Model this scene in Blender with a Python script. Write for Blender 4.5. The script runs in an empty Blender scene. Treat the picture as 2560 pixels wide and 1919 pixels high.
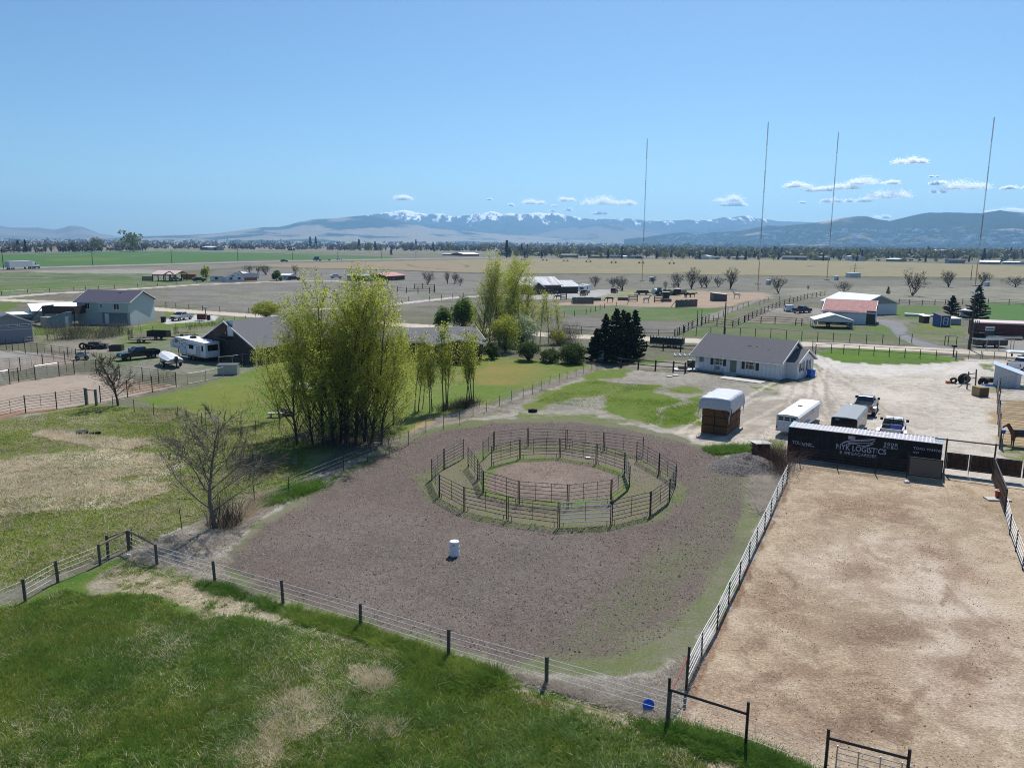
import bpy, bmesh, math, random
import numpy as np
from mathutils import Vector, Matrix, Euler
R_=math.radians
random.seed(7); rng=np.random.default_rng(7)
sc=bpy.context.scene
# ------------------------------------------------------------------ camera
FPX=1948.; CAMH=18.0; PITCH=math.atan(355/FPX); ROLL=R_(0.45)
cd=bpy.data.cameras.new('camera'); cam=bpy.data.objects.new('camera',cd); sc.collection.objects.link(cam)
cd.sensor_fit='HORIZONTAL'; cd.sensor_width=36; cd.lens=FPX/2560*36
cd.clip_start=.5; cd.clip_end=80000
cam.matrix_world=Matrix.Translation((0,0,CAMH))@Matrix.Rotation(math.pi/2-PITCH,4,'X')@Matrix.Rotation(ROLL,4,'Z')
sc.camera=cam
# ------------------------------------------------------------------ sky and sun
SUN_EL=R_(54); SUN_AZ=R_(17)      # azimuth measured from +Y towards +X
w=bpy.data.worlds.new('World'); sc.world=w; w.use_nodes=True
nt=w.node_tree; nt.nodes.clear()
o_=nt.nodes.new('ShaderNodeOutputWorld'); b_=nt.nodes.new('ShaderNodeBackground'); s_=nt.nodes.new('ShaderNodeTexSky')
s_.sky_type='NISHITA'; s_.sun_disc=False; s_.sun_elevation=SUN_EL; s_.sun_rotation=SUN_AZ
s_.altitude=1200; s_.air_density=1.0; s_.dust_density=1.8; s_.ozone_density=2.4
b_.inputs[1].default_value=.092
gm=nt.nodes.new('ShaderNodeVectorMath'); gm.operation='MULTIPLY'; gm.inputs[1].default_value=(.71,.955,1.08)
nt.links.new(s_.outputs[0],gm.inputs[0]); nt.links.new(gm.outputs[0],b_.inputs[0]); nt.links.new(b_.outputs[0],o_.inputs[0])
sl=bpy.data.lights.new('sun','SUN'); sl.energy=4.9; sl.angle=R_(.5); sl.color=(1,.955,.89)
so=bpy.data.objects.new('sun',sl); sc.collection.objects.link(so)
sd=Vector((math.sin(SUN_AZ)*math.cos(SUN_EL),math.cos(SUN_AZ)*math.cos(SUN_EL),math.sin(SUN_EL)))
so.rotation_euler=sd.to_track_quat('Z','Y').to_euler(); so.location=(0,0,300)
vs=sc.view_settings; sc.display_settings.display_device='sRGB'
vs.view_transform='Standard'; vs.look='None'; vs.gamma=1; vs.exposure=0.18; vs.use_curve_mapping=False
cy=sc.cycles; cy.use_denoising=True; cy.denoiser="OPENIMAGEDENOISE"; cy.denoising_prefilter="NONE"; cy.pixel_filter_type="BLACKMAN_HARRIS"; cy.filter_width=1.05; cy.max_bounces=6; cy.diffuse_bounces=2; cy.glossy_bounces=2
cy.transmission_bounces=3; cy.transparent_max_bounces=20; cy.volume_bounces=2
cy.sample_clamp_indirect=4; cy.caustics_reflective=False; cy.caustics_refractive=False
# ------------------------------------------------------------------ photo point -> ground point
CP,SP=math.cos(PITCH),math.sin(PITCH); CR,SR=math.cos(ROLL),math.sin(ROLL)
def ray(px,py):
    u=px-1280; v=959.5-py
    u2=u*CR-v*SR; v2=u*SR+v*CR
    return u2, FPX*CP+v2*SP, -FPX*SP+v2*CP
def at(px,py,z=0.):
    d=ray(px,py); t=(z-CAMH)/d[2]; return Vector((d[0]*t,d[1]*t,z))
def hgt(px,py,p):
    """height above the ground of the point seen at (px,py) standing over ground point p"""
    d=ray(px,py); t=math.hypot(p[0],p[1])/math.hypot(d[0],d[1]); return CAMH+d[2]*t
def hd(a,b): return math.atan2(b[1]-a[1],b[0]-a[0])
# ------------------------------------------------------------------ materials
def nd(nt,t,**k):
    n=nt.nodes.new(t)
    for a,b in k.items(): setattr(n,a,b)
    return n
def mat(name,col,rough=.8,metal=0.,var=.12,scale=6.,bump=0.,col2=None,spec=.4,stretch=None,transl=0.,rvar=0.):
    m=bpy.data.materials.new(name); m.use_nodes=True; t=m.node_tree; L=t.links.new
    p=t.nodes['Principled BSDF']; p.inputs['Roughness'].default_value=rough; p.inputs['Metallic'].default_value=metal
    p.inputs['Specular IOR Level'].default_value=spec
    tc=nd(t,'ShaderNodeTexCoord'); src=tc.outputs['Object']
    if stretch:
        mp=nd(t,'ShaderNodeMapping'); mp.inputs['Scale'].default_value=stretch; L(src,mp.inputs[0]); src=mp.outputs[0]
    n=nd(t,'ShaderNodeTexNoise'); n.inputs['Scale'].default_value=scale; n.inputs['Detail'].default_value=6; n.inputs['Roughness'].default_value=.65
    L(src,n.inputs['Vector'])
    r=nd(t,'ShaderNodeValToRGB'); c2=col2 or tuple(c*(1-var*2) for c in col); c1=col if col2 else tuple(min(1,c*(1+var)) for c in col)
    r.color_ramp.elements[0].position=.32; r.color_ramp.elements[1].position=.68
    r.color_ramp.elements[0].color=(*c2,1); r.color_ramp.elements[1].color=(*c1,1)
    L(n.outputs[0],r.inputs[0]); L(r.outputs[0],p.inputs['Base Color'])
    if bump:
        b=nd(t,'ShaderNodeBump'); b.inputs['Strength'].default_value=bump; b.inputs['Distance'].default_value=.05
        L(n.outputs[0],b.inputs['Height']); L(b.outputs[0],p.inputs['Normal'])
    if transl:
        tr=nd(t,'ShaderNodeBsdfTranslucent'); L(r.outputs[0],tr.inputs[0])
        mx=nd(t,'ShaderNodeMixShader'); mx.inputs[0].default_value=transl
        L(p.outputs[0],mx.inputs[1]); L(tr.outputs[0],mx.inputs[2]); L(mx.outputs[0],t.nodes['Material Output'].inputs[0])
    return m
_mc={}
def M(key,*a,**k):
    if key not in _mc: _mc[key]=mat(key,*a,**k)
    return _mc[key]
M('black_steel',(.018,.018,.02),.5,.3); M('galvanised',(.62,.63,.64),.28,.9,var=.08)
M('pen_steel',(.03,.028,.028),.55,.2); M('rust',(.10,.05,.03),.8); M('rust_pipe',(.07,.045,.035),.7)
M('wood_grey',(.13,.115,.10),.9,stretch=(1,1,8)); M('wood_dark',(.055,.04,.032),.85,bump=.3,scale=14); M('wood_brown',(.10,.05,.03),.85,var=.3,scale=5)
M('wire',(.75,.75,.74),.5,0,var=.05); M('thin_wire',(.30,.30,.29),.4,.6)
M('white_paint',(.78,.78,.77),.45); M('white_roof',(.92,.92,.92),.4,var=.02); M('glass',(.012,.014,.018),.08,0,var=.1,spec=.8)
M('rubber',(.014,.014,.015),.8); M('rim',(.35,.35,.36),.35,.8); M('black_paint',(.010,.010,.012),.22,var=.1,spec=.6)
M('shingle',(.15,.148,.162),.95,scale=18,var=.25); M('shingle_blue',(.075,.07,.11),.95,scale=18,var=.2)
M('shingle_tan',(.19,.175,.155),.95,scale=12); M('concrete',(.48,.46,.43),.9); M('plastic_white',(.80,.80,.79),.4,var=.03)
M('plastic_blue',(.015,.12,.55),.4); M('red_plastic',(.35,.02,.02),.5); M('galv_dull',(.40,.41,.42),.45,.5)
M('bark',(.085,.07,.055),.95,bump=.4,scale=12); M('bark_pale',(.17,.15,.125),.95,scale=10); M('twig',(.075,.06,.052),.95)
M('hay',(.17,.085,.035),.95,var=.35,scale=22,bump=.7); M('straw',(.34,.26,.13),.95,var=.3,scale=20,bump=.6)
# ------------------------------------------------------------------ mesh helpers
def mesh_np(name,V,F,m=None,smooth=False,tri=False):
    """V (n,3) array, F (k,3) or (k,4) int array"""
    me=bpy.data.meshes.new(name); V=np.asarray(V,np.float32); F=np.asarray(F,np.int32); k=F.shape[1]
    me.vertices.add(len(V)); me.vertices.foreach_set('co',V.ravel())
    me.loops.add(F.size); me.loops.foreach_set('vertex_index',F.ravel())
    me.polygons.add(len(F)); me.polygons.foreach_set('loop_start',np.arange(0,F.size,k,dtype=np.int32))
    me.polygons.foreach_set('loop_total',np.full(len(F),k,np.int32))
    if smooth: me.polygons.foreach_set('use_smooth',np.ones(len(F),bool))
    me.update(calc_edges=True)
    if m: me.materials.append(m)
    return me
class MB:
    def __init__(s): s.v=[]; s.f=[]
    def poly(s,*pts):
        i=len(s.v); s.v+= [tuple(p) for p in pts]; s.f.append(tuple(range(i,i+len(pts)))); return s
    def hexa(s,b,t):
        """4 bottom points (ccw from above), 4 top points"""
        i=len(s.v); s.v+=[tuple(p) for p in b]+[tuple(p) for p in t]
        s.f+=[(i+3,i+2,i+1,i),(i+4,i+5,i+6,i+7)]+[(i+k,i+(k+1)%4,i+4+(k+1)%4,i+4+k) for k in range(4)]; return s
    def box(s,x0,x1,y0,y1,z0,z1):
        return s.hexa([(x0,y0,z0),(x1,y0,z0),(x1,y1,z0),(x0,y1,z0)],[(x0,y0,z1),(x1,y0,z1),(x1,y1,z1),(x0,y1,z1)])
    def taper(s,x0,x1,y0,y1,z0,z1,dx,dy):
        return s.hexa([(x0,y0,z0),(x1,y0,z0),(x1,y1,z0),(x0,y1,z0)],[(x0+dx,y0+dy,z1),(x1-dx,y0+dy,z1),(x1-dx,y1-dy,z1),(x0+dx,y1-dy,z1)])
    def prism(s,prof,y0,y1,ax='y'):
        """profile of (u,z) points extruded along y (or along x when ax='x')"""
        n=len(prof); i=len(s.v)
        f=(lambda u,z,y:(u,y,z)) if ax=='y' else (lambda u,z,y:(y,u,z))
        s.v+=[f(u,z,y0) for u,z in prof]+[f(u,z,y1) for u,z in prof]
        s.f+=[tuple(range(i,i+n)),tuple(range(i+2*n-1,i+n-1,-1))]+[(i+k,i+n+k,i+n+(k+1)%n,i+(k+1)%n) for k in range(n)]; return s
    def tube(s,p,q,r0,r1=None,n=8,cap=True):
        r1=r0 if r1 is None else r1; p=Vector(p); q=Vector(q); d=(q-p).normalized()
        a=d.orthogonal().normalized(); b=d.cross(a); i=len(s.v)
        for c,r in ((p,r0),(q,r1)):
            for k in range(n):
                t=2*math.pi*k/n; s.v.append(tuple(c+a*(r*math.cos(t))+b*(r*math.sin(t))))
        s.f+=[(i+k,i+(k+1)%n,i+n+(k+1)%n,i+n+k) for k in range(n)]
        if cap: s.f+=[tuple(range(i+n-1,i-1,-1)),tuple(range(i+n,i+2*n))]
        return s
    def bar(s,p,q,w,h=None):
        h=h or w; p=Vector(p); q=Vector(q); d=(q-p).normalized(); up=Vector((0,0,1)) if abs(d.z)<.9 else Vector((0,1,0))
        a=d.cross(up).normalized()*w/2; b=a.cross(d).normalized()*h/2
        return s.hexa([p-a-b,p+a-b,p+a+b,p-a+b],[q-a-b,q+a-b,q+a+b,q-a+b])
    def ring(s,c,r0,r1,hx,n=16):
        """solid ring (tyre) about the y axis"""
        i=len(s.v); c=Vector(c)
        for k in range(n):
            t=2*math.pi*k/n; u=Vector((math.cos(t),0,math.sin(t)))
            for r,y in ((r0,-hx),(r1*.96,-hx),(r1,-hx*.6),(r1,hx*.6),(r1*.96,hx),(r0,hx)): s.v.append(tuple(c+u*r+Vector((0,y,0))))
        for k in range(n):
            for j in range(6): s.f.append((i+6*k+j,i+6*k+(j+1)%6,i+6*((k+1)%n)+(j+1)%6,i+6*((k+1)%n)+j))
        return s
    def mesh(s,name,m,smooth=False):
        me=bpy.data.meshes.new(name); me.from_pydata(s.v,[],s.f); bm=bmesh.new(); bm.from_mesh(me)
        bmesh.ops.recalc_face_normals(bm,faces=bm.faces)
        bm.to_mesh(me); bm.free()
        if smooth: me.polygons.foreach_set('use_smooth',np.ones(len(me.polygons),bool))
        if m: me.materials.append(_mc[m] if isinstance(m,str) else m)
        return me
def link(o): sc.collection.objects.link(o); return o
def tag(o,label=None,cat=None,group=None,kind=None):
    if label: o['label']=label
    if cat: o['category']=cat
    if group: o['group']=group
    if kind: o['kind']=kind
    return o
def thing(name,label,cat,loc=(0,0,0),rz=0.,group=None):
    o=link(bpy.data.objects.new(name,None)); o.location=loc; o.rotation_euler=(0,0,rz); o.empty_display_size=.3
    return tag(o,label,cat,group)
def part(name,mb,m,parent,label=None,kind=None,smooth=False,loc=None,rot=None,bevel=0):
    me=mb.mesh(name,m,smooth) if isinstance(mb,MB) else mb
    o=link(bpy.data.objects.new(name,me)); o.parent=parent
    if loc is not None: o.location=loc
    if rot is not None: o.rotation_euler=rot
    if bevel:
        b=o.modifiers.new('bevel','BEVEL'); b.width=bevel; b.segments=2; b.limit_method='ANGLE'
    if label: o['label']=label
    if kind: o['kind']=kind
    return o
_um={}
def unit(m,shape):
    k=(m,shape)
    if k not in _um:
        b=MB()
        if shape=='box': b.box(0,1,-.5,.5,-.5,.5)
        else: b.tube((0,0,0),(1,0,0),.5,n=6 if shape=='cyl' else 4)
        _um[k]=b.mesh('bar',m)
    return _um[k]
def bar(name,m,p,q,w,parent,h=None,shape='cyl'):
    """a straight bar as an object of its own that shares its mesh; p, q in the parent's frame"""
    p=Vector(p); q=Vector(q); d=q-p
    o=link(bpy.data.objects.new(name,unit(m,shape))); o.parent=parent; o.location=p
    o.rotation_mode='QUATERNION'; 
    x=d.normalized(); up=Vector((0,0,1)) if abs(x.z)<.95 else Vector((0,1,0)); y=up.cross(x).normalized(); z=x.cross(y)
    o.rotation_quaternion=Matrix((x,y,z)).transposed().to_quaternion()
    o.scale=(d.length,w,h or w); return o
def copy_tree(o,parent=None):
    c=o.copy(); link(c); c.parent=parent
    for ch in o.children: copy_tree(ch,c)
    return c
# vector noise in numpy
def _h(ix,iy,s):
    n=(ix*374761393+iy*668265263+s*1442695041)&0xffffffff
    n=((n^(n>>13))*1274126177)&0xffffffff
    return ((n^(n>>16))&0xffff)/65535.
def vn(x,y,s=0):
    ix=np.floor(x).astype(np.int64); iy=np.floor(y).astype(np.int64); fx=x-ix; fy=y-iy
    fx=fx*fx*(3-2*fx); fy=fy*fy*(3-2*fy)
    a=_h(ix,iy,s);b=_h(ix+1,iy,s);c=_h(ix,iy+1,s);d=_h(ix+1,iy+1,s)
    return a+(b-a)*fx+(c-a)*fy+(a-b-c+d)*fx*fy
def fbm(x,y,o=4,s=0):
    t=0;a=.5;k=1.
    for i in range(o): t=t+a*vn(x*k,y*k,s+i*17); a*=.5;k*=2.03
    return t/(1-.5**o)
# ================================================================== GROUND
# grass/soil palettes: A, B albedo, share of B, relief
DRY=((.21,.185,.15),(.13,.125,.10)); GRN=((.085,.125,.022),(.14,.15,.05)); DIRT=((.30,.26,.21),(.22,.19,.155))
def pastel(*a): return a
REG=[]
def reg(name,pts,A,B,mix=.5,bump=.3,soft=.5,warp=.6,line=0,op=1.): REG.append((name,pts,A,B,mix,bump,soft,warp,line,op))
# ---- far
reg('green_field',[(-300,640),(0,636),(250,630),(400,628),(640,632),(860,638),(985,642),(985,645.5),(860,647),(640,649.5),(430,658),(232,663),(60,669),(-300,680)],(.05,.12,.026),(.065,.13,.035),.5,.1,5,6)
reg(None,[(120,646),(320,645),(330,652),(100,654)],(.13,.15,.03),(.06,.13,.03),.6,.1,12,25)
reg(None,[(380,624),(640,627),(985,638),(1280,640),(1900,642),(1900,640),(1280,636),(985,633),(640,625),(380,622)],(.17,.16,.11),(.10,.11,.06),.5,.1,20,20)
reg('pasture',[(-300,682),(101,673),(430,664),(640,657),(860,655),(640,664),(430,680),(300,700),(150,690),(-300,700)],(.20,.18,.15),(.15,.14,.11),.5,.2,5,10)
reg('pasture',[(-300,690),(150,678),(330,681),(520,688),(640,690),(600,702),(246,722),(0,738),(-300,760)],(.20,.185,.15),(.06,.11,.025),.68,.5,4,14)
reg(None,[(120,690),(230,688),(380,694),(380,703),(240,700),(100,698)],(.05,.11,.025),(.12,.13,.07),.4,.2,5,10)
reg(None,[(-100,712),(120,706),(420,702),(480,708),(250,718),(0,732),(-100,735)],(.07,.13,.02),(.14,.14,.08),.35,.2,3,8)
reg(None,[(70,678),(330,672),(420,676),(380,684),(100,681)],(.27,.25,.22),(.20,.19,.16),.4,.2,4,6)
reg(None,[(560,675),(640,670),(900,675),(1190,684),(1190,720),(1100,760),(900,770),(640,780),(480,770),(400,740),(480,714),(640,708)],(.19,.175,.155),(.13,.12,.10),.5,.3,4,10)
reg(None,[(560,732),(800,724),(1100,730),(1100,745),(700,752),(560,748)],(.20,.185,.165),(.10,.12,.06),.3,.3,10,15)
reg('stubble_field',[(640,664),(700,659.5),(860,655),(1060,651),(1280,646.5),(1500,647),(1920,649),(2240,655),(2560,665),(2900,675),(2900,710),(2560,695),(1920,687.5),(1600,684),(1280,682),(1190,681),(981,674),(842,671),(640,665)],(.235,.215,.115),(.20,.16,.10),.45,.1,3,4)
reg(None,[(640,664),(860,656),(1100,653),(1190,666),(1150,680),(981,674),(842,671),(640,665)],(.25,.19,.125),(.22,.18,.11),.5,.1,10,12)
for l in ([(1019,660),(1025,664),(1040,667),(1060,669)],[(1060,669),(1090,671),(1115,674)],[(1150,660),(1170,663),(1165,668)],[(2020,664),(2032,666),(2018,668)],[(2120,667),(2160,669),(2130,672)],[(2220,665),(2285,671),(2260,676)],[(1300,669),(1500,667),(1700,663)]):
    reg(None,l,(.09,.09,.06),(.10,.10,.07),.5,.1,1,1.5,line=3.2,op=.7)
reg('ditch',[(842,671.5),(981,675),(1190,682),(1280,683.5),(1600,685.5),(1920,689),(2560,696.5)],(.055,.05,.035),(.09,.08,.055),.4,.6,1.5,1.2,line=5)
reg('ditch',[(1000,676),(1190,684),(1280,686),(1440,686)],(.05,.065,.025),(.06,.055,.03),.4,.5,2,1,line=5)
reg(None,[(1190,690),(1920,696),(2560,703),(2900,712),(2900,770),(2560,772),(2250,770),(1920,745),(1800,735),(1300,725)],(.175,.165,.13),(.12,.115,.09),.55,.3,5,10)
reg(None,[(1920,722),(2250,718),(2560,715),(2900,722),(2900,750),(2560,755),(2250,750),(1920,740)],(.23,.215,.165),(.15,.145,.11),.5,.3,10,14)
# horse paddock of the middle distance
reg('horse_paddock',[(1380,758),(1480,755),(1620,728),(1760,728),(1920,733),(1925,745),(1850,756),(1840,764),(1740,772),(1560,765),(1400,762)],(.33,.235,.17),(.26,.21,.15),.4,.3,1.5,3)
reg(None,[(1450,730),(1560,722),(1740,724),(1740,735),(1520,748),(1480,744)],(.27,.25,.17),(.16,.16,.08),.5,.3,2,4)
reg('farm_yard',[(1300,735),(1450,728),(1540,722),(1548,730),(1500,741),(1480,744),(1300,750)],(.34,.33,.31),(.28,.27,.25),.4,.1,1,2)
reg(None,[(1410,764),(1550,762),(1520,775),(1480,785),(1420,790),(1390,778)],(.06,.11,.03),(.13,.14,.08),.5,.3,2,5)
reg(None,[(1500,775),(1620,768),(1830,772),(1800,790),(1770,802),(1600,806),(1500,800)],(.06,.12,.025),(.12,.14,.06),.42,.3,2,5)
reg(None,[(1420,792),(1560,800),(1730,806),(1700,835),(1560,833),(1420,820)],(.165,.15,.135),(.12,.11,.09),.4,.4,1.5,3)
reg(None,[(1740,818),(1800,790),(1880,760),(1900,765),(1820,800),(1790,822)],(.09,.125,.03),(.15,.14,.09),.45,.3,1.5,3)
reg(None,[(1700,818),(1760,790),(1840,765),(1900,745),(1905,749),(1850,770),(1790,795),(1720,822)],(.24,.22,.19),(.19,.17,.14),.5,.4,.8,1)
reg(None,[(1750,820),(1830,802),(1920,805),(2050,812),(2150,815),(2230,808),(2250,845),(2310,862),(2200,852),(1920,850),(1740,842),(1690,846),(1700,828)],(.07,.115,.028),(.13,.125,.07),.45,.4,1,3)
reg(None,[(1850,790),(1920,783),(2050,785),(2050,800),(1960,808),(1860,806)],(.20,.17,.14),(.15,.13,.10),.5,.4,1,2)
reg(None,[(1920,770),(2050,768),(2060,785),(1920,786)],(.27,.26,.24),(.16,.15,.11),.5,.2,1,2)
reg(None,[(1770,850),(1850,846),(1990,853),(1980,858),(1800,855)],(.21,.145,.09),(.16,.13,.08),.5,.5,.8,1)
reg(None,[(2225,765),(2350,765),(2360,790),(2300,800),(2250,795)],(.07,.13,.02),(.10,.13,.05),.4,.2,1.5,3)
reg(None,[(2450,758),(2560,758),(2900,765),(2900,810),(2560,802),(2450,798)],(.05,.135,.022),(.08,.13,.04),.4,.2,1.5,3)
reg(None,[(2260,805),(2340,805),(2400,815),(2420,860),(2350,858),(2290,845)],(.08,.12,.025),(.16,.15,.10),.5,.4,1,3)
reg(None,[(2290,812),(2400,810),(2405,820),(2300,823)],(.15,.17,.03),(.10,.13,.03),.5,.3,1,2)
reg(None,[(2430,840),(2560,842),(2900,850),(2900,895),(2560,885),(2430,872)],(.26,.245,.22),(.20,.19,.165),.5,.3,1,2)
reg(None,[(2180,812),(2215,805),(2235,830),(2220,840),(2190,838)],(.07,.13,.02),(.12,.13,.05),.4,.3,1,2)
reg('asphalt_drive',[(2189,797),(2220,800),(2255,806),(2270,820),(2262,833),(2290,848),(2340,862),(2410,872),(2400,882),(2330,872),(2280,860),(2240,840),(2225,820),(2190,806)],(.20,.20,.20),(.17,.17,.17),.4,.1,.5,.4)
# ---- lawns and yards of the houses on the west side
reg(None,[(400,800),(640,795),(700,850),(560,850),(480,842),(420,835),(330,830),(320,850),(200,870),(90,860),(90,805),(200,815),(320,815)],(.10,.13,.035),(.19,.175,.13),.5,.4,1,3)
reg(None,[(85,812),(150,808),(240,820),(320,818),(480,803),(620,792),(640,800),(500,818),(380,826),(200,838),(90,840)],(.10,.145,.015),(.08,.13,.02),.4,.2,1,2)
reg(None,[(410,778),(500,782),(490,792),(415,795)],(.12,.14,.02),(.10,.13,.03),.4,.2,.6,1)
reg(None,[(-300,760),(60,755),(0,790),(-300,800)],(.09,.13,.02),(.08,.12,.03),.4,.2,1,2)
reg(None,[(270,845),(420,842),(440,860),(380,880),(270,872)],(.08,.14,.02),(.17,.16,.11),.5,.3,1,3)
reg(None,[(150,850),(270,845),(270,880),(200,890),(90,870)],(.23,.205,.17),(.15,.14,.10),.4,.5,1,3)
reg(None,[(300,870),(440,860),(640,900),(640,925),(480,935),(300,935),(210,905)],(.19,.18,.155),(.10,.13,.05),.45,.4,1,3)
reg('corral_dirt',[(-300,905),(0,900),(110,880),(180,888),(215,903),(120,918),(0,930),(-300,945)],(.29,.23,.185),(.21,.185,.16),.45,.5,1,1.5)
reg(None,[(-300,892),(0,878),(60,876),(110,885),(60,905),(0,915),(-300,930)],(.27,.25,.225),(.20,.185,.16),.45,.6,1,1.5)
reg('corral_dirt',[(-300,1010),(-60,985),(0,964),(50,955),(90,948),(148,939),(186,934),(241,933),(300,944),(357,954),(400,960),(440,966),(380,980),(320,994),(252,1008),(140,1024),(60,1036),(0,1048),(-300,1110)],(.33,.265,.21),(.26,.215,.175),.5,.35,.6,.8)
reg(None,[(300,955),(357,957),(440,967),(370,980),(310,985)],(.28,.17,.11),(.24,.18,.13),.5,.4,.8,1.5)
reg(None,[(-300,1095),(0,1035),(60,1028),(140,1018),(140,1024),(60,1036),(0,1046),(-300,1108)],(.26,.15,.09),(.18,.13,.09),.5,.4,.8,1)
reg('lawn',[(455,975),(520,955),(640,925),(700,905),(900,900),(1200,885),(1400,905),(1480,915),(1440,935),(1300,975),(1180,1030),(1050,1100),(960,1090),(640,1080),(480,1030),(330,1000)],(.095,.155,.022),(.17,.165,.05),.42,.7,.8,2)
reg(None,[(1210,905),(1330,910),(1360,940),(1280,965),(1200,960),(1180,930)],(.20,.165,.045),(.15,.15,.035),.5,.15,2,4)
reg(None,[(470,985),(600,960),(640,1000),(560,1020),(440,1020)],(.15,.16,.035),(.11,.15,.02),.5,.15,2,4)
reg(None,[(1020,1075),(1090,1040),(1180,1015),(1210,1020),(1160,1045),(1080,1085),(1010,1110)],(.33,.245,.095),(.28,.21,.10),.5,.4,.7,1.5)
reg('meadow',[(-400,1130),(0,1050),(250,1015),(450,1030),(640,1090),(800,1110),(760,1190),(620,1260),(460,1330),(330,1375),(0,1480),(-500,1650)],(.11,.145,.025),(.19,.185,.08),.5,.6,1.2,3)
for p,a in (([(0,1290),(-400,1330),(-400,1180),(0,1150),(140,1130),(260,1120),(400,1140),(430,1180),(420,1230),(300,1270),(150,1275)],(.44,.39,.30)),([(190,1035),(290,1035),(300,1050),(230,1060)],(.33,.29,.20)),([(60,1030),(170,1035),(160,1050),(60,1050)],(.28,.25,.20)),([(350,1085),(430,1080),(430,1110),(360,1110)],(.28,.26,.20)),([(220,1095),(345,1090),(330,1110),(230,1115)],(.26,.24,.18))):
    reg(None,p,a,(.13,.14,.045),.38,.9,1.5,3.5)
reg(None,[(-400,1120),(0,1095),(180,1080),(230,1090),(150,1110),(0,1120),(-400,1150)],(.17,.17,.02),(.12,.15,.02),.4,.3,1.5,3)
# ---- yard of the white house
reg('front_yard',[(1180,1040),(1260,1000),(1380,960),(1500,915),(1740,930),(1900,955),(1950,965),(1900,1000),(1880,1060),(1900,1110),(1760,1100),(1600,1060),(1480,1042),(1320,1034)],(.29,.265,.225),(.19,.175,.145),.5,.8,1,2)
for p in ([(1400,975),(1460,950),(1520,950),(1565,962),(1520,985),(1440,1000),(1385,1010),(1340,1000),(1355,985)],[(1500,990),(1560,965),(1600,958),(1650,965),(1645,985),(1690,1000),(1640,1030),(1620,1060),(1570,1050),(1540,1040),(1480,1020)],[(1670,968),(1710,966),(1780,975),(1740,986),(1680,980)],[(1620,1065),(1650,1030),(1720,1000),(1765,990),(1755,1030),(1745,1060),(1680,1068)],[(1290,1015),(1340,990),(1390,1000),(1370,1020),(1310,1030)],[(1460,930),(1540,920),(1600,925),(1560,945),(1470,950)],[(1560,1055),(1610,1050),(1620,1062),(1560,1062)],[(1880,965),(1960,960),(2010,965),(1960,975),(1900,974)],[(1880,990),(1940,992),(1930,1004),(1880,1002)]):
    reg(None,p,(.085,.14,.012),(.13,.15,.035),.4,.3,.7,1.6)
reg(None,[(1610,905),(1680,888),(1700,890),(1660,900),(1610,912),(1560,905),(1600,890)],(.07,.12,.02),(.11,.14,.04),.4,.4,.7,1.6)
reg(None,[(1550,915),(1720,900),(1735,925),(1640,921)],(.24,.225,.19),(.17,.165,.12),.4,.4,.7,1.2)
reg('gravel_yard',[(1880,1000),(1950,968),(2010,960),(2020,925),(2003,880),(2030,886),(2080,905),(2180,914),(2290,914),(2400,903),(2440,898),(2540,901),(2560,905),(2900,930),(2900,1300),(2560,1225),(2360,1185),(1985,1150),(1930,1130),(1890,1120),(1820,1130),(1720,1120),(1640,1090),(1740,1075),(1850,1060)],(.50,.45,.39),(.34,.30,.25),.45,.8,1.2,2.5)
reg(None,[(2030,890),(2400,915),(2480,905),(2490,930),(2300,945),(2100,935),(2010,915)],(.54,.51,.47),(.42,.39,.35),.5,.5,2,3)
reg(None,[(1880,1010),(2010,985),(2080,1000),(2060,1030),(1900,1050),(1860,1100),(1700,1110),(1650,1080),(1850,1062)],(.33,.285,.235),(.25,.225,.185),.5,.6,1,2)
reg(None,[(2500,1000),(2560,1000),(2900,1040),(2900,1200),(2560,1125),(2500,1110)],(.34,.25,.14),(.26,.20,.13),.5,.5,.8,1.5)
reg(None,[(2490,1110),(2560,1120),(2700,1140),(2560,1165),(2510,1135)],(.12,.15,.04),(.27,.23,.17),.5,.3,.8,1.5)
reg(None,[(2460,960),(2500,950),(2500,985),(2470,980)],(.12,.15,.03),(.27,.24,.18),.5,.3,.5,1.)
reg(None,[(2440,915),(2490,905),(2480,930)],(.09,.13,.02),(.3,.27,.22),.5,.3,.5,1.)
reg(None,[(2040,880),(2100,870),(2300,880),(2380,893),(2415,900),(2380,905),(2290,911),(2200,911),(2110,905),(2060,893)],(.085,.155,.012),(.06,.11,.015),.4,.25,.35,.6)
reg(None,[(2016,905),(2040,910),(2062,927),(2040,937),(2018,932)],(.08,.14,.015),(.14,.15,.05),.5,.3,.5,.8)
reg(None,[(1870,1100),(1950,1095),(1965,1130),(1900,1125)],(.09,.15,.02),(.2,.18,.1),.5,.4,.4,.8)
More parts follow.
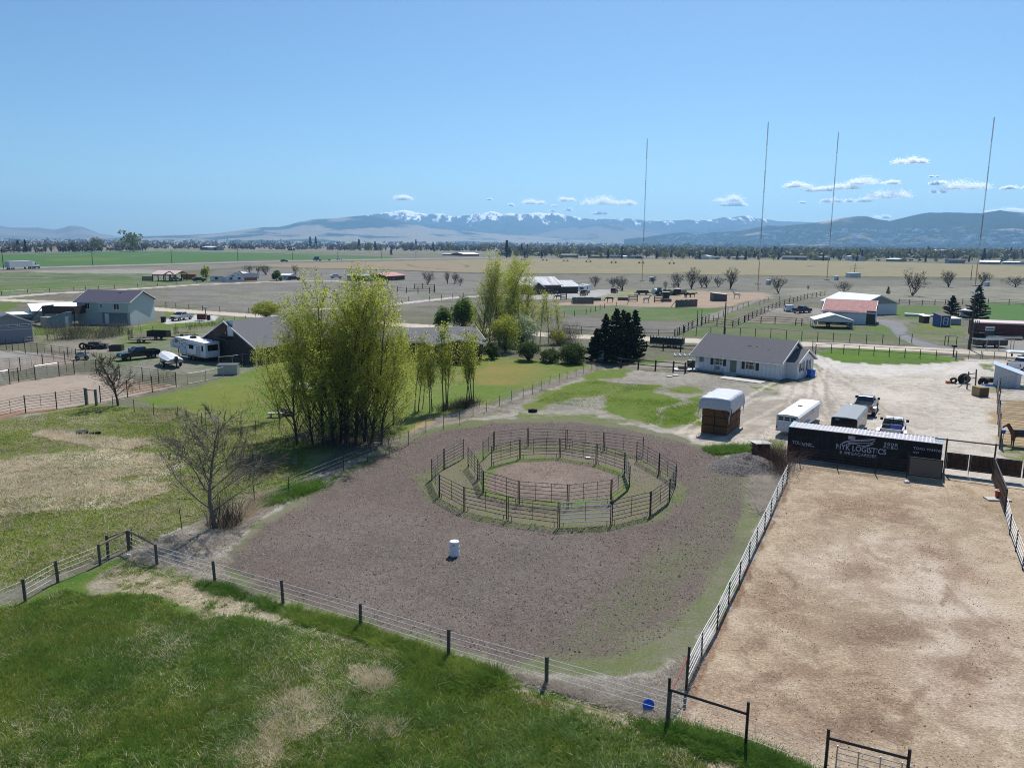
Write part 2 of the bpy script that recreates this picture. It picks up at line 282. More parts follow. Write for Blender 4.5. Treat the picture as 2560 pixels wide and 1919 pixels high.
# tracks
for l in ([(1750,1150),(1700,1118),(1690,1080),(1760,1045)],[(1860,1150),(1760,1128),(1690,1112),(1640,1085)],[(1660,1146),(1668,1115),(1690,1085),(1780,1066)],[(1700,1142),(1712,1110),(1740,1080),(1830,1062)],[(1535,1081),(1620,1076),(1700,1080),(1780,1075)],[(1545,1090),(1640,1095),(1760,1093)],[(1740,1115),(1790,1095),(1860,1087)],[(1650,1138),(1730,1130),(1850,1118)],[(1840,1150),(1790,1120),(1700,1090)],[(1780,1130),(1800,1100),(1880,1050),(1960,1010)]):
    reg(None,l,(.48,.42,.35),(.40,.35,.29),.5,.3,.25,.35,line=.55,op=.75)
for l in ([(1900,960),(1980,985),(2100,990)],[(2000,1000),(2150,960),(2330,930)],[(2200,1030),(2230,990),(2290,950),(2380,920)],[(2260,1050),(2300,1000),(2330,960)],[(2300,1060),(2400,1010),(2440,980)],[(2280,1100),(2420,1120)]):
    reg(None,l,(.46,.38,.30),(.36,.32,.27),.5,.3,.5,.6,line=1.0,op=.5)
_r=random.Random(5)
for i in range(26):
    x0=2010+_r.uniform(-10,60); y0=895+_r.uniform(0,25); x1=_r.uniform(1680,2480); y1=_r.uniform(1010,1150); cx=(x0+x1)/2+_r.uniform(-60,160); cy=(y0+y1)/2+_r.uniform(-40,30)
    q=[((1-t)**2*x0+2*t*(1-t)*cx+t*t*x1,(1-t)**2*y0+2*t*(1-t)*cy+t*t*y1) for t in (0,.2,.4,.6,.8,1)]
    lt=i%2; reg(None,q,((.56,.50,.43) if lt else (.30,.255,.21)),((.44,.39,.33) if lt else (.24,.205,.17)),.5,.6,.2,.35,line=_r.uniform(.25,.5),op=_r.uniform(.35,.65))
# ---- paddock in front of the container
reg('dirt_paddock',[(1985,1150),(2360,1195),(2560,1222),(2900,1270),(2900,2600),(1300,2600),(1655,1860),(1690,1780),(1718,1718),(1968,1200)],(.42,.335,.24),(.29,.22,.15),.48,.8,.5,.6)
reg(None,[(2050,1380),(2200,1330),(2420,1500),(2560,1600),(2500,1900),(2250,1700),(2200,1520)],(.47,.39,.31),(.35,.27,.20),.5,.7,2.5,4)
for p in ([(1950,1500),(2000,1450),(2120,1480),(2100,1560)],[(2330,1380),(2390,1370),(2400,1470),(2350,1480)],[(2250,1290),(2330,1300),(2350,1420),(2300,1400)],[(1900,1640),(2100,1600),(2260,1740),(2150,1850)],[(2350,1700),(2480,1600),(2520,1750),(2400,1840)],[(2440,1330),(2520,1340),(2500,1380)],[(2100,1220),(2300,1250),(2250,1290),(2080,1260)]):
    reg(None,p,(.34,.245,.165),(.21,.135,.09),.42,1.,2.0,3.5,op=.75)
for l in ([(2170,1300),(2150,1380),(2200,1480),(2300,1500)],[(2400,1300),(2380,1420),(2440,1560)],[(2050,1260),(2200,1240),(2330,1265)],[(1960,1560),(2150,1620),(2280,1760)]):
    reg(None,l,(.22,.15,.10),(.33,.24,.16),.5,1.,.5,1.6,line=.8,op=.5)
reg(None,[(1715,1735),(1968,1203),(1978,1208),(1745,1735),(1700,1850),(1670,1850)],(.26,.16,.10),(.17,.11,.075),.4,.9,.2,.3)
_r=random.Random(11)
for i in range(46):
    y=_r.uniform(1240,1880); x=_r.uniform(1990-(y-1200)*.42,2560); L_=(y-1050)*.28*_r.uniform(.4,1.3); a=_r.uniform(-.5,2.2); c=_r.uniform(-.6,.6); q=[]
    for k in range(5): q.append((x+L_*k/4*math.cos(a+c*k/4),y+L_*k/4*math.sin(a+c*k/4)*.55))
    dk=i%3; reg(None,q,((.25,.165,.11) if dk==0 else (.45,.375,.30) if dk==1 else (.30,.21,.15)),((.16,.10,.07) if dk==0 else (.37,.29,.215) if dk==1 else (.36,.27,.19)),.45,1.,.25,.7,line=_r.uniform(.12,.6),op=_r.uniform(.3,.65))
for i in range(14):
    y=_r.uniform(1250,1850); x=_r.uniform(2000-(y-1200)*.42,2540); r_=(y-1050)*.13*_r.uniform(.5,1.2)
    reg(None,[(x+r_*math.cos(t)*1.3,y+r_*.5*math.sin(t)) for t in (0,1,2,3,4,5)],(.30,.205,.14),(.17,.11,.075),.45,1.,1.2,2.0,op=.6)
# ---- arena with its verge
reg('verge',[(300,1385),(400,1350),(470,1315),(640,1245),(860,1165),(960,1115),(1040,1080),(1110,1040),(1200,1010),(1300,1025),(1480,1034),(1620,1056),(1760,1110),(1900,1140),(1990,1160),(1968,1200),(1720,1720),(1670,1810),(1590,1790),(1366,1720),(1121,1650),(900,1580),(700,1520),(540,1470),(400,1430)],(.34,.315,.28),(.22,.19,.15),.5,.8,.5,.8)
for p in ([(640,1262),(730,1220),(740,1232),(650,1275)],[(1000,1112),(1060,1078),(1080,1085),(1020,1115)],[(560,1480),(700,1520),(830,1560),(900,1590),(1000,1625),(1000,1600),(880,1565),(700,1505),(570,1470)],[(440,1360),(560,1300),(600,1295),(470,1370)],[(1180,1045),(1240,1020),(1260,1026),(1200,1045)],[(1420,1700),(1580,1740),(1600,1770),(1440,1730)],[(1290,1030),(1480,1038),(1600,1055),(1500,1060),(1300,1045)]):
    reg(None,p,(.10,.14,.03),(.20,.19,.12),.45,.6,.5,1)
reg('riding_arena',[(566,1425),(572,1385),(600,1345),(650,1300),(720,1255),(800,1210),(890,1160),(960,1115),(1050,1075),(1160,1052),(1290,1045),(1440,1046),(1560,1060),(1680,1085),(1800,1130),(1880,1180),(1907,1225),(1908,1290),(1880,1370),(1830,1470),(1770,1570),(1710,1640),(1640,1675),(1540,1690),(1430,1690),(1300,1675),(1180,1645),(1040,1608),(900,1565),(760,1525),(640,1490),(590,1460)],(.155,.15,.10),(.115,.135,.055),.45,.5,.4,.5)
reg(None,[(590,1425),(596,1390),(630,1345),(700,1295),(790,1240),(900,1180),(990,1120),(1080,1085),(1180,1066),(1290,1058),(1430,1058),(1560,1074),(1690,1100),(1780,1140),(1840,1190),(1850,1240),(1835,1290),(1800,1370),(1740,1470),(1660,1550),(1560,1610),(1430,1640),(1280,1640),(1100,1600),(940,1560),(780,1510),(650,1470)],(.150,.118,.102),(.10,.082,.070),.5,1.,.9,.9)
reg(None,[(620,1420),(700,1350),(900,1260),(1100,1330),(1500,1350),(1600,1430),(1400,1540),(1100,1560),(800,1480)],(.165,.142,.125),(.105,.09,.08),.5,1.,4,3)
reg(None,[(1700,1200),(1850,1190),(1850,1290),(1790,1400),(1700,1530),(1560,1630),(1380,1640),(1450,1560),(1600,1440),(1680,1330),(1740,1260)],(.115,.128,.065),(.125,.11,.085),.5,.9,2.5,2.5)
reg(None,[(1220,1056),(1700,1110),(1760,1150),(1640,1150),(1500,1110),(1300,1080),(1100,1090)],(.14,.104,.095),(.10,.075,.067),.5,.9,1,1.5)
# green ring round and inside the panels
OUT=[(1066,1188),(1079,1205),(1098,1242),(1160,1276),(1268,1301),(1397,1318),(1529,1311),(1626,1288),(1673,1253),(1690,1213),(1647,1184),(1590,1151),(1509,1125),(1416,1119),(1320,1115),(1234,1124),(1207,1150),(1159,1145),(1110,1171),(1079,1200)]
reg(None,OUT,(.085,.15,.02),(.13,.145,.05),.5,.5,.5,.6,line=1.7,op=.85)
reg(None,OUT,(.145,.145,.075),(.16,.135,.105),.5,.8,.5,.5)
reg(None,[(1228,1166),(1300,1145),(1400,1143),(1490,1158),(1562,1182),(1576,1215),(1530,1254),(1420,1268),(1297,1259),(1210,1235),(1200,1200)],(.09,.15,.02),(.13,.15,.05),.4,.5,.5,.6)
reg(None,[(1238,1172),(1300,1152),(1400,1150),(1480,1164),(1545,1188),(1556,1212),(1515,1244),(1410,1256),(1305,1248),(1226,1226),(1216,1196)],(.215,.16,.13),(.155,.12,.10),.5,.8,.6,.6)
reg(None,[(1330,1200),(1420,1195),(1450,1225),(1350,1240)],(.25,.195,.16),(.2,.15,.125),.5,.6,1,1)
# ---- foreground grass
reg('pasture_grass',[(-900,1700),(0,1510),(64,1503),(251,1413),(325,1376),(393,1412),(540,1458),(708,1510),(901,1572),(1121,1645),(1366,1718),(1560,1775),(1620,1800),(1700,1870),(1760,1930),(2300,2600),(-2000,2600)],(.05,.115,.012),(.10,.135,.03),.42,.8,.4,.6)
reg(None,[(-500,1640),(0,1530),(200,1480),(400,1560),(300,1700),(0,1800),(-600,2000)],(.115,.145,.03),(.08,.13,.02),.5,.6,2,3)
reg(None,[(235,1440),(300,1400),(335,1385),(400,1425),(540,1475),(640,1512),(690,1535),(780,1568),(860,1590),(774,1574),(673,1556),(601,1538),(508,1546),(426,1515),(388,1482),(300,1478),(220,1490)],(.42,.35,.27),(.20,.19,.10),.40,.9,.5,1.1)
reg(None,[(215,1470),(270,1440),(290,1450),(240,1500)],(.32,.27,.22),(.2,.18,.12),.5,.8,.4,.8)
reg(None,[(690,1520),(830,1585),(900,1606),(1000,1650),(1110,1680),(1240,1720),(1400,1780),(1500,1830),(1420,1760),(1250,1700),(1120,1660),(980,1615),(870,1580),(760,1540)],(.34,.28,.22),(.24,.2,.15),.4,.7,.3,.5)
for p in ([(640,1740),(720,1720),(860,1740),(850,1790),(760,1850),(650,1840)],[(860,1660),(980,1680),(980,1740),(900,1720)],[(900,1790),(1010,1800),(1000,1840),(930,1850)],[(560,1850),(700,1840),(700,1919),(560,1930)],[(1150,1760),(1230,1790),(1180,1830)]):
    reg(None,p,(.30,.27,.14),(.08,.13,.025),.55,1.,1.4,2.5)
reg(None,[(1430,1720),(1600,1750),(1665,1800),(1640,1830),(1740,1920),(1700,1925),(1540,1840),(1440,1790)],(.33,.27,.20),(.15,.15,.06),.45,.7,.4,.8)
reg(None,[(1670,1810),(1700,1800),(2060,1945),(2260,2000),(2200,2030),(1800,1930)],(.31,.235,.165),(.15,.14,.06),.35,.7,.4,.8)
# ---- roads
if 0: reg('highway',[(-300,684),(0,671.5),(101,668.5),(232,665.5),(430,660.5),(640,653.6),(860,650),(1060,646),(1280,643),(1500,641.5),(2000,641.5)],(.16,.16,.165),(.14,.14,.14),.5,.05,1.2,0,line=5.5)
if 0: reg(None,[(-300,687),(0,674),(101,671),(232,667.5),(430,662.3),(640,655.3),(860,651.6),(1060,647.6),(1280,644),(1500,642.5)],(.48,.46,.42),(.42,.40,.36),.5,.05,1.5,0,line=4)
if 0: reg(None,[(-300,679),(0,667),(232,661.5),(430,656.5),(640,650),(860,647),(1060,644),(1280,641)],(.40,.38,.35),(.3,.29,.26),.5,.05,1.5,0,line=3)
reg('gravel_lane',[(-300,752),(0,744),(120,734),(246,727.5),(492,711.5),(640,706),(767,702),(900,704)],(.47,.42,.34),(.42,.37,.30),.5,.1,.8,.4,line=5)
reg('gravel_road',[(-400,745),(0,749),(180,757),(411,774),(637,789),(900,805),(1200,825),(1422,840),(1600,846),(1755,852),(1920,857),(2100,863),(2330,874),(2560,888),(3000,915)],(.49,.43,.34),(.44,.385,.31),.5,.1,.6,.4,line=6.5)
reg('gravel_lane',[(800,772),(940,768),(987,760),(1060,752),(1143,743),(1300,735)],(.44,.41,.36),(.4,.37,.32),.5,.1,.6,.4,line=4)
reg('concrete_drive',[(412,800),(420,796),(500,786),(548,790),(536,802),(470,806),(412,810)],(.45,.44,.43),(.38,.375,.365),.5,.05,.3,.2)

def build_ground():
    az=np.concatenate([np.linspace(-180,-46,20)[:-1],np.linspace(-46,-37.5,28)[:-1],np.linspace(-37.5,37.5,820),np.linspace(37.5,46,28)[1:],np.linspace(46,180,20)[1:]])
    az=np.radians(az[:-1]); na=len(az)
    th=np.radians(np.concatenate([np.linspace(46,7,420),np.linspace(7,2.6,110)[1:],np.linspace(2.6,.9,85)[1:],np.linspace(.9,.12,30)[1:]]))
    r=np.concatenate([[.4,5,11],CAMH/np.tan(th),[9000,10500,12300]]); nr=len(r)
    A,Rr=np.meshgrid(az,r); X=(np.sin(A)*Rr).ravel(); Y=(np.cos(A)*Rr).ravel()
    N=X.size; dist=Rr.ravel()
    ca=np.empty((N,3),np.float32); cb=np.empty((N,3),np.float32); pm=np.zeros((N,3),np.float32)
    big=fbm(X/140,Y/140,4,3); f=np.clip((big-.35)*3,0,1)[:,None]
    ca[:]=np.array((.185,.17,.135))*(1-f)+np.array((.12,.125,.07))*f; cb[:]=(.105,.10,.07); pm[:,0]=.5; pm[:,1]=.7
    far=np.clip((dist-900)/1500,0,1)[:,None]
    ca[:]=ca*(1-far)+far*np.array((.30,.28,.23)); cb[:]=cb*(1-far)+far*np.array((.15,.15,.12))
    lab=np.zeros(N,np.int32); names=['ground']
    jx={}
    for (name,pts,a,b,mx,bp,soft,warp,line,op) in REG:
        P=np.array([at(*p)[:2] for p in pts]); mg=soft+warp*1.5+line+1
        rp=np.hypot(P[:,0],P[:,1])
        sel=np.where((X>P[:,0].min()-mg)&(X<P[:,0].max()+mg)&(Y>P[:,1].min()-mg)&(Y<P[:,1].max()+mg))[0]
        if len(sel)==0: continue
        x=X[sel].copy(); y=Y[sel].copy()
        if warp:
            k=1/max(warp*2.2,.6); wx=fbm(x*k,y*k,3,11)-.5; wy=fbm(x*k+31,y*k,3,23)-.5
            x+=wx*warp*2.2; y+=wy*warp*2.2
        dmin=np.full(len(sel),1e9); inside=np.zeros(len(sel),bool)
        n=len(P); rngi=range(n-1) if line else range(n)
        for i in rngi:
            p,q=P[i],P[(i+1)%n]; d=q-p; L2=max(d@d,1e-9)
            t=np.clip(((x-p[0])*d[0]+(y-p[1])*d[1])/L2,0,1)
            dmin=np.minimum(dmin,np.hypot(x-p[0]-t*d[0],y-p[1]-t*d[1]))
            if not line:
                c=(p[1]>y)!=(q[1]>y)
                if abs(q[1]-p[1])>1e-9: inside^=c&(x<(q[0]-p[0])*(y-p[1])/(q[1]-p[1])+p[0])
        s=(line/2-dmin) if line else np.where(inside,dmin,-dmin)
        wgt=np.clip(s/soft+.5,0,1)*op; wgt=(wgt*wgt*(3-2*wgt))[:,None] if op==1 else wgt[:,None]
        ca[sel]=ca[sel]*(1-wgt)+np.array(a)*wgt; cb[sel]=cb[sel]*(1-wgt)+np.array(b)*wgt
        pm[sel]=pm[sel]*(1-wgt)+np.array((mx,bp,0))*wgt
        if name:
            if name not in names: names.append(name)
            lab[sel[wgt[:,0]>.5]]=names.index(name)
    # large scale colour drift
    v=(1+(fbm(X/9,Y/9,4,77)-.5)*.16)[:,None]; ca*=v; cb*=v
    Z=np.zeros(N); V=np.stack([X,Y,Z],1)
    i0=(np.arange(nr-1)[:,None]*na+np.arange(na)[None]).ravel(); nx=(np.arange(nr-1)[:,None]*na+(np.arange(na)[None]+1)%na).ravel()
    F=np.stack([i0,nx,nx+na,i0+na],1)
    m=ground_material()
    fl=lab[F[:,0]]
    for li,nm in enumerate(names):
        Ff=F[fl==li]
        if len(Ff)==0: continue
        if li==0:
            c=len(V); Ff=Ff
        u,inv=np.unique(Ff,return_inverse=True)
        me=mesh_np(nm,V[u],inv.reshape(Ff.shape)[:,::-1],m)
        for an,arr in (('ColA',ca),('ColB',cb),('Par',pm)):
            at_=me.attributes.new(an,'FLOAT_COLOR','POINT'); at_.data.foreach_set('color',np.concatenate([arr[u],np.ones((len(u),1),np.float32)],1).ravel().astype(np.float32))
        tag(link(bpy.data.objects.new(nm,me)),kind='structure')
    mb=MB(); mb.poly(*[(math.sin(a)*.41,math.cos(a)*.41,-.002) for a in np.linspace(0,2*math.pi,12)[:-1]][::-1])
    
def ground_material():
    m=bpy.data.materials.new('soil_and_grass'); m.use_nodes=True; t=m.node_tree; L=t.links.new
    p=t.nodes['Principled BSDF']; p.inputs['Roughness'].default_value=.95; p.inputs['Specular IOR Level'].default_value=.15
    A=nd(t,'ShaderNodeAttribute',attribute_name='ColA'); B=nd(t,'ShaderNodeAttribute',attribute_name='ColB'); P=nd(t,'ShaderNodeAttribute',attribute_name='Par')
    sp=nd(t,'ShaderNodeSeparateColor'); L(P.outputs['Color'],sp.inputs[0])
    g=nd(t,'ShaderNodeNewGeometry')
    def noise(s,d,r=.62,dist=0.):
        n=nd(t,'ShaderNodeTexNoise'); n.inputs['Scale'].default_value=s; n.inputs['Detail'].default_value=d; n.inputs['Roughness'].default_value=r; n.inputs['Distortion'].default_value=dist
        L(g.outputs['Position'],n.inputs['Vector']); return n.outputs[0]
    def mth(op,a,b,c=None):
        n=nd(t,'ShaderNodeMath',operation=op)
        for i,x in enumerate((a,b,c)):
            if x is None: continue
            if isinstance(x,(int,float)): n.inputs[i].default_value=x
            else: L(x,n.inputs[i])
        return n.outputs[0]
    n1=noise(.09,5); n2=noise(.9,6,.68,.6); n3=noise(4.5,4,.7,.4)
    s=mth('ADD',mth('MULTIPLY_ADD',n1,.9,mth('MULTIPLY',n2,1.0)),mth('MULTIPLY',n3,.75))   # mean 1.325
    s=mth('SUBTRACT',s,1.325)
    k=nd(t,'ShaderNodeClamp'); L(mth('MULTIPLY_ADD',s,4.2,sp.outputs[0]),k.inputs[0])
    mx=nd(t,'ShaderNodeMix',data_type='RGBA'); L(k.outputs[0],mx.inputs[0]); L(A.outputs['Color'],mx.inputs[6]); L(B.outputs['Color'],mx.inputs[7])
    # fine grain
    n4=noise(9,3,.75); gr=mth('MULTIPLY_ADD',mth('SUBTRACT',n4,.5),mth('MULTIPLY_ADD',sp.outputs[1],2.0,.5),1.0)
    vm=nd(t,'ShaderNodeVectorMath',operation='SCALE'); L(mx.outputs[2],vm.inputs[0]); L(gr,vm.inputs['Scale'])
    L(vm.outputs[0],p.inputs['Base Color'])
    h=mth('ADD',mth('MULTIPLY',n3,.6),mth('MULTIPLY',n4,.35))
    b=nd(t,'ShaderNodeBump'); b.inputs['Distance'].default_value=.2; L(h,b.inputs['Height']); L(mth('MULTIPLY',sp.outputs[1],.75),b.inputs['Strength']); L(b.outputs[0],p.inputs['Normal'])
    return m
build_ground()
def ribbon(name,pts,w_,z,m):
    W=[at(*p) for p in pts]; L=[];R=[]
    for i,p in enumerate(W):
        d=(W[min(i+1,len(W)-1)]-W[max(i-1,0)]).normalized(); n=Vector((-d.y,d.x,0))*w_/2; L.append(p+n);R.append(p-n)
    mb=MB()
    for i in range(len(W)-1): mb.poly(R[i]+Vector((0,0,z)),R[i+1]+Vector((0,0,z)),L[i+1]+Vector((0,0,z)),L[i]+Vector((0,0,z)))
    return tag(link(bpy.data.objects.new(name,mb.mesh(name,m))),kind='structure')
HW_=[(-400,686),(0,671),(101,668),(232,664.8),(430,659.8),(640,653.8),(860,650),(1060,646.3),(1280,643.2),(1500,641.8),(2100,641.5)]
ribbon('road_verge',HW_,19,.010,M('verge_dry',(.33,.30,.25),.95,scale=.2,var=.2)); ribbon('highway',HW_,11,.030,M('asphalt_far',(.17,.17,.175),.9,scale=.1,var=.05))
for dy,w2 in ((1.55,1.7),(-1.1,1.0)): ribbon('road_shoulder',[(x,y+dy*(3.2 if x<0 else 1)*max(.6,(y-606)/60)) for x,y in HW_],w2,.05,M('shoulder',(.55,.53,.49),.9,scale=.3,var=.05))
# ================================================================== HILLS
def hill_material(name,ca,cb,cc,th=.5,snow=None,sc_=1/900.):
    m=bpy.data.materials.new(name); m.use_nodes=True; t=m.node_tree; L=t.links.new
    p=t.nodes['Principled BSDF']; p.inputs['Roughness'].default_value=1; p.inputs['Specular IOR Level'].default_value=0
    g=nd(t,'ShaderNodeNewGeometry'); sx=nd(t,'ShaderNodeSeparateXYZ'); L(g.outputs['Position'],sx.inputs[0])
    n=nd(t,'ShaderNodeTexNoise'); n.inputs['Scale'].default_value=sc_; n.inputs['Detail'].default_value=8; n.inputs['Roughness'].default_value=.6; L(g.outputs['Position'],n.inputs['Vector'])
    r=nd(t,'ShaderNodeValToRGB'); r.color_ramp.elements[0].position=th-.03; r.color_ramp.elements[1].position=th+.03
    # grassland low down and in patches, forest above
    a=nd(t,'ShaderNodeMath',operation='MULTIPLY_ADD'); L(sx.outputs[2],a.inputs[0]); a.inputs[1].default_value=-cc; L(n.outputs[0],a.inputs[2])
    L(a.outputs[0],r.inputs[0]); r.color_ramp.elements[0].color=(*ca,1); r.color_ramp.elements[1].color=(*cb,1)
    out=r.outputs[0]
    if snow:
        n2=nd(t,'ShaderNodeTexNoise'); n2.inputs['Scale'].default_value=1/190.; n2.inputs['Detail'].default_value=8; n2.inputs['Roughness'].default_value=.7
        mp=nd(t,'ShaderNodeMapping'); mp.inputs['Scale'].default_value=(1.6,.4,.5); L(g.outputs['Position'],mp.inputs[0]); L(mp.outputs[0],n2.inputs['Vector'])
        b=nd(t,'ShaderNodeMath',operation='MULTIPLY_ADD'); L(sx.outputs[2],b.inputs[0]); b.inputs[1].default_value=1/snow[1]; b.inputs[2].default_value=-snow[0]/snow[1]
        c=nd(t,'ShaderNodeMath',operation='MULTIPLY_ADD'); L(n2.outputs[0],c.inputs[0]); c.inputs[1].default_value=6.5; c.inputs[2].default_value=-3.6
        d=nd(t,'ShaderNodeMath',operation='ADD'); L(b.outputs[0],d.inputs[0]); L(c.outputs[0],d.inputs[1])
        r2=nd(t,'ShaderNodeValToRGB'); r2.color_ramp.elements[0].position=.30; r2.color_ramp.elements[1].position=.80; L(d.outputs[0],r2.inputs[0])
        mx=nd(t,'ShaderNodeMix',data_type='RGBA'); L(r2.outputs[0],mx.inputs[0]); L(out,mx.inputs[6]); mx.inputs[7].default_value=(.92,.94,.97,1); out=mx.outputs[2]
    L(out,p.inputs['Base Color']); return m
def hills(name,prof,D,depth,m,seed,rough=1.,nz=46):
    az=[];te=[]
    for px,py in prof:
        d=ray(px,py); az.append(math.atan2(d[0],d[1])); te.append(d[2]/math.hypot(d[0],d[1]))
    a=np.linspace(az[0],az[-1],900); e=np.interp(a,az,te)
    h=CAMH+D*e; u=a*D
    h=h+(fbm(u/180,u*0+seed,4,seed)-.5)*14*rough*(h>60)
    V=[];T=np.concatenate([np.linspace(0,1,nz),[1.25,1.7]])
    g1=fbm(u/700,u*0+3,5,seed)-.5
    for t in T:
        if t<=1:
            rr=D-depth*(1-t)
            s=t**1.35
            q=fbm(u/420+t*1.3,u*0+t*5,5,seed+5)-.5; q2=fbm(u/130,u*0+t*9,4,seed+9)-.5
            spur=1-abs(fbm(u/520+.4*math.sin(t*4),u*0+t*1.1,3,seed+31)*2-1)
            z=h*s*(1-.62*(1-t)*t*4*.45*spur)+ (q*90+q2*34)*rough*t*(1-t)*3*np.clip(h/200,.15,1.2)
            z=np.minimum(z,h*(.12+.88*t)+1) if t<1 else h
            z=z-6*(1-t)
        else: rr=D+depth*(t-1)*.6; z=h*(1-(t-1)*1.3)-10
        V.append(np.stack([np.sin(a)*rr,np.cos(a)*rr,np.maximum(z,-8)],1))
    V=np.concatenate(V); n=len(a); k=len(T)
    i0=(np.arange(k-1)[:,None]*n+np.arange(n-1)[None]).ravel(); F=np.stack([i0,i0+1,i0+1+n,i0+n],1)
    return tag(link(bpy.data.objects.new(name,mesh_np(name,V,F,m,True))),kind='structure')
E0=[(-900,596),(-400,585)]
hm=hill_material('far_hill',(.13,.125,.10),(.19,.17,.13),0,.5)
hills('far_hills',[(-1200,588),(-700,560),(-400,568),(-150,560),(0,564),(23,568.6),(60,569.5),(95.5,569),(120,572),(139,574),(162,568),(174,564),(200,565),(217,571),(235,578),(249,584),(289,590),(347,593),(420,597),(520,600)],11000,3000,hm,4,.5)
hills('forested_hills',[(200,596),(289,593),(434,588),(535,585),(579,579),(640,571),(660,568),(698,567.5),(720,563),(756,553.5),(790,548),(842,546),(870,542),(895,539.5),(915,538.5),(935,541),(958,545.5),(1016,557),(1074,570),(1161,577.5),(1219,583),(1300,588),(1400,592),(1500,598)],9000,2600,
      hill_material('forest_hill',(.035,.058,.052),(.25,.22,.165),.00030,.44,sc_=1/800.),12,.9)
hills('forested_hills',[(1180,597),(1260,588),(1352,583),(1410,572),(1454,566),(1485,560),(1510,559),(1526,561),(1569,570),(1613,579.6),(1656,588),(1720,594)],9800,2000,
      hill_material('forest_hill_far',(.05,.07,.06),(.17,.155,.12),.0006,.36,sc_=1/700.),22,.8)
hills('forested_hills',[(1560,598),(1613,592.6),(1671,584),(1708,579.6),(1749,584),(1815,578),(1873,571),(1920,564),(1960,566),(2021,558),(2065,553),(2095,548),(2122,544),(2145,540.5),(2163,541),(2195,549),(2224,552),(2267,543),(2300,536),(2325,532),(2369,530),(2420,531),(2455,532),(2499,526),(2528,530),(2560,532),(2700,545),(2900,520),(3300,560)],6500,2100,
      hill_material('mount_forest',(.036,.055,.048),(.32,.27,.19),-.0003,.62,sc_=1/620.),33,1.0)
hills('snowy_mountains',[(780,575),(850,556),(900,540),(930,537),(974,529.5),(995,526),(1011,525.5),(1041,530.5),(1075,534),(1108,533),(1125,539),(1137,543),(1178,538),(1210,532),(1226,528.5),(1245,533),(1256,537.5),(1278,534),(1300,537),(1337,533),(1370,535),(1395,533),(1411,536),(1456,545),(1493,546.5),(1567,547),(1641,552),(1720,550.5),(1770,551),(1790,546),(1809,542),(1830,544),(1850,542),(1871,539),(1902,546),(1941,552),(2019,556),(2090,561),(2300,570)],11000,2400,
      hill_material('snow_mountain',(.06,.085,.08),(.10,.11,.10),0,.56,snow=(262,120),sc_=1/700.),45,2.2)
# air of the valley
hb=MB(); hb.box(-12700,12700,-12700,12700,-12,545)
hz=bpy.data.materials.new('haze'); hz.use_nodes=True; t=hz.node_tree; t.nodes.clear()
ho=nd(t,'ShaderNodeOutputMaterial'); pv=nd(t,'ShaderNodeVolumePrincipled')
pv.inputs['Color'].default_value=(.33,.63,1,1); pv.inputs['Density'].default_value=8.0e-5; pv.inputs['Anisotropy'].default_value=0.45
pv.inputs['Density Attribute'].default_value=''
t.links.new(pv.outputs[0],ho.inputs['Volume']); hz.cycles.homogeneous_volume=True
hzo=link(bpy.data.objects.new('haze',hb.mesh('haze',hz))); hzo['kind']='stuff'
# ================================================================== VEGETATION HELPERS
def tris(P,size,rs,flat=0.,sq=.55):
    """random triangles centred on the points P"""
    n=len(P); a=rs.normal(size=(n,3)); a/=np.linalg.norm(a,axis=1)[:,None]
    b=rs.normal(size=(n,3)); b-=a*(a*b).sum(1)[:,None]; b/=np.linalg.norm(b,axis=1)[:,None]
    s=(size*(.6+.8*rs.random(n)))[:,None]
    V=np.stack([P+a*s,P-a*s*.5+b*s*sq*1.3,P-a*s*.5-b*s*sq*1.3],1).reshape(-1,3)
    return V,np.arange(3*n).reshape(-1,3)
def tubes(S,k=5):
    """S: list of (p0,p1,r0,r1)"""
    A=np.array([s[0] for s in S]);B=np.array([s[1] for s in S]);r0=np.array([s[2] for s in S]);r1=np.array([s[3] for s in S])
    d=B-A; L=np.linalg.norm(d,axis=1)[:,None]+1e-9; d=d/L
    ref=np.where(np.abs(d[:,2:3])<.9,np.array([[0,0,1.]]),np.array([[1.,0,0]]))
    u=np.cross(d,ref); u/=np.linalg.norm(u,axis=1)[:,None]; v=np.cross(d,u)
    n=len(S); V=np.empty((n,2*k,3)); B=B+d*r1[:,None]*.5
    for i in range(k):
        t=2*math.pi*i/k; o=u*math.cos(t)+v*math.sin(t)
        V[:,i]=A+o*r0[:,None]; V[:,k+i]=B+o*r1[:,None]
    f=np.array([[i,(i+1)%k,k+(i+1)%k,k+i] for i in range(k)])
    F=(f[None]+(np.arange(n)*2*k)[:,None,None]).reshape(-1,4)
    return V.reshape(-1,3),F
def joined(name,parts,m,smooth=False):
    Vs=[];Fs=[];o=0
    for V,F in parts:
        Vs.append(V);Fs.append(F+o);o+=len(V)
    return mesh_np(name,np.concatenate(Vs),np.concatenate(Fs),m,smooth)
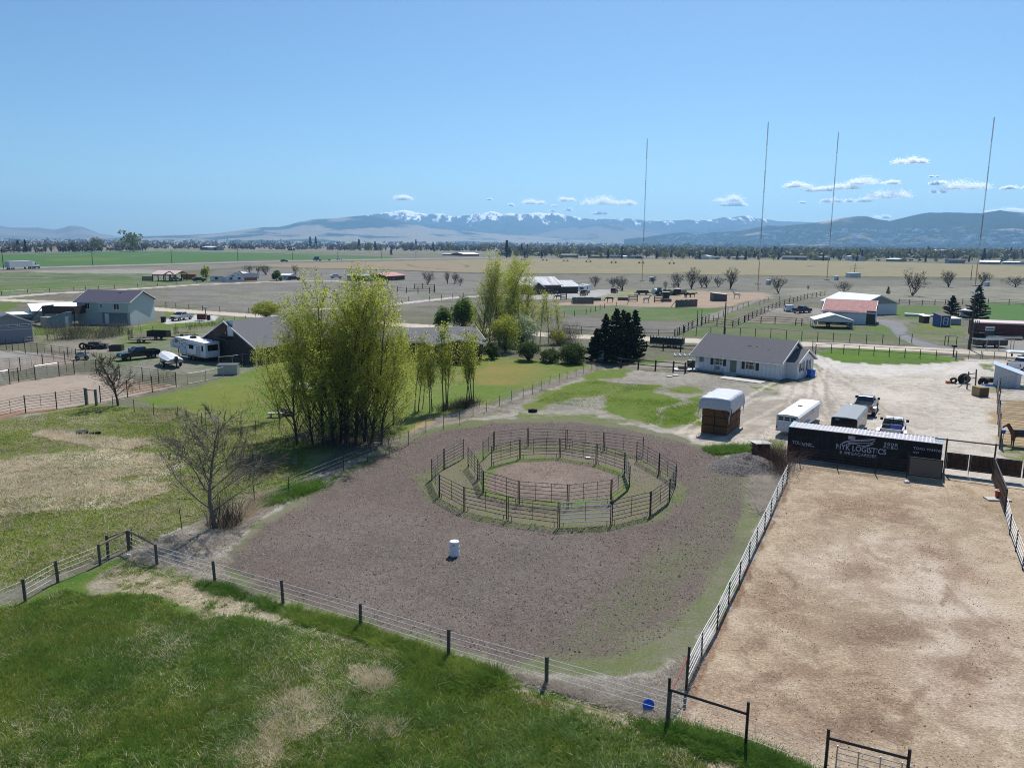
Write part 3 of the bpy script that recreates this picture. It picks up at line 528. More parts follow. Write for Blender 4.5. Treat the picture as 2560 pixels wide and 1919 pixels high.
def grow(rs,h,r,nst=9,nb=26,lo=.2,ang=38,bl=.33,sub=7,sl=.35,twig=0,wob=.05,up=.25,lean=(0,0),taper=.85):
    """a stem with branches, side branches and twigs; returns segments by level"""
    seg=[[],[],[],[]]; p=np.zeros(3); d=np.array([lean[0],lean[1],1.]); d/=np.linalg.norm(d); stem=[(p.copy(),r)]
    for i in range(nst):
        d=d+rs.normal(size=3)*wob; d[2]=max(d[2],.3); d/=np.linalg.norm(d); q=p+d*h/nst; rr=r*(1-taper*(i+1)/nst)
        seg[0].append((p,q,stem[-1][1],rr)); stem.append((q,rr)); p=q
    def limb(p,d,L,r,n,lv,upf):
        pts=[(p,r,d)]
        for i in range(n):
            d=d+rs.normal(size=3)*.13+np.array([0,0,upf/n]); d/=np.linalg.norm(d); q=p+d*L/n; r2=max(r*(1-.8*(i+1)/n),.004)
            seg[lv].append((p,q,pts[-1][1],r2)); pts.append((q,r2,d)); p=q
        return pts
    for j in range(nb):
        t=lo+(1-lo)*(j+rs.random())/nb*.97; k=min(int(t*nst),nst-1); f=t*nst-k
        b=stem[k][0]*(1-f)+stem[k+1][0]*f; br=(stem[k][1]*(1-f)+stem[k+1][1]*f)
        az=j*2.4+rs.random()*.8; a=math.radians(ang*(.75+.5*rs.random())); dd=np.array([math.sin(a)*math.cos(az),math.sin(a)*math.sin(az),math.cos(a)])
        L=h*bl*(1-.62*t)*(.7+.6*rs.random()); pts=limb(b,dd,L,br*.5,4,1,up)
        for s in range(sub):
            u=.25+.75*rs.random(); k2=min(int(u*4),3); q,r2,d2=pts[k2+1]
            d3=d2+rs.normal(size=3)*.55; d3/=np.linalg.norm(d3); pt=limb(pts[k2][0]*(1-u*4+k2)+q*(u*4-k2),d3,L*sl*(.6+.8*rs.random()),max(r2*.45,.008),3,2,up*.6)
            for w_ in range(twig):
                q3,r3,d4=pt[rs.integers(1,4)]; d5=d4+rs.normal(size=3)*.6; d5/=np.linalg.norm(d5)
                seg[3].append((q3,q3+d5*L*sl*.4*(.4+.8*rs.random()),.007,.003))
    return seg
def leaf_points(segs,n,rs,spread):
    A=np.array([s[0] for s in segs]);B=np.array([s[1] for s in segs]); L=np.linalg.norm(B-A,axis=1)*rs.random(len(A))**2.2; pr=L/L.sum()
    i=rs.choice(len(segs),n,p=pr); t=rs.random(n)[:,None]
    return A[i]*(1-t)+B[i]*t+rs.normal(size=(n,3))*spread
LEAF={}
def leafmat(key,c1,c2,tr=.45,scale=.35):
    LEAF[key]=M(key,c1,.7,0,scale=scale,col2=c2,spec=.25,transl=tr)
leafmat('leaf_poplar',(.60,.62,.10),(.36,.43,.07),.64); leafmat('leaf_catkin',(.20,.15,.04),(.15,.13,.035)); leafmat('leaf_green',(.15,.24,.04),(.08,.14,.025),.5)
leafmat('leaf_yellow',(.42,.44,.07),(.28,.32,.05),.55); leafmat('leaf_dark',(.028,.045,.016),(.014,.024,.010),.15); leafmat('leaf_white',(.66,.70,.52),(.28,.36,.13),.4)
leafmat('leaf_shrub',(.12,.17,.04),(.06,.09,.025),.4); leafmat('needle',(.022,.040,.014),(.010,.018,.008),.1); leafmat('leaf_bluegreen',(.05,.085,.05),(.03,.05,.03),.2)
leafmat('twig_brown',(.19,.155,.13),(.12,.10,.085),.0); leafmat('twig_red',(.14,.075,.05),(.09,.05,.04),0); leafmat('grass_green',(.30,.38,.075),(.10,.19,.025),.5,.6)
leafmat('grass_lush',(.17,.29,.05),(.07,.16,.022),.5,.7); leafmat('grass_yellow',(.38,.38,.10),(.20,.24,.04),.4,.4); leafmat('grass_straw',(.84,.73,.55),(.62,.52,.38),.45,.5)
leafmat('weed_pale',(.27,.38,.12),(.11,.20,.04),.4,1.4)
leafmat('grass_dry',(.58,.49,.34),(.40,.34,.24),.4,.5); leafmat('grass_grey',(.66,.60,.52),(.46,.40,.33),.4,.7); leafmat('grass_meadow',(.27,.30,.06),(.17,.22,.04),.45,.15)
def place(o,p,rz=0,s=1.): o.location=p; o.rotation_euler=(0,0,rz); o.scale=(s,s,s) if not isinstance(s,tuple) else s; return o
# ================================================================== CLOUDS
CLOUD_M=M('cloud',(.98,.98,.98),1,var=.005,transl=.7,spec=0)
_t=CLOUD_M.node_tree; _o=_t.nodes['Material Output']; _s=_o.inputs[0].links[0].from_socket; _x=nd(_t,'ShaderNodeMixShader'); _x.inputs[0].default_value=.42; _p=nd(_t,'ShaderNodeBsdfTransparent')
_t.links.new(_s,_x.inputs[1]); _t.links.new(_p.outputs[0],_x.inputs[2]); _t.links.new(_x.outputs[0],_o.inputs[0])
def cloud(px,py,wpx,hpx):
    D=27000.; d=ray(px,py); k=D/math.hypot(d[0],d[1]); c=np.array([d[0]*k,d[1]*k,CAMH+d[2]*k]); u=D/FPX
    W=wpx*u/2; H=hpx*u/2; rs=np.random.default_rng(int(px*7+py)); P=[]
    nb=max(4,int(wpx/6))
    for i in range(nb):
        x=(rs.random()*2-1)*.82; hh=(1-abs(x)**2.2)*(.45+.55*rs.random()); r=H*(.5+.5*hh)
        n=int(90+200*hh); q=rs.normal(size=(n,3))*np.array([r*.75,r*.9,r*.42]); q[:,0]+=x*W; q[:,2]+=-H*.45+H*hh*.75*rs.random()
        q[:,2]=np.maximum(q[:,2],-H*.6+abs(rs.normal(size=n))*H*.12); P.append(q)
    P=np.concatenate(P); az=math.atan2(c[0],c[1]); ca_,sa_=math.cos(az),math.sin(az)
    X=P[:,0]*ca_+P[:,1]*sa_; Y=-P[:,0]*sa_+P[:,1]*ca_
    Q=np.stack([X,Y,P[:,2]],1); n=len(Q); s1=np.cross(np.array(sd),[0,0,1.]); s1/=np.linalg.norm(s1); s2=np.cross(np.array(sd),s1); jn=rs.normal(size=(n,3))*.25
    th=rs.random(n)*6.283; e1=s1*np.cos(th)[:,None]+s2*np.sin(th)[:,None]+jn; e2=-s1*np.sin(th)[:,None]+s2*np.cos(th)[:,None]+jn; sz=(u*1.25*(.6+.8*rs.random(n)))[:,None]
    V=np.stack([Q+e1*sz,Q-e1*sz*.5+e2*sz*.9,Q-e1*sz*.5-e2*sz*.9],1).reshape(-1,3); F=np.arange(3*n).reshape(-1,3)
    o=link(bpy.data.objects.new('cloud',mesh_np('cloud',V,F,CLOUD_M))); o.location=c
    return tag(o,kind='stuff')
for c_ in [(1007,495,56,17),(1224,498,22,6),(1278,512,20,7),(1330,505,63,16),(1413,499,45,15),(1387,514,16,5),(1500,503,90,27),(1555,508,70,18),(1493,533,63,9),(1378,527,22,5),(1421,524,20,9),(1822,496,62,24),(1832,510,70,15),(2271,402,80,20),(1995,462,60,20),(2038,473,80,16),(2108,467,80,20),(2162,452,65,24),(2229,456,40,13),(2221,486,100,28),(2147,500,64,13),(2081,501,48,15),(2350,457,50,12),(2410,464,110,26),(2345,478,27,12),(2534,469,50,10),(2205,541,44,13),(2525,527,100,16),(2334,440,18,5),(2005,506,16,6)]:
    cloud(*c_)
# ================================================================== FAR TREES
def crown_lumps(rs,h,w,n,kind):
    if kind=='conifer':
        t=rs.random(n)**.8; r=w/2*(1-t)*(.55+.45*rs.random(n))*(.8+.3*np.sin(t*40)); a=rs.random(n)*6.283
        P=np.stack([r*np.cos(a),r*np.sin(a),h*(.06+.94*t)],1)
    else:
        L=[]
        for i in range(9):
            c=np.array([rs.normal()*w*.2,rs.normal()*w*.2,h*(.35+.5*rs.random())]); L.append(c+rs.normal(size=(n//9,3))*np.array([w*.15,w*.15,h*.14]))
        P=np.concatenate(L); P[:,2]=np.clip(P[:,2],h*.1,h)
    return P
def far_tree_mesh(kind,h,w,m,seed,n=170,size=.9):
    rs=np.random.default_rng(seed); P=crown_lumps(rs,h,w,n,kind)
    V,F=tris(P,np.full(len(P),size),rs)
    if kind=='bare':
        # upright fans of slender branches
        S=[]
        for i in range(70):
            a=rs.random()*6.283; sp=rs.random()*.55; d=np.array([math.cos(a)*sp*w/h,math.sin(a)*sp*w/h,1]); z=h*(.05+.3*rs.random()); L=(h-z)*(.6+.4*rs.random())
            p=np.array([d[0]*z*.8,d[1]*z*.8,z]); S.append((p,p+d*L,.12,.03))
        V2,F2=tubes(S,3); V3,F3=tubes([((0,0,0),(0,0,h*.5),.3,.12)],4)
        F2=np.concatenate([F2,F3+len(V2)]); V2=np.concatenate([V2,V3])
        F2=np.concatenate([F2[:,[0,1,2]],F2[:,[0,2,3]]]); 
        V,F=tris(P[:100],np.full(len(P[:100]),size*.55),rs,sq=.2); return joined('tree',[(V2,F2),(V,F)],m)
    V2,F2=tubes([(np.zeros(3),np.array([0,0,h*.5]),.25,.1)],4); F2=np.concatenate([F2[:,[0,1,2]],F2[:,[0,2,3]]])
    return joined('tree',[(V,F),(V2,F2)],m)
FT={'conifer':[far_tree_mesh('conifer',11,5,LEAF['needle'],i,230,1.0) for i in range(3)],
    'bare':[far_tree_mesh('bare',9,8,LEAF['twig_brown'],20+i,100,1.1) for i in range(3)],
    'pale':[far_tree_mesh('lump',9,8,M('leaf_pale_far',(.27,.28,.10),.8,col2=(.17,.17,.08),scale=.4,transl=.2),40+i,190,.9) for i in range(3)],
    'bush':[far_tree_mesh('lump',4.5,6,M('leaf_brown_far',(.12,.10,.08),.8,col2=(.07,.058,.048),scale=.4),60+i,170,.7) for i in range(2)]}
LAB={'conifer':('spruce_tree','dark green conifer in the far belt of trees','conifer','dark conifers in the far tree belt'),
     'bare':('bare_tree','leafless brown cottonwood in the far belt of trees','bare tree','leafless cottonwoods in the far tree belt'),
     'pale':('budding_tree','pale green budding tree in the far belt of trees','tree','budding trees in the far tree belt'),
     'bush':('bush','low brown bush at the foot of the far tree belt','bush','brown bushes of the far tree belt')}
def far_tree(kind,px,py,s,rs):
    nm,lb,ct,gp=LAB[kind]; ms=FT[kind]; o=link(bpy.data.objects.new(nm,ms[rs.integers(len(ms))])); tag(o,lb,ct,gp)
    p=at(px,py); place(o,p,rs.random()*6.28,s); return o
rs=np.random.default_rng(5)
def belt(x0,x1,n,ytop,ybot,mix,smin=.8,smax=1.4):
    ks=list(mix); pr=np.array([mix[k] for k in ks]); pr=pr/pr.sum()
    for i in range(n):
        x=x0+(x1-x0)*(i+rs.random())/n; f=rs.random(); y=ytop(x)*(1-f)+ybot(x)*f
        far_tree(ks[rs.choice(len(ks),p=pr)],x,y,smin+(smax-smin)*rs.random(),rs)
lin=lambda a,b:(lambda x:np.interp(x,a,b))
belt(1285,2560,150,lin([1280,2560],[636,643]),lin([1280,1900,2560],[643,646,652]),{'bare':.48,'pale':.41,'conifer':.11},.8,1.35)
belt(1290,2560,45,lin([1280,2560],[645,655]),lin([1280,1900,2560],[646,650,660]),{'bush':.5,'conifer':.3,'pale':.2},.55,.95)
belt(860,1290,34,lin([860,1290],[626,627]),lin([860,1290],[627,629]),{'bare':.5,'pale':.45,'conifer':.05},1.0,1.7)
belt(145,260,18,lin([0,600],[629,626]),lin([0,600],[631,629]),{'bush':.6,'bare':.4},1.2,2.0)
belt(270,370,12,lin([0,600],[628,625]),lin([0,600],[629,627]),{'bush':.6,'bare':.4},1.2,1.7)
belt(0,130,14,lin([0,600],[630,626]),lin([0,600],[633,629]),{'bush':.5,'bare':.4,'conifer':.1},.9,1.5)
far_tree('pale',333,629,3.2,rs); far_tree('pale',310,624,2.0,rs); far_tree('pale',237,629,2.2,rs)
for x,y,s in ((898,626,1.8),(914,626,1.2),(920,626,1.1),(1267,644,1.7),(1274,643,1.0),(776,618,2.4),(790,618,2.4),(1318,633,1.3),(1040,619,2),(978,638,.9)): far_tree('conifer',x,y,s,rs)
# woods and settlement beyond, too far off to count
def far_mass(name,x0,x1,y0,y1,n,m,h,seed,size=3.5,thick=True,lf=None):
    rs=np.random.default_rng(seed); Ps=[];Sz=[]
    for i in range(n):
        x=x0+(x1-x0)*rs.random(); y=y0+(y1-y0)*rs.random()**1.3; p=at(x,y+(x-1280)*.0079); k=9; hh=h*(.5+.8*rs.random())
        if lf and not lf(x,y,rs): continue
        r=p.length/900.; q=rs.normal(size=(k,3))*np.array([hh*.5,hh*.5,hh*.3]); q[:,2]=abs(q[:,2])+hh*.25; Ps.append(q+np.array(p)); Sz.append(np.full(k,size*.7))
    P=np.concatenate(Ps); V,F=tris(P,np.concatenate(Sz),rs,sq=.9)
    return tag(link(bpy.data.objects.new(name,mesh_np(name,V,F,m))),kind='stuff')
far_mass('distant_woods',-200,2800,613.5,629,2600,M('wood_mass',(.23,.20,.17),.9,col2=(.14,.125,.10),scale=.03),8,1,4.2)
far_mass('distant_woods',1250,2800,615,640,2600,M('wood_mass2',(.26,.26,.14),.9,col2=(.16,.15,.11),scale=.03),9,2,3.6)
far_mass('distant_conifers',-200,2800,613,634,80,LEAF['needle'],10,3,3.5)
far_mass('distant_woods',-200,2800,608,614,700,M('wood_mass3',(.15,.145,.12),.9,col2=(.09,.088,.075),scale=.02),14,8,9)
# town: pale roofs far off
def town():
    rs=np.random.default_rng(9); B=MB(); D_=MB()
    for i in range(620):
        x=rs.random()*2700-60; c=rs.random()
        if x<1250: y=609+rs.random()**1.2*16
        else: y=605.5+rs.random()*13+(x-1280)*.006
        if x<640 and c<.3: continue
        p=at(x,y+(0 if x>1250 else (x-1280)*.006)); dd=p.length; s=dd/FPX*(1.2+4.2*rs.random()**2.5); h=dd/FPX*(.7+.9*rs.random())
        a=rs.normal()*.3; ca_,sa_=math.cos(a),math.sin(a); L,Wd=s*1.6,s
        q=[(p[0]+u*L*ca_-v*Wd*sa_,p[1]+u*L*sa_+v*Wd*ca_) for u,v in ((-1,-1),(1,-1),(1,1),(-1,1))]
        (B if rs.random()<.6 else D_).hexa([(*t,-1) for t in q],[(*t,h) for t in q])
    for nm,b,m in (('distant_town',B,M('town_white',(.78,.78,.78),.5,var=.1,scale=.01)),('distant_town',D_,M('town_grey',(.22,.2,.19),.7,var=.4,scale=.01))):
        tag(link(bpy.data.objects.new(nm,b.mesh(nm,m))),kind='stuff')
town()
def town_on_slopes():
    rs=np.random.default_rng(19); B=MB(); bpy.context.view_layer.update(); hs=[o for o in sc.objects if o.name.startswith('forested_hills')]; C0=Vector((0,0,CAMH))
    for i in range(900):
        x=rs.uniform(1640,2620); y=612-rs.random()**1.5*(22+24*min(1,max(0,(x-1700)/400))); d=Vector(ray(x,y)).normalized(); best=None
        for h in hs:
            ok,loc,nrm,_i=h.ray_cast(C0,d)
            if ok and (best is None or (loc-C0).length<(best-C0).length): best=loc
        if best is None or best.z>120: continue
        s=(best-C0).length/FPX*(1.3+4.0*rs.random()**3); B.box(best.x-s*1.2,best.x+s*1.2,best.y-s,best.y+s,best.z-6,best.z+s*.7)
    if B.v: tag(link(bpy.data.objects.new('distant_town',B.mesh('distant_town',_mc['town_white']))),kind='stuff')
town_on_slopes()
# ================================================================== BUILDINGS
def M_(k,c,**a): return M(k,c,**a)
M('wall_white',(.76,.77,.79),.6,var=.05); M('wall_bluegrey',(.45,.50,.50),.7,var=.03,stretch=(.2,.2,30),scale=2); M('wall_grey',(.30,.29,.31),.7,var=.04)
M('wall_brown',(.075,.055,.045),.8); M('brick',(.11,.045,.03),.9,var=.3,scale=9); M('metal_white',(.66,.67,.70),.65,0,var=.05,spec=.25); M('metal_grey',(.42,.43,.44),.4,.4)
M('red_roof',(.47,.235,.215),.85,var=.12,scale=1.2); M('wall_tan',(.34,.27,.20),.8); M('blue_paint',(.03,.08,.28),.5); M('shed_red',(.13,.025,.022),.6); M('door_green',(.17,.22,.21),.5)
M('deck',(.05,.032,.022),.8); M('metal_roof_grey',(.55,.55,.57),.7,0,spec=.2,var=.35,stretch=(3,.1,.1),scale=1.2); M('pink_roof',(.62,.45,.43),.5); M('black_shutter',(.02,.016,.018),.5)
def frame_to(a,b):
    """origin a, x axis towards b, y axis away from the camera"""
    return hd(a,b)
def window(par,x,z,w,h,y=0,axis='x',div=1,m='white_paint',shut=False,name='window',sign=1):
    """window on the wall plane y (front) or, for axis 'y', on the plane x"""
    t=.09
    def bx(mb,u0,u1,z0,z1,d0,d1):
        if axis=='x': mb.box(u0,u1,y-d1*sign,y-d0*sign,z0,z1) if sign>0 else mb.box(u0,u1,y+d0,y+d1,z0,z1)
        else: mb.box(y+d0 if sign>0 else y-d1,y+d1 if sign>0 else y-d0,u0,u1,z0,z1)
    f=MB(); bx(f,x-w/2,x+w/2,z,z+t,.0,.07); bx(f,x-w/2,x+w/2,z+h-t,z+h,.0,.07); bx(f,x-w/2,x-w/2+t,z+t,z+h-t,.0,.07); bx(f,x+w/2-t,x+w/2,z+t,z+h-t,.0,.07)
    if div==1: bx(f,x-w/2+t,x+w/2-t,z+h*.5-.03,z+h*.5+.03,.01,.06)
    if div==2: bx(f,x-.04,x+.04,z+t,z+h-t,.01,.06)
    fo=part(name,f,m,par)
    g=MB(); bx(g,x-w/2+t,x+w/2-t,z+t,z+h-t,.004,.02); part('pane',g,'glass',fo)
    if shut:
        for s in (-1,1):
            q=MB(); bx(q,x+s*(w/2+.3)-.22,x+s*(w/2+.3)+.22,z,z+h,.0,.05)
            part('shutter',q,'black_shutter',par)
def gable(par,x0,x1,y0,y1,hw,rise,wall,roof,ov=.4,ridge='x',th=.16,trim='white_paint',z0=0,off=.5,rake=True,wname='wall',rname='roof'):
    """closed walls with gables and two roof slabs; ridge along x or y; off = ridge position across"""
    b=MB()
    if ridge=='x':
        ym=y0+(y1-y0)*off; b.prism([(y0,z0),(y1,z0),(y1,z0+hw),(ym,z0+hw+rise),(y0,z0+hw)],x0,x1,'x')
        wo=part(wname,b,wall,par)
        for s,(ya,yb) in enumerate(((y0,ym),(y1,ym))):
            sl=rise/(abs(yb-ya)); e=ov*(1 if ya==y0 else -1); r=MB(); ze=z0+hw-ov*sl+.02; zr=z0+hw+rise+.02
            r.hexa(*[[(xx,yy,zz+d) for xx,yy,zz in ((x0-ov,ya-e,ze),(x1+ov,ya-e,ze),(x1+ov,yb,zr),(x0-ov,yb,zr))] for d in (0,th)]); ro=part(rname,r,roof,par)
            if trim:
                t=MB(); t.hexa(*[[(xx,yy+dy,zz+d) for xx,yy,zz,dy in ((x0-ov,ya-e,ze,0),(x1+ov,ya-e,ze,0),(x1+ov,ya-e,ze,-.06 if ya==y0 else .06),(x0-ov,ya-e,ze,-.06 if ya==y0 else .06))] for d in (-.08,th*.7)]); part('fascia',t,trim,ro)
                if rake:
                    for xe,dx in ((x0-ov,-.05),(x1+ov,.05)):
                        t=MB(); t.hexa(*[[(xe,ya-e,ze+d),(xe+dx,ya-e,ze+d),(xe+dx,yb,zr+d),(xe,yb,zr+d)] for d in (-.06,th+.02)]); part('rake_board',t,trim,ro)
    else:
        xm=x0+(x1-x0)*off; b.prism([(x0,z0),(x1,z0),(x1,z0+hw),(xm,z0+hw+rise),(x0,z0+hw)],y0,y1)
        wo=part(wname,b,wall,par)
        for xa,xb in ((x0,xm),(x1,xm)):
            sl=rise/abs(xb-xa); e=ov*(1 if xa==x0 else -1); ze=z0+hw-ov*sl+.02; zr=z0+hw+rise+.02; r=MB()
            r.hexa(*[[(xa-e,yy1,ze+d),(xa-e,yy2,ze+d),(xb,yy2,zr+d),(xb,yy1,zr+d)] for d in (0,th) for yy1,yy2 in ((y0-ov,y1+ov),)]); ro=part(rname,r,roof,par)
            if trim:
                t=MB(); t.hexa(*[[(xa-e,y0-ov-.05,ze+d),(xa-e,y0-ov,ze+d),(xb,y0-ov,zr+d),(xb,y0-ov-.05,zr+d)] for d in (-.06,th+.02)]); part('rake_board',t,trim,ro)
    return wo
def vents(par,pts,m='galvanised'):
    for x,y,z,k in pts:
        v=MB(); v.tube((x,y,z-.25),(x,y,z+.35),.07) if k else v.box(x-.25,x+.25,y-.15,y+.15,z-.12,z+.18)
        part('roof_vent',v,m if k else 'black_steel',par)
# ---- white board-and-batten house
A=at(1737.4,924); B=at(1947.5,950.3); L=(B-A).length; rz=hd(A,B)
t=thing('house','white board and batten house with dark shutters and grey shingle roof','house',A,rz)
HW=hgt(1947.5,903,B)-.1; Dp=8.6; RH=2.35
wo=gable(t,0,L,0,Dp,HW,RH,'wall_white','shingle',.55,'x')
bt=MB()
for i in range(int(L/.62)+1):
    x=i*.62+.1
    if x<L: bt.box(x-.035,x+.035,-.03,-.002,.15,HW-.02)
for i in range(int(Dp/.62)):
    y=.3+i*.62; zz=HW+RH*(1-abs(y-Dp/2)/(Dp/2)); bt.box(L+.002,L+.03,y-.035,y+.035,.15,zz-.12)
part('batten',bt,M('batten',(.62,.64,.67),.6),wo,kind='stuff')
part('foundation',MB().box(-.02,L+.02,-.02,.2,0,.22),'concrete',t)
U=L/210.1
window(t,(1797.5-1737.4)*U,1.05,1.35,1.1,shut=True); window(t,(1877.5-1737.4)*U,.95,1.45,1.45,shut=True)
xd=(1836-1737.4)*U; d_=part('door',MB().box(xd-.5,xd+.5,-.05,-.003,.3,2.45),'door_green',t); part('door_glass',MB().box(xd-.32,xd+.32,-.07,-.051,.6,2.2),M('storm_glass',(.10,.13,.13),.15,spec=.7),d_)
fr=MB(); fr.box(xd-.62,xd-.5,-.06,-.003,.25,2.55); fr.box(xd+.5,xd+.62,-.06,-.003,.25,2.55); fr.box(xd-.5,xd+.5,-.06,-.003,2.45,2.55); part('door_frame',fr,'white_paint',d_)
part('step',MB().box(xd-.9,xd+.9,-1.1,-.02,0,.18),'concrete',t)
part('meter_box',MB().box(.7,1.25,-.14,-.003,1.3,2.5),M('meter',(.16,.2,.22),.5),t)
part('gas_meter',MB().box(3.4,3.8,-.35,-.05,.5,.9).tube((3.2,-.2,.1),(3.2,-.2,1.1),.04).tube((4.3,-.2,.1),(4.3,-.2,.7),.04),M('meter2',(.22,.24,.25),.5),t)
part('wall_lamp',MB().box(xd+.9,xd+1.15,-.2,-.003,2.2,2.42),'black_steel',t)
zr=HW+RH*.55
vents(t,[(L*.565,2.4,zr-.0,0),(L*.645,2.4,zr,1),(L*.80,2.0,zr-.25,1),(L*.63,4.6,HW+RH,1)])
# bump-out wing at the east gable
w2=gable(t,L,L+1.5,2.2,8.0,HW-.15,1.35,'wall_white','shingle',.35,'x',wname='wing_wall')
bt=MB()
for i in range(8): bt.box(L+1.502,L+1.53,2.5+i*.72-.035,2.5+i*.72+.035,.15,HW-.2)
part('batten',bt,M('batten',(.62,.64,.67),.6),w2,kind='stuff')
for yy in (3.7,6.1):
    window(t,yy,.95,.8,1.35,y=L+1.5,axis='y')
    for s in (-1,1): part('shutter',MB().box(L+1.5,L+1.55,yy+s*.62-.16,yy+s*.62+.16,.95,2.3),'black_shutter',t)
# patio slab, deck stuff beside it
s_o=thing('patio_slab','concrete patio slab in front of the green door of the white house','patio',at(1845,950),rz)
part('slab',MB().box(-2.6,3.4,-.6,1.3,.0,.09),'concrete',s_o)
bn=thing('wheelie_bin','blue wheeled rubbish bin at the corner of the white house','bin',at(2027,943),.3)
part('body',MB().taper(-.34,.34,-.38,.38,.08,1.0,-.04,-.04),'plastic_blue',bn,bevel=.03); part('lid',MB().box(-.42,.42,-.46,.46,1.0,1.09),'plastic_blue',bn); [part('wheel',MB().tube((s*.36,.3,.12),(s*.44,.3,.12),.12,n=10),'rubber',bn) for s in (-1,1)]
# ---- pale blue two-storey house on the west side
A=at(240,811); B=at(327,812.6); A=B+(A-B).normalized()*((at(212,808)-B).length); L=(B-A).length; rz=hd(A,B)
Dv=(at(408,803)-B); Dp=9.6
t=thing('house','pale blue two storey house with purple shingle roof and a brown deck','house',A,rz)
HW=hgt(318,754.7,B); RH=hgt(363,727,B+Dv*.5)-HW
gable(t,0,L,0,Dp,HW,RH*.95,'wall_bluegrey','shingle_blue',.5,'x')
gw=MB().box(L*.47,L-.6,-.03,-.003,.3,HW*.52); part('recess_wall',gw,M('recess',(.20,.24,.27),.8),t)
part('door',MB().box(L*.52,L*.52+.9,-.07,-.035,.3,2.4),'white_paint',t)
part('upper_storey',MB().box(L*.42,L+.02,-.5,-.003,HW*.53,HW-.25),'wall_bluegrey',t)
window(t,L*.78,HW*.66,1.35,1.35,y=-.5,div=2); window(t,L*.49,HW*.72,.65,1.0,y=-.5,div=1); window(t,L*.2,HW*.66,1.1,1.4,y=0,div=2)
part('flood_lamp',MB().box(L+.003,L+.2,.4,.6,HW-.5,HW-.3),'white_paint',t)
zr=HW+RH*.8; vents(t,[(L*.62,Dp*.36,HW+RH*.7,1),(L*.72,Dp*.42,HW+RH*.8,1),(L*.66,Dp*.38,HW+RH*.74,0)])
dk=thing('deck','dark brown raised timber deck with stairs beside the pale blue house','deck',A,rz)
dx0=-5.2
part('platform',MB().box(dx0,1.8,-3.6,-.05,2.9,3.1),'deck',dk); part('skirt',MB().box(dx0,1.8,-3.72,-3.6,2.5,4.1).box(dx0-.1,dx0,-3.7,-.05,2.5,4.1).box(1.8,1.9,-3.7,-.05,2.5,4.1),'deck',dk)
for px_ in (dx0+.1,-1.7,1.6): bar('post','deck',(px_,-3.5,0),(px_,-3.5,2.9),.18,dk,shape='box')
for k in range(9): part('stair_tread',MB().box(dx0-.3-.32*k,dx0-.3*k,-3.5,-2.3,2.75-.3*k,2.82-.3*k),'deck',dk)
bar('stair_rail','deck',(dx0,-3.6,3.9),(dx0-2.9,-3.6,1.2),.12,dk,shape='box'); part('lower_platform',MB().box(dx0-5.5,dx0-2.7,-3.6,-1.6,.55,.7),'deck',dk)
part('lower_rail',MB().box(dx0-5.5,dx0-5.4,-3.6,-1.6,.7,1.6).box(dx0-5.5,dx0-2.8,-3.62,-3.52,1.1,1.6),'deck',dk)
part('lean_to_roof',MB().hexa(*[[(dx0+.8,-4.2,2.5+d),(1.4,-4.2,1.9+1.0+d),(1.4,-3.75,3.1+d),(dx0+.8,-3.75,2.7+d)] for d in (0,.1)]),'deck',dk)
sh=thing('shed','blue lean-to shed with sloping front under the brown deck','shed',A+Matrix.Rotation(rz,3,'Z')@Vector((-2.2,-6.6,0)),rz+.05)
b=MB(); b.hexa([(0,0,0),(3.8,0,0),(3.8,2.4,0),(0,2.4,0)],[(0,0,1.8),(3.8,0,3.0),(3.8,2.4,3.0),(0,2.4,1.8)]); part('wall',b,M('shed_blue',(.22,.29,.36),.6),sh)
b=MB(); b.hexa(*[[(-.15,-.15,1.82+d-.05),(3.95,-.15,3.07+d),(3.95,2.5,3.07+d),(-.15,2.5,1.82+d-.05)] for d in (0,.08)]); part('roof',b,'white_paint',sh)
part('side_room',MB().box(-1.6,-.02,.2,2.2,0,2.1),M('shed_cream',(.42,.40,.36),.7),sh); part('door',MB().box(1.0,2.6,-.04,-.003,.1,1.9),M('shed_door',(.24,.32,.40),.6),sh)
# ---- long white-roofed outbuilding
A=at(84,806); B=at(150,803); L=(at(245,797)-A).length; rz=hd(A,B)
t=thing('outbuilding','long low outbuilding with bright white flat roof beside the pale blue house','outbuilding',A,rz)
HW=hgt(82,779,A); m_=M('blueish_wall',(.30,.34,.35),.6)
part('wall',MB().box(0,L,0,9.0,0,HW),m_,t); b=MB(); b.hexa(*[[(-.2,-.2,HW+d),(L+.2,-.2,HW+d),(L+.2,9.3,HW+1.0+d),(-.2,9.3,HW+1.0+d)] for d in (0.003,.15)]); part('roof',b,'white_roof',t)
part('gable_wall',MB().prism([(0,HW),(9.0,HW),(9.0,HW+.95)],0,.1,'x'),m_,t)
part('door',MB().box(L*.34,L*.34+1.0,-.05,-.003,.1,2.2),'white_paint',t)
part('annex_wall',MB().box(-5.5,-.02,1,8,0,HW*.72),m_,t); part('annex_roof',MB().box(-5.7,-.02,.8,8.3,HW*.72+.003,HW*.72+.13),'white_roof',t)
# ---- grey shop at the frame edge
B=at(84,853); A=at(-60,863); L=(B-A).length; rz=hd(A,B)
t=thing('workshop','grey two-tone workshop with white trim bands and slit windows','workshop',A,rz)
HW=hgt(84,805,B); ap=hgt(23,785,B+(A-B)*.42)-HW
gable(t,0,L,0,13,HW,max(ap,1.6),'wall_grey','shingle',.35,'y',off=.58)
part('trim_band',MB().box(0,L,-.04,-.003,HW-.35,HW-.22).box(0,L,-.04,-.003,HW*.66,HW*.66+.13).box(L-.12,L,-.05,-.003,0,HW),M('trim_blue',(.55,.60,.66),.6),t)
for xx in (.66,.86): window(t,L*xx,HW*.66+.55,1.5,.42,div=0)
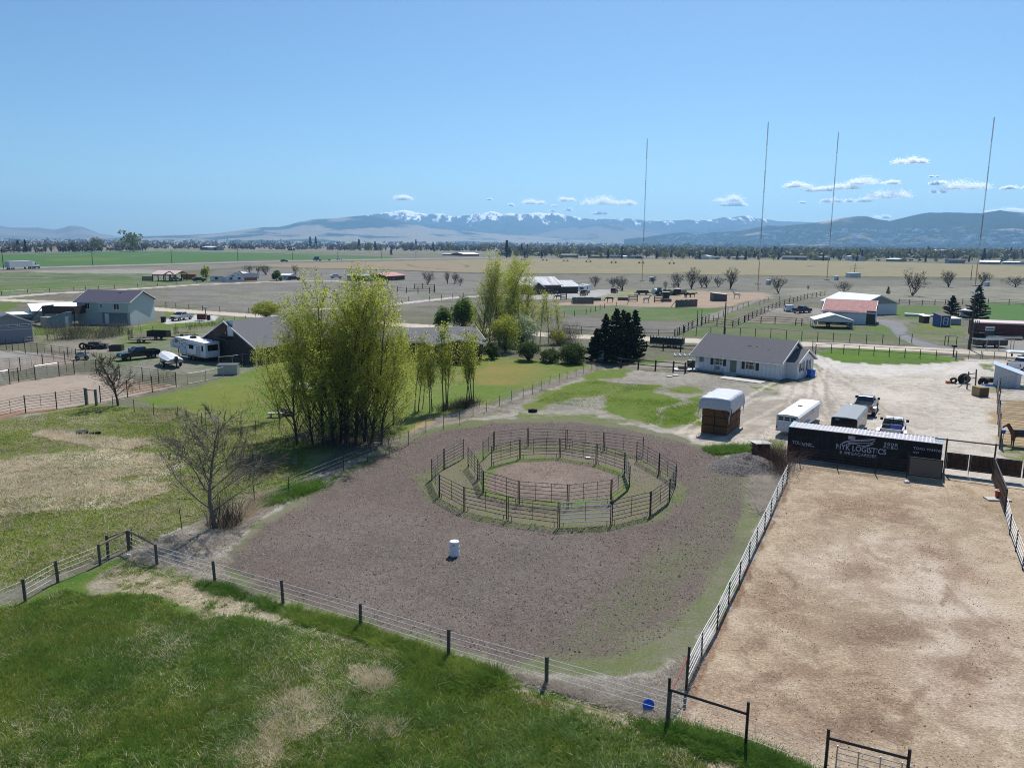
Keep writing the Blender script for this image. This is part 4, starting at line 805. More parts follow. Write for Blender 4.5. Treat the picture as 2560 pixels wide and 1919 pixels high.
# ---- dark gabled garage behind the camper
B=at(642.8,912); A=at(503,893); rz=hd(A,B); L=(B-A).length
t=thing('garage','dark brown garage with steep white-edged gable and upper door, beside the camper','garage',A,rz)
HW=hgt(641,869,B); RH=hgt(568,804,B+(A-B)*.5)-HW
gable(t,0,L,0,20,HW,RH,'wall_brown','shingle',.5,'y')
part('upper_door',MB().box(L*.52,L*.52+1.3,-.06,-.003,HW+1.3,HW+3.7),'white_paint',t)
lb=MB(); lb.box(L*.38,L*.6,-1.3,-.01,HW+.9,HW+1.05).bar((L*.38,-1.3,HW+2),(L*.6,-1.3,HW+2),.06).bar((L*.38,-1.3,HW+1),(L*.38,-1.3,HW+2),.06).bar((L*.6,-1.3,HW+2),(L*.92,-1.3,.9),.08).bar((L*.6,-1.3,HW+1),(L*.92,-1.3,0),.16).bar((L*.38,-1.3,0),(L*.38,-1.3,HW+1),.12).bar((L*.5,-1.3,0),(L*.5,-1.3,HW+1),.12)
part('landing_stair',lb,'black_steel',t); part('downpipe',MB().tube((L+.1,-.12,0),(L+.1,-.12,HW-.2),.07),'white_paint',t)
part('side_trim',MB().box(L+.003,L+.05,2,19,.3,1.2),'brick',t)
gA=A; grz=rz
# ---- big grey-roofed house behind the poplars
B=at(1200,893); A=at(1050,900); rz=hd(A,B)-.06; L=18.0
A2=B+Vector((-math.cos(rz)*L,-math.sin(rz)*L,0))
t=thing('house','grey-roofed brick house half hidden behind the tall poplars','house',A2,rz)
HW=2.9; RH=hgt(1181,818,B+Vector((-math.sin(rz),math.cos(rz),0))*5.5)-HW
gable(t,0,L,0,11,HW,RH,'brick','shingle',.7,'x')
gable(t,L*.52,L*.52+7.5,-5.2,2.5,HW-.05,RH*.55,'brick','shingle',.5,'y',wname='wing_wall',rname='wing_roof')
window(t,L*.9,.9,1.2,1.4); part('porch_post',MB().box(L-.4,L-.25,-1.2,-1.05,0,HW-.3),'white_paint',t); vents(t,[(L*.3,3.0,HW+RH*.6,0)])
# ---- barn with ribbed metal roof, middle distance
A=at(1303,735); B=at(1448,733); rz=hd(A,B); L=(B-A).length
t=thing('barn','long low barn with ribbed shiny metal roof and dark walls behind horses','barn',A,rz)
HW=hgt(1448,716,B); RH=hgt(1400,696,at(1400,728))-HW
gable(t,0,L*.68,0,17,HW+.7,max(RH,2),'wall_brown','metal_roof_grey',.6,'x'); gable(t,L*.685,L,1.2,16,HW,max(RH-.6,1.6),'wall_brown','metal_roof_grey',.6,'x',wname='east_wall',rname='east_roof')
gable(t,L*.14,L*.33,-3,3,HW+.2,1.5,'wall_brown','metal_roof_grey',.4,'y',wname='porch_wall',rname='porch_roof')
part('bay_door',MB().box(L*.56,L*.67,-.06,-.003,.2,HW*.8),'black_steel',t)
# ---- weathered wind-break walls and run-in shed in the horse paddock
def windbreak(xa,ya,xb,yb,ytop,label):
    A=at(xa,ya);B=at(xb,yb);h=hgt(xa,ytop,A);L=(B-A).length;t=thing('windbreak',label,'windbreak',A,hd(A,B),'plank windbreaks in the horse paddock')
    n=int(L/.55)
    for i in range(n):
        q=MB(); q.box(i*L/n+.02,(i+1)*L/n-.02,-.05+.02*(i%2),.0+.02*(i%2),.05,h-.08*((i*7)%3)/2); part('plank',q,'wood_grey',t)
    part('frame',MB().box(0,L,.03,.13,.5,.65).box(0,L,.03,.13,h*.7,h*.7+.15).bar((0,.05,h*.8),(0,1.8,0),.12).bar((L,.05,h*.8),(L,1.8,0),.12),'wood_dark',t)
windbreak(1430.5,760,1484,760,742.5,'weathered plank windbreak nearest the metal-roofed barn'); windbreak(1688,768.6,1743,766.5,749.5,'weathered plank windbreak nearest the sloping-roofed run-in shed')
A=at(1784,752.7);B=at(1817,753);t=thing('run_in_shed','grey run-in shed with sloping roof beside a white horse','shed',A,hd(A,B)); L=(B-A).length;h=hgt(1784,733,A)
part('wall',MB().hexa([(0,0,0),(L,0,0),(L,5,0),(0,5,0)],[(0,0,h),(L,0,h*.8),(L,5,h*.8),(0,5,h)]),'wood_grey',t); part('roof',MB().hexa(*[[(-.3,-.3,h+d),(L+.3,-.3,h*.8+d),(L+.3,5.3,h*.8+d),(-.3,5.3,h+d)] for d in (.003,.15)]),'metal_grey',t)
# ---- red-roofed barn, white barn, carport, sheds on the east side
A=at(2056,806);B=at(2182,812.6);rz=hd(A,B);L=(B-A).length
t=thing('barn','white barn with faded red roof and a dark door','barn',A,rz); HW=hgt(2182,782,B);RH=hgt(2186,753,B+Vector((-math.sin(rz),math.cos(rz),0))*5)-HW
gable(t,0,L,0,10,HW,max(RH,2.2),'metal_white','red_roof',.3,'x'); part('door',MB().box(L*.86,L*.86+1.9,-.06,-.003,.1,3.2),'wall_brown',t)
window(t,2.5,1.6,.9,.9,y=L,axis='y',div=1)
part('shade_band',MB().box(.3,L*.7,-.05,-.003,2.4,3.0),'wall_grey',t)
A=at(2150,788);B=at(2241,785);rz=hd(A,B);L=(B-A).length
t=thing('barn','white metal barn with grey gable behind the red-roofed barn','barn',A,rz); HW=hgt(2242,759,B);RH=hgt(2190,739,A+(B-A)*.45)-HW
gable(t,0,L,0,14,HW,RH,'metal_white','metal_white',.4,'y',off=.5); part('gable_panel',MB().prism([(.3,HW+.05),(L-.3,HW+.05),(L*.5,HW+RH-.25)],-.05,-.003),'wall_grey',t)
A=at(2037,820);B=at(2131,822.7);rz=hd(A,B);L=(B-A).length
t=thing('carport','open white metal carport sheltering a covered boat before the red-roofed barn','carport',A,rz); h=hgt(2037,800,A);rr=hgt(2087,787,A+(B-A)*.5)
for xx in (0,L):
    for yy in (0,3,6): bar('post','metal_white',(xx,yy,0),(xx,yy,h),.12,t,shape='box')
for xa in (0,L): b=MB(); b.hexa(*[[(xa+(-.3 if xa==0 else .3),-.3,h+d),(xa+(-.3 if xa==0 else .3),6.3,h+d),(L/2,6.3,rr+d),(L/2,-.3,rr+d)] for d in (0,.08)]); part('roof',b,'metal_white',t)
part('gable_panel',MB().prism([(0,h-.3),(L,h-.3),(L,h),(L/2,rr-.05),(0,h)],-.02,.03),'metal_white',t); part('side_wall',MB().box(L+.05,L+.1,0,6,0,h-.1),'metal_white',t)
def small_shed(xa,ya,xb,yb,ytop,dep,label,wall,roof,slope=-.4,ov=.2,name='shed'):
    A=at(xa,ya);B=at(xb,yb);L=(B-A).length;h=hgt(xa,ytop,A)
    t=thing(name,label,'shed',A,hd(A,B)); part('wall',MB().hexa([(0,0,0),(L,0,0),(L,dep,0),(0,dep,0)],[(0,0,h),(L,0,h),(L,dep,h+slope),(0,dep,h+slope)]),wall,t)
    part('roof',MB().hexa(*[[(-ov,-ov,h+d),(L+ov,-ov,h+d),(L+ov,dep+ov,h+slope+d),(-ov,dep+ov,h+slope+d)] for d in (.003,.1)]),roof,t); return t,L,h
t,L,h=small_shed(2350.5,817,2375,817,790,3,'small blue shed with white-framed double door','blue_paint','wood_grey',.5)
f=MB()
for u0,u1,z0,z1 in ((.25,.33,.2,.85),(.67,.75,.2,.85),(.33,.67,.8,.85),(.33,.67,.5,.54),(.33,.67,.2,.24),(0,.05,0,1),(.95,1,0,1)): f.box(L*u0,L*u1,-.06,-.003,h*z0,h*z1)
part('trim',f,'white_paint',t)
small_shed(2309,807,2323,807,791,2,'narrow dark outhouse with white top in the grass','black_paint','white_paint',0.2)
small_shed(2400,794,2428,796,776,4,'white shed between the two spruces','metal_white','metal_grey',.3)
small_shed(2374,812,2402,812,797,4,'low pale blue lean-to behind the small blue shed','blueish_wall','metal_white',.3)
t=thing('pipe','long white irrigation pipe lying in the grass by the outhouse','pipe',at(2261,790)); q=at(2400,795)-at(2261,790); part('tube',MB().tube((0,0,.4),(q[0]*.36,q[1]*.36,.4),.4).tube((q[0]*.38,q[1]*.38,.35),(q[0],q[1],.35),.3),'white_paint',t)
A=at(2433,841);B=at(2640,850);rz=hd(A,B);L=(B-A).length;h=hgt(2433,806,A)
t=thing('long_shed','long dark red metal shed with low pale roof at the frame edge','shed',A,rz)
gable(t,0,L,0,6,h,.25,'shed_red','pink_roof',.15,'x')
rb=MB()
for i in range(int(L/1.2)): rb.box(i*1.2+.5,i*1.2+.58,-.05,-.003,.1,h-.1)
part('rib',rb,'shed_red',t,kind='stuff')
# ---- white shed with sloping metal roof at the pens
A=at(2482,964);B=at(2550,970);rz=hd(A,B);L=(B-A).length;hl=hgt(2482,912,A);hr=hgt(2553,938,B)
t=thing('shed','white metal shed with sloping blue-white roof beside the horse pens','shed',A,rz)
part('wall',MB().hexa([(0,0,0),(L,0,0),(L,3.2,0),(0,3.2,0)],[(0,0,hl),(L,0,hr),(L,3.2,hr),(0,3.2,hl)]),M('shed_wall',(.60,.61,.64),.6,var=.12),t)
part('roof',MB().hexa(*[[(-.2,-.3,hl+.1+d),(L+.3,-.3,hr-.02+d),(L+.3,3.5,hr-.02+d),(-.2,3.5,hl+.1+d)] for d in (0,.07)]),M('roof_blue',(.58,.66,.76),.4,.2),t)
# ---- houses, sheds of the farther homesteads
def far_house(xa,ya,xb,yb,yeave,yridge,dep,label,wall,roof,ridge='x',cat='house',nw=3,off=.5,name='house'):
    A=at(xa,ya);B=at(xb,yb);L=(B-A).length;rz=hd(A,B);h=max(hgt((xa+xb)/2,yeave,(A+B)/2),2.);r=max(hgt((xa+xb)/2,yridge,(A+B)/2+Vector((0,dep*.5 if ridge=='x' else 0,0)))-h,.5)
    t=thing(name,label,cat,A,rz); gable(t,0,L,0,dep,h,r,wall,roof,.4,ridge,off=off,rake=False)
    for i in range(nw): window(t,L*(i+.6)/(nw+.2),h*.35,min(1.6,L/(nw+1)*.5),1.2,div=0)
    return t
far_house(526,703.5,583,704,690.5,677,13,'white ranch house with tan roof left part, among sheds','wall_white','shingle_tan','x',nw=2)
far_house(565,704.5,611,703,692,681,9,'white gabled wing of the tan-roofed ranch house','wall_white','shingle_tan','y',nw=2)
far_house(600,697,648,696,688,682,12,'pale metal shed with low gable next to the ranch house','metal_white','metal_white','y',nw=0,cat='shed',name='shed')
far_house(700,699,724,699.5,689.5,688,6,'small blue-white trailer home behind the yellow-green bush','metal_white','metal_white','x',nw=1,cat='trailer home',name='trailer_home')
far_house(868,701,912,703,689.5,686.5,8,'blue-grey mobile home seen between the poplar tops','blueish_wall','metal_grey','x',nw=2)
far_house(912,700,968,702,693,683,14,'brown house with reddish roof seen between the poplar tops','wall_brown','red_roof','y',nw=1)
far_house(504.5,625,504.5+28,626,618,615.5,18,'small barn with pale roof beyond the green field','blueish_wall','metal_white','x',nw=0,cat='barn',name='barn')
far_house(1128,639,1160,640,635,631.5,24,'dark red barn with white roof beyond the highway','shed_red','white_roof','y',nw=0,cat='barn',name='barn'); far_house(1106,638.5,1128,638.7,636.3,635.6,12,'low white-roofed lean-to beside the dark red barn','shed_red','white_roof','x',nw=0,cat='shed',name='shed')
far_house(1242,638.5,1262,639,634.5,632,14,'white farmhouse beside a lone dark spruce','wall_white','metal_white','x',nw=1)
far_house(1244,629,1266,630,626,624,12,'pale roofed house just behind the farmhouse by the lone spruce','wall_white','metal_white','x',nw=0)
far_house(2113,651,2141,652,641,640,12,'white box-shaped house at the edge of the stubble field','wall_white','metal_grey','x',nw=2)
far_house(1402,643.5,1440,644,638,634.5,14,'low grey-roofed house at the stubble field edge','wall_grey','shingle_tan','x',nw=1)
far_house(1480,645,1512,645,640,638,10,'small dark house with pale gable beside conifers','wall_tan','shingle_tan','x',nw=1)
far_house(1512,644.5,1545,645,640,637.5,12,'low blue-roofed house in the tree belt','wall_grey','shingle_blue','x',nw=1); far_house(1555,645,1574,645,641.5,640,9,'tiny white-roofed house in the tree belt','wall_white','white_roof','x',nw=0)
far_house(1580,646,1604,646,640.5,638,12,'dark blue-roofed house behind the second mast','wall_grey','shingle_blue','x',nw=0); far_house(1745,648,1773,648.5,641,638,14,'house with pale green gable in the tree belt','wall_white','metal_grey','y',nw=0)
far_house(1772,648,1800,648,643,641,12,'grey-roofed bungalow next to the pale green gable','wall_white','shingle','x',nw=1); far_house(1830,649,1868,649.5,643.5,641.5,12,'white-walled bungalow behind a row of conifers','wall_white','shingle_tan','x',nw=1)
far_house(1955,649,2015,650,642.5,640,13,'long grey bungalow at the far field edge','wall_grey','shingle','x',nw=3); far_house(2050,651,2075,651,643,641,13,'tan bungalow west of the white box house','wall_tan','shingle_tan','x',nw=1)
far_house(2215,653,2245,654,648,645.5,12,'house with pale teal roof in the tree belt','wall_tan',M('teal_roof',(.42,.55,.52),.5) and 'teal_roof','x',nw=1); far_house(2372,658,2412,658.5,650,647.5,14,'long dark blue-roofed house in the tree belt','wall_grey','shingle_blue','x',nw=2)
far_house(2448,660,2497,661,655,651.5,16,'white-roofed farm building with dark lean-to at the frame edge','wall_grey','white_roof','x',nw=1); far_house(2505,660,2545,661,656,653.5,14,'long white-roofed shed nearest the frame edge','blueish_wall','white_roof','x',nw=1)
far_house(2327,632,2380,633,626,624.5,26,'large white-roofed hall above the trees','metal_grey','white_roof','x',nw=0,cat='hall',name='hall')
far_house(24,628.5,50,629,622,620,16,'cream flat house beyond the green field','wall_tan','metal_white','x',nw=0)
far_house(290,627,305,627,622,619,12,'small blue-grey house within the dark hedge','wall_grey','metal_grey','y',nw=0)
# open pole barn
A=at(382,703);B=at(438,704);rz=hd(A,B);L=(B-A).length;t=thing('pole_barn','open pole barn with pinkish roof on dark posts','barn',A,rz); h=hgt(382,686,A);r=hgt(420,678,A+(B-A)*.6)
for i in range(5):
    for yy in (0,9): bar('post','wood_dark',(L*i/4,yy,0),(L*i/4,yy,h),.3,t,shape='box')
part('roof',MB().hexa(*[[(-.5,-.5,h+d),(L+.5,-.5,h+d),(L+.5,5,r+d),(-.5,5,r+d)] for d in (0,.2)]).hexa(*[[(-.5,5,r+d),(L+.5,5,r+d),(L+.5,10,h+d),(-.5,10,h+d)] for d in (0,.2)]),'pink_roof',t)
part('truss',MB().bar((0,0,h-.3),(L,0,h-.3),.35).bar((L*.5,.0,h),(L*.78,0,r),.3).bar((L*.78,0,r),(L,0,h),.3),'wood_dark',t)
def boxthing(name,label,cat,xa,ya,xb,yb,ytop,dep,m,extra=None):
    A=at(xa,ya);B=at(xb,yb);L=(B-A).length;t=thing(name,label,cat,A,hd(A,B));h=hgt(xa,ytop,A)
    part('body',MB().box(0,L,0,dep,.15,h),m,t,bevel=.04); r=MB()
    for i in range(max(3,int(L/.6))): r.box(i*L/max(3,int(L/.6))+.1,i*L/max(3,int(L/.6))+.3,-.04,-.003,.3,h-.15)
    part('rib',r,m,t,kind='stuff'); part('door',MB().box(L+.003,L+.05,.2,dep-.2,.25,h-.1),m,t); return t,L,h
M('rust_orange',(.33,.12,.035),.7); boxthing('shipping_container','rust orange storage container beside the open pole barn','container',455,699,489,699,685,2.5,'rust_orange')
boxthing('shipping_container','tan storage container next to the open pole barn','container',355,702,381,702,690,2.5,'wall_tan')
# radio masts
M('mast_red',(.42,.08,.05),.6); M('mast_white',(.62,.62,.62),.5)
for (bx,by,tx,ty,lab) in ((1605,703,1620,346,'thin red and white radio mast, shortest of the four'),(1895,711,1919,305.5,'thin red and white radio mast behind the bare orchard shrubs, second nearest the mountains dip'),(2067,700,2091,331,'thin red and white radio mast rising behind the red-roofed barn'),(2438,715,2472,296,'thin red and white radio mast rising behind the tall spruce')):
    A=at(bx,by);H=hgt(bx,ty,A);t=thing('radio_mast',lab,'radio mast',A,0,'radio masts'); n=7
    for i in range(n):
        b=MB(); z0=H*i/n+(.4 if i==0 else 0);z1=H*(i+1)/n; w=.2
        for k in range(3):
            a=k*2.094;a2=a+2.094; b.tube((w*math.cos(a),w*math.sin(a),z0),(w*math.cos(a),w*math.sin(a),z1),.045,n=4)
            zz=z0
            while zz<z1-.8: b.tube((w*math.cos(a),w*math.sin(a),zz),(w*math.cos(a2),w*math.sin(a2),zz+.8),.025,n=3,cap=False); zz+=.8
        part('mast_section',b,'mast_red' if i%2==0 else 'mast_white',t,label='red section' if i%2==0 else 'white section')
    part('footing',MB().box(-1,1,-1,1,0,.4),'concrete',t)
    hb_=thing('transmitter_hut','small pale hut at the foot of the mast: '+lab[22:].replace('mast','mast',1)[:40] if False else 'small pale transmitter hut at the foot of the '+('shortest mast' if bx==1605 else 'mast behind the orchard shrubs' if bx==1895 else 'mast behind the red-roofed barn' if bx==2067 else 'mast behind the spruce'),'hut',A+Vector((4.2,-1.5,0)),.1)
    part('wall',MB().box(-.9,.9,-.8,.8,0,2.0),'metal_white',hb_); part('roof',MB().box(-1.05,1.05,-.95,.95,2.003,2.12),'white_roof',hb_); part('door',MB().box(-.1,.6,-.84,-.803,.1,1.7),'wall_grey',hb_)
A=at(2125,694);t=thing('equipment_hut','white equipment hut with small masts at the stubble field edge','hut',A,0); k=(at(2149,694)-A).length; h=hgt(2125,684,A)
part('wall',MB().box(0,k,0,6,0,h),'metal_white',t); part('roof',MB().box(-.2,k+.2,-.2,6.2,h+.003,h+.25),'metal_grey',t); part('antenna',MB().tube((1,3,h),(1,3,h+4),.08).tube((k-1,3,h),(k-1,3,h+3),.08),'galvanised',t)
# ================================================================== FENCES AND PENS
def P3(px,py): return at(px,py)
def fence(label,pts,h,rails,post='wood_dark',pr=.12,rail='wood_dark',rr=.08,name='fence',railname='rail',step=None,shape='cyl',group=None,skip=(),cat='fence',pshape='cyl',extra=.0,pj=.04):
    W=[P3(*p) for p in pts]; rl=random.Random(int(pts[0][0]*3+pts[0][1]))
    if step:
        D=[]
        for a,b in zip(W[:-1],W[1:]):
            n=max(1,round((b-a).length/step)); D+=[a+(b-a)*i/n for i in range(n)]
        D.append(W[-1]); W=D
    o=W[0].copy(); t=thing(name,label,cat,o,0,group)
    for i,p in enumerate(W):
        q=p-o; hh=h+extra+rl.uniform(-pj,pj); bar('post',post,q-Vector((0,0,.02)),q+Vector((rl.uniform(-pj,pj),rl.uniform(-pj,pj),hh)),pr,t,shape=pshape)
    for i,(a,b) in enumerate(zip(W[:-1],W[1:])):
        if i in skip: continue
        for z in rails: bar(railname,rail,a-o+Vector((0,0,z)),b-o+Vector((0,0,z)),rr,t,shape=shape)
    return t
def zp(org,s,pts): return [(org[0]+x/s,org[1]+y/s) for x,y in pts]
# round pens of steel panels
Z1=((1040,1050),3.253)
def pen(label,chains,name='round_pen',bright=(),hh=1.65):
    W=[[at(*p) for p in zp(*Z1,c)] for c in chains]; o=W[0][0].copy(); t=thing(name,label,'pen',o)
    k=0
    for c in W:
        for a,b in zip(c[:-1],c[1:]):
            u=(b-a); L=u.length; u.normalize(); a2=a+u*.06-o; b2=b-u*.06-o
            e=link(bpy.data.objects.new('panel',None)); e.parent=t; e.location=a2; q=b2-a2; m='galv_panel' if k in bright else 'pen_steel'
            if k in bright: e['label']='bright galvanised panel'
            rz_=.075 if k in bright else .045
            for z in np.linspace(.32,hh,6): bar('rail',m,(0,0,z),q+Vector((0,0,z)),rz_,e)
            for f in (0,1): bar('upright','pen_steel',q*f,q*f+Vector((0,0,hh+.05)),.065,e)
            for f in ((.33,.66) if name=='round_pen' and len(W)==1 else (.5,)): bar('stay','pen_steel',q*f+Vector((0,0,.32)),q*f+Vector((0,0,hh)),.035,e)
            for f in (.07,.93): bar('foot','pen_steel',q*f,q*f+Vector((0,0,.32)),.04,e)
            k+=1
    return t
M('galv_panel',(.75,.75,.73),.3,.6,var=.04)
M('crest',(.5,.5,.5))
pen('outer ring of dark steel panels with one bright galvanised panel',[[(388,310),(228,395),(127,488),(190,625),(392,735),(742,815),(1160,872),(1588,852),(1905,775),(2060,660),(2113,530),(1975,435),(1790,330)],[(1850,293),(1527,248),(1222,226),(909,212),(632,242),(543,330)]],bright=(6,))
pen('inner ring of dark steel panels round the bare dirt circle',[[(610,377),(845,312),(1170,302),(1467,352),(1697,430),(1737,548),(1587,668),(1235,712),(835,682),(545,592),(503,490),(422,380)]])
# wire fence with timber posts along the front of the arena
M('post_old',(.11,.095,.08),.9,stretch=(1,1,6)); M('tpost',(.05,.055,.045),.7)
front=[(325,1374.5),(392.7,1410),(537.7,1456.5),(707.8,1508),(901,1566),(1121.2,1636),(1366,1707),(1669.4,1796.5)]
fence('white wire fence with timber posts between the arena and the green grass',front,1.22,[.35,.62,.88,1.12],'post_old',.17,'wire',.02,'wire_fence','wire',skip=())
w_=[at(*p) for p in front[:2]]; t=thing('brace_rail','pale timber brace rail at the fence corner above the worn path','rail',w_[0]); bar('rail','wood_pale' if 'wood_pale' in _mc else 'bark_pale',(0,0,1.2),w_[1]-w_[0]+Vector((0,0,1.15)),.13,t)
fence('white wire fence running to the frame edge beside the meadow',[(322,1375),(250.8,1411.5),(145,1455),(63.6,1502.5),(-120,1585)],1.2,[.35,.62,.88,1.12],'post_old',.16,'wire',.02,'wire_fence','wire')
w_=[at(*p) for p in ((318,1376),(252,1410),(271,1393))]; t=thing('brace_rail','pair of pale timber brace rails beside the corner post','rail',w_[0]); bar('rail','bark_pale',(0,0,1.15),w_[1]-w_[0]+Vector((0,0,1.12)),.13,t); bar('rail','bark_pale',(.2,.3,1.2),w_[2]-w_[0]+Vector((0,0,1.2)),.13,t); bar('post','post_old',w_[2]-w_[0],w_[2]-w_[0]+Vector((0,0,1.35)),.17,t)
# back fence of the arena (steel t-posts and thin wire)
zb=zp((1040,860),3.253,[(1505,165),(1430,220),(1365,245),(1303,270),(1230,290),(1163,320),(1088,335),(1018,383),(947,410),(873,445),(775,470),(680,505),(573,555),(465,585),(357,660),(225,690),(80,716)])
zb2=zp((380,980),3.253,[(2085,430),(1930,500),(1752,560),(1558,640),(1110,832),(840,900)])+[(550,1290),(455,1323),(330,1372)]
fence('thin wire fence on steel posts behind the arena below the poplars',zb+zb2,1.3,[.3,.6,.9,1.2],'tpost',.06,'thin_wire',.012,'wire_fence','wire',pj=.07)
# cable fence between arena and paddock
ca=[(1715,1722),(1754,1640),(1792.5,1571),(1821,1508),(1848,1456),(1872.5,1401.6),(1892,1361),(1911.6,1321.7),(1926.7,1288.5),(1941.8,1253.8),(1955.4,1225),(1967,1201)]
fence('white cable fence between the arena and the tan paddock',ca,1.25,[.3,.55,.8,1.05,1.25],'pen_steel',.07,'wire',.035,'cable_fence','cable',pj=.03)
t=thing('corner_post','tall dark steel post with red strap at the end of the white cable fence','post',at(1715,1725)); bar('post','pen_steel',(0,0,0),(.05,0,1.95),.11,t); v=at(1669.4,1797)-at(1715,1725); bar('strap','red_plastic',(0,0,1.5),v+Vector((0,0,.9)),.05,t)
# pipe frames along the near side of the paddock
def hframe(a,b,h,hb,label,gate=False):
    A=at(*a);B=at(*b);q=B-A;t=thing('pipe_gateway',label,'gate frame',A); bar('post','black_steel',(0,0,0),(0,0,h),.11,t); bar('post','black_steel',q,q+Vector((0,0,h)),.11,t); bar('crossbar','black_steel',(0,0,hb),q+Vector((0,0,hb)),.10,t); return A,q
hframe((1669.4,1797),(1864,1862),1.75,1.25,'dark steel pipe H frame at the paddock corner beside the blue lid')
A,q=hframe((2062,1935),(2262,1990),1.75,1.4,'dark steel pipe frame with a wire gate at the bottom frame edge')
t=thing('gate','galvanised pipe gate hung inside the second dark pipe frame','gate',A); 
for z in (.15,.42,.7,.95,1.15): bar('rail','galv_dull',q*.13+Vector((0,0,z)),q*.93+Vector((0,0,z)),.035,t)
for f in (.13,.4,.67,.93): bar('upright','galv_dull',q*f+Vector((0,0,.1)),q*f+Vector((0,0,1.22)),.05,t)
fence('white wire strands between the two dark pipe frames',[(1669.4,1797),(1864,1862),(2062,1935)],.02,[.3,.55,.85,1.1],'black_steel',.05,'wire',.016,'wire_fence','wire')
C=at(2325,2003)-A; t=thing('pipe_barrier','low grey pipe panel continuing past the pipe frame','panel',A)
for z in (.2,.5,.8,1.1): bar('rail','galv_dull',q+Vector((0,0,z)),q+(at(2322,2002)-at(2262,1990))+Vector((0,0,z)),.04,t); bar('rail','galv_dull',at(2332,2003)-A+Vector((0,0,z)),at(2560,2060)-A+Vector((0,0,z)),.04,t)
for p_ in ((2322,2002),(2332,2003),(2400,2022),(2470,2040),(2560,2060)): bar('upright','galv_dull',at(*p_)-A,at(*p_)-A+Vector((0,0,1.15)),.06,t)
# plank gates with overhead beam
def plank_panel(A,B,zb,zt,label,name='plank_gate',n=9,cat='gate',group=None,m='wood_brown'):
    L=(B-A).length; t=thing(name,label,cat,A,hd(A,B),group); 
    f=MB(); f.box(0,L,-.04,.04,zb,zb+.08).box(0,L,-.04,.04,zt-.08,zt).box(0,.08,-.04,.04,zb+.08,zt-.08).box(L-.08,L,-.04,.04,zb+.08,zt-.08); part('frame',f,'black_steel',t)
    for i in range(n):
        w0=.09+(L-.18)*i/n; part('plank',MB().box(w0-.006,w0+(L-.18)/n+.006,-.03+.022*(i%2),-.01+.022*(i%2),zb+.09,zt-.09),m,t)
    return t
g0=at(2359,1182);g1=at(2480,1197.5); u=g1-g0
plank_panel(g0+u*.02,g0+u*.485,.42,1.75,'brown plank gate leaf beside the end of the container'); plank_panel(g0+u*.515,g0+u*.98,.42,1.75,'brown plank gate leaf next to the tall gate post')
gm=u.normalized(); plank_panel(g1+gm*.12,g1+gm*1.85,.42,1.75,'brown plank gate leaf just past the tall gate post'); plank_panel(g1+gm*1.95,g1+gm*3.7,.42,1.75,'brown plank gate leaf cut by the frame edge')
t=thing('gate_portal','tall dark pipe portal with overhead beam above the plank gates','gate portal',g0); hb=hgt(2363,1098,g0)
for f in (0,u,u+gm*3.9): f=Vector((0,0,0)) if f==0 else f; bar('post','rust_pipe',f,f+Vector((0,0,hb+.1)),.13,t)
bar('beam','rust_pipe',-gm*.9+Vector((0,0,hb)),u+gm*4.6+Vector((0,0,hb)),.12,t)
for f in (u*.0,u*.5,u): bar('brace','galv_dull',f+Vector((0,-.05,.1)),f+Vector((0,-.05,1.8)),.06,t)
w0=at(2481,1200);w1=at(2512,1286); plank_panel(w0,w0+(w1-w0)*.98,.12,1.75,'long brown plank wall running from the gate post toward the viewer',name='plank_wall',n=26,cat='wall')
fence('white cable fence continuing from the brown plank wall',[(2513,1288),(2524,1336),(2539,1378),(2556,1424),(2590,1500)],1.35,[.25,.5,.75,1.0,1.25],'pen_steel',.08,'wire',.035,'cable_fence','cable')
# planks and rails in front of the container
c0=at(1990,1158);c1=at(2355,1204); cu=(c1-c0); cn=Vector((-cu.y,cu.x,0)).normalized(); CL=cu.length
A=c0+cu*.775-cn*.15; B=c0+cu*.995-cn*.15; plank_panel(A,B,.25,1.75,'grey plank panel standing against the container end',name='plank_barrier',n=11,cat='panel',m='wood_grey')
t=thing('pipe_barrier','dark pipe panel leaning along the container below the lettering','panel',c0-cn*.2)
for z in (.4,.65,.9,1.15,1.4): bar('rail','black_steel',cu*.03+Vector((0,0,z)),cu*.77+Vector((0,0,z)),.045,t)
for f in (.03,.3,.56,.77): bar('upright','black_steel',cu*f,cu*f+Vector((0,0,2.0)),.08,t)
# corral of steel panels on the west side
ZA=((0,820),4.606)
M('panel_green',(.10,.105,.09),.5,.3)
def panels(label,pts,h=1.6,n=6,m='pen_steel',skip=(),name='corral_fence',rr=.045,bright=()):
    W=[at(*p) for p in zp(*ZA,pts)]; o=W[0].copy(); t=thing(name,label,'fence',o)
    for i,p in enumerate(W): bar('post','pen_steel',p-o,p-o+Vector((0,0,h+.15)),.11,t)
    for i,(a,b) in enumerate(zip(W[:-1],W[1:])):
        if i in skip: continue
        for z in np.linspace(.35,h,n): bar('rail','galv_panel' if i in bright else m,a-o+Vector((0,0,z)),b-o+Vector((0,0,z)),rr*(1.4 if i in bright else 1),t)
        bar('stay',m,(a+b)/2-o+Vector((0,0,.35)),(a+b)/2-o+Vector((0,0,h)),.04,t)
    return t
panels('far side of the corral with glinting rails at the frame edge',[(-400,735),(-150,690),(115,640),(218,625),(408,590),(683,548),(858,525),(1110,522),(1380,578),(1645,620),(1830,640),(2030,678)],1.75,bright=(1,4))
panels('near side of the corral west of the green gate frame',[(-350,1130),(-50,1055),(297,975),(655,930),(985,880)],1.75)
panels('near side of the corral behind the bare tree',[(1160,853),(1470,792),(1755,735),(2030,680)],1.75)
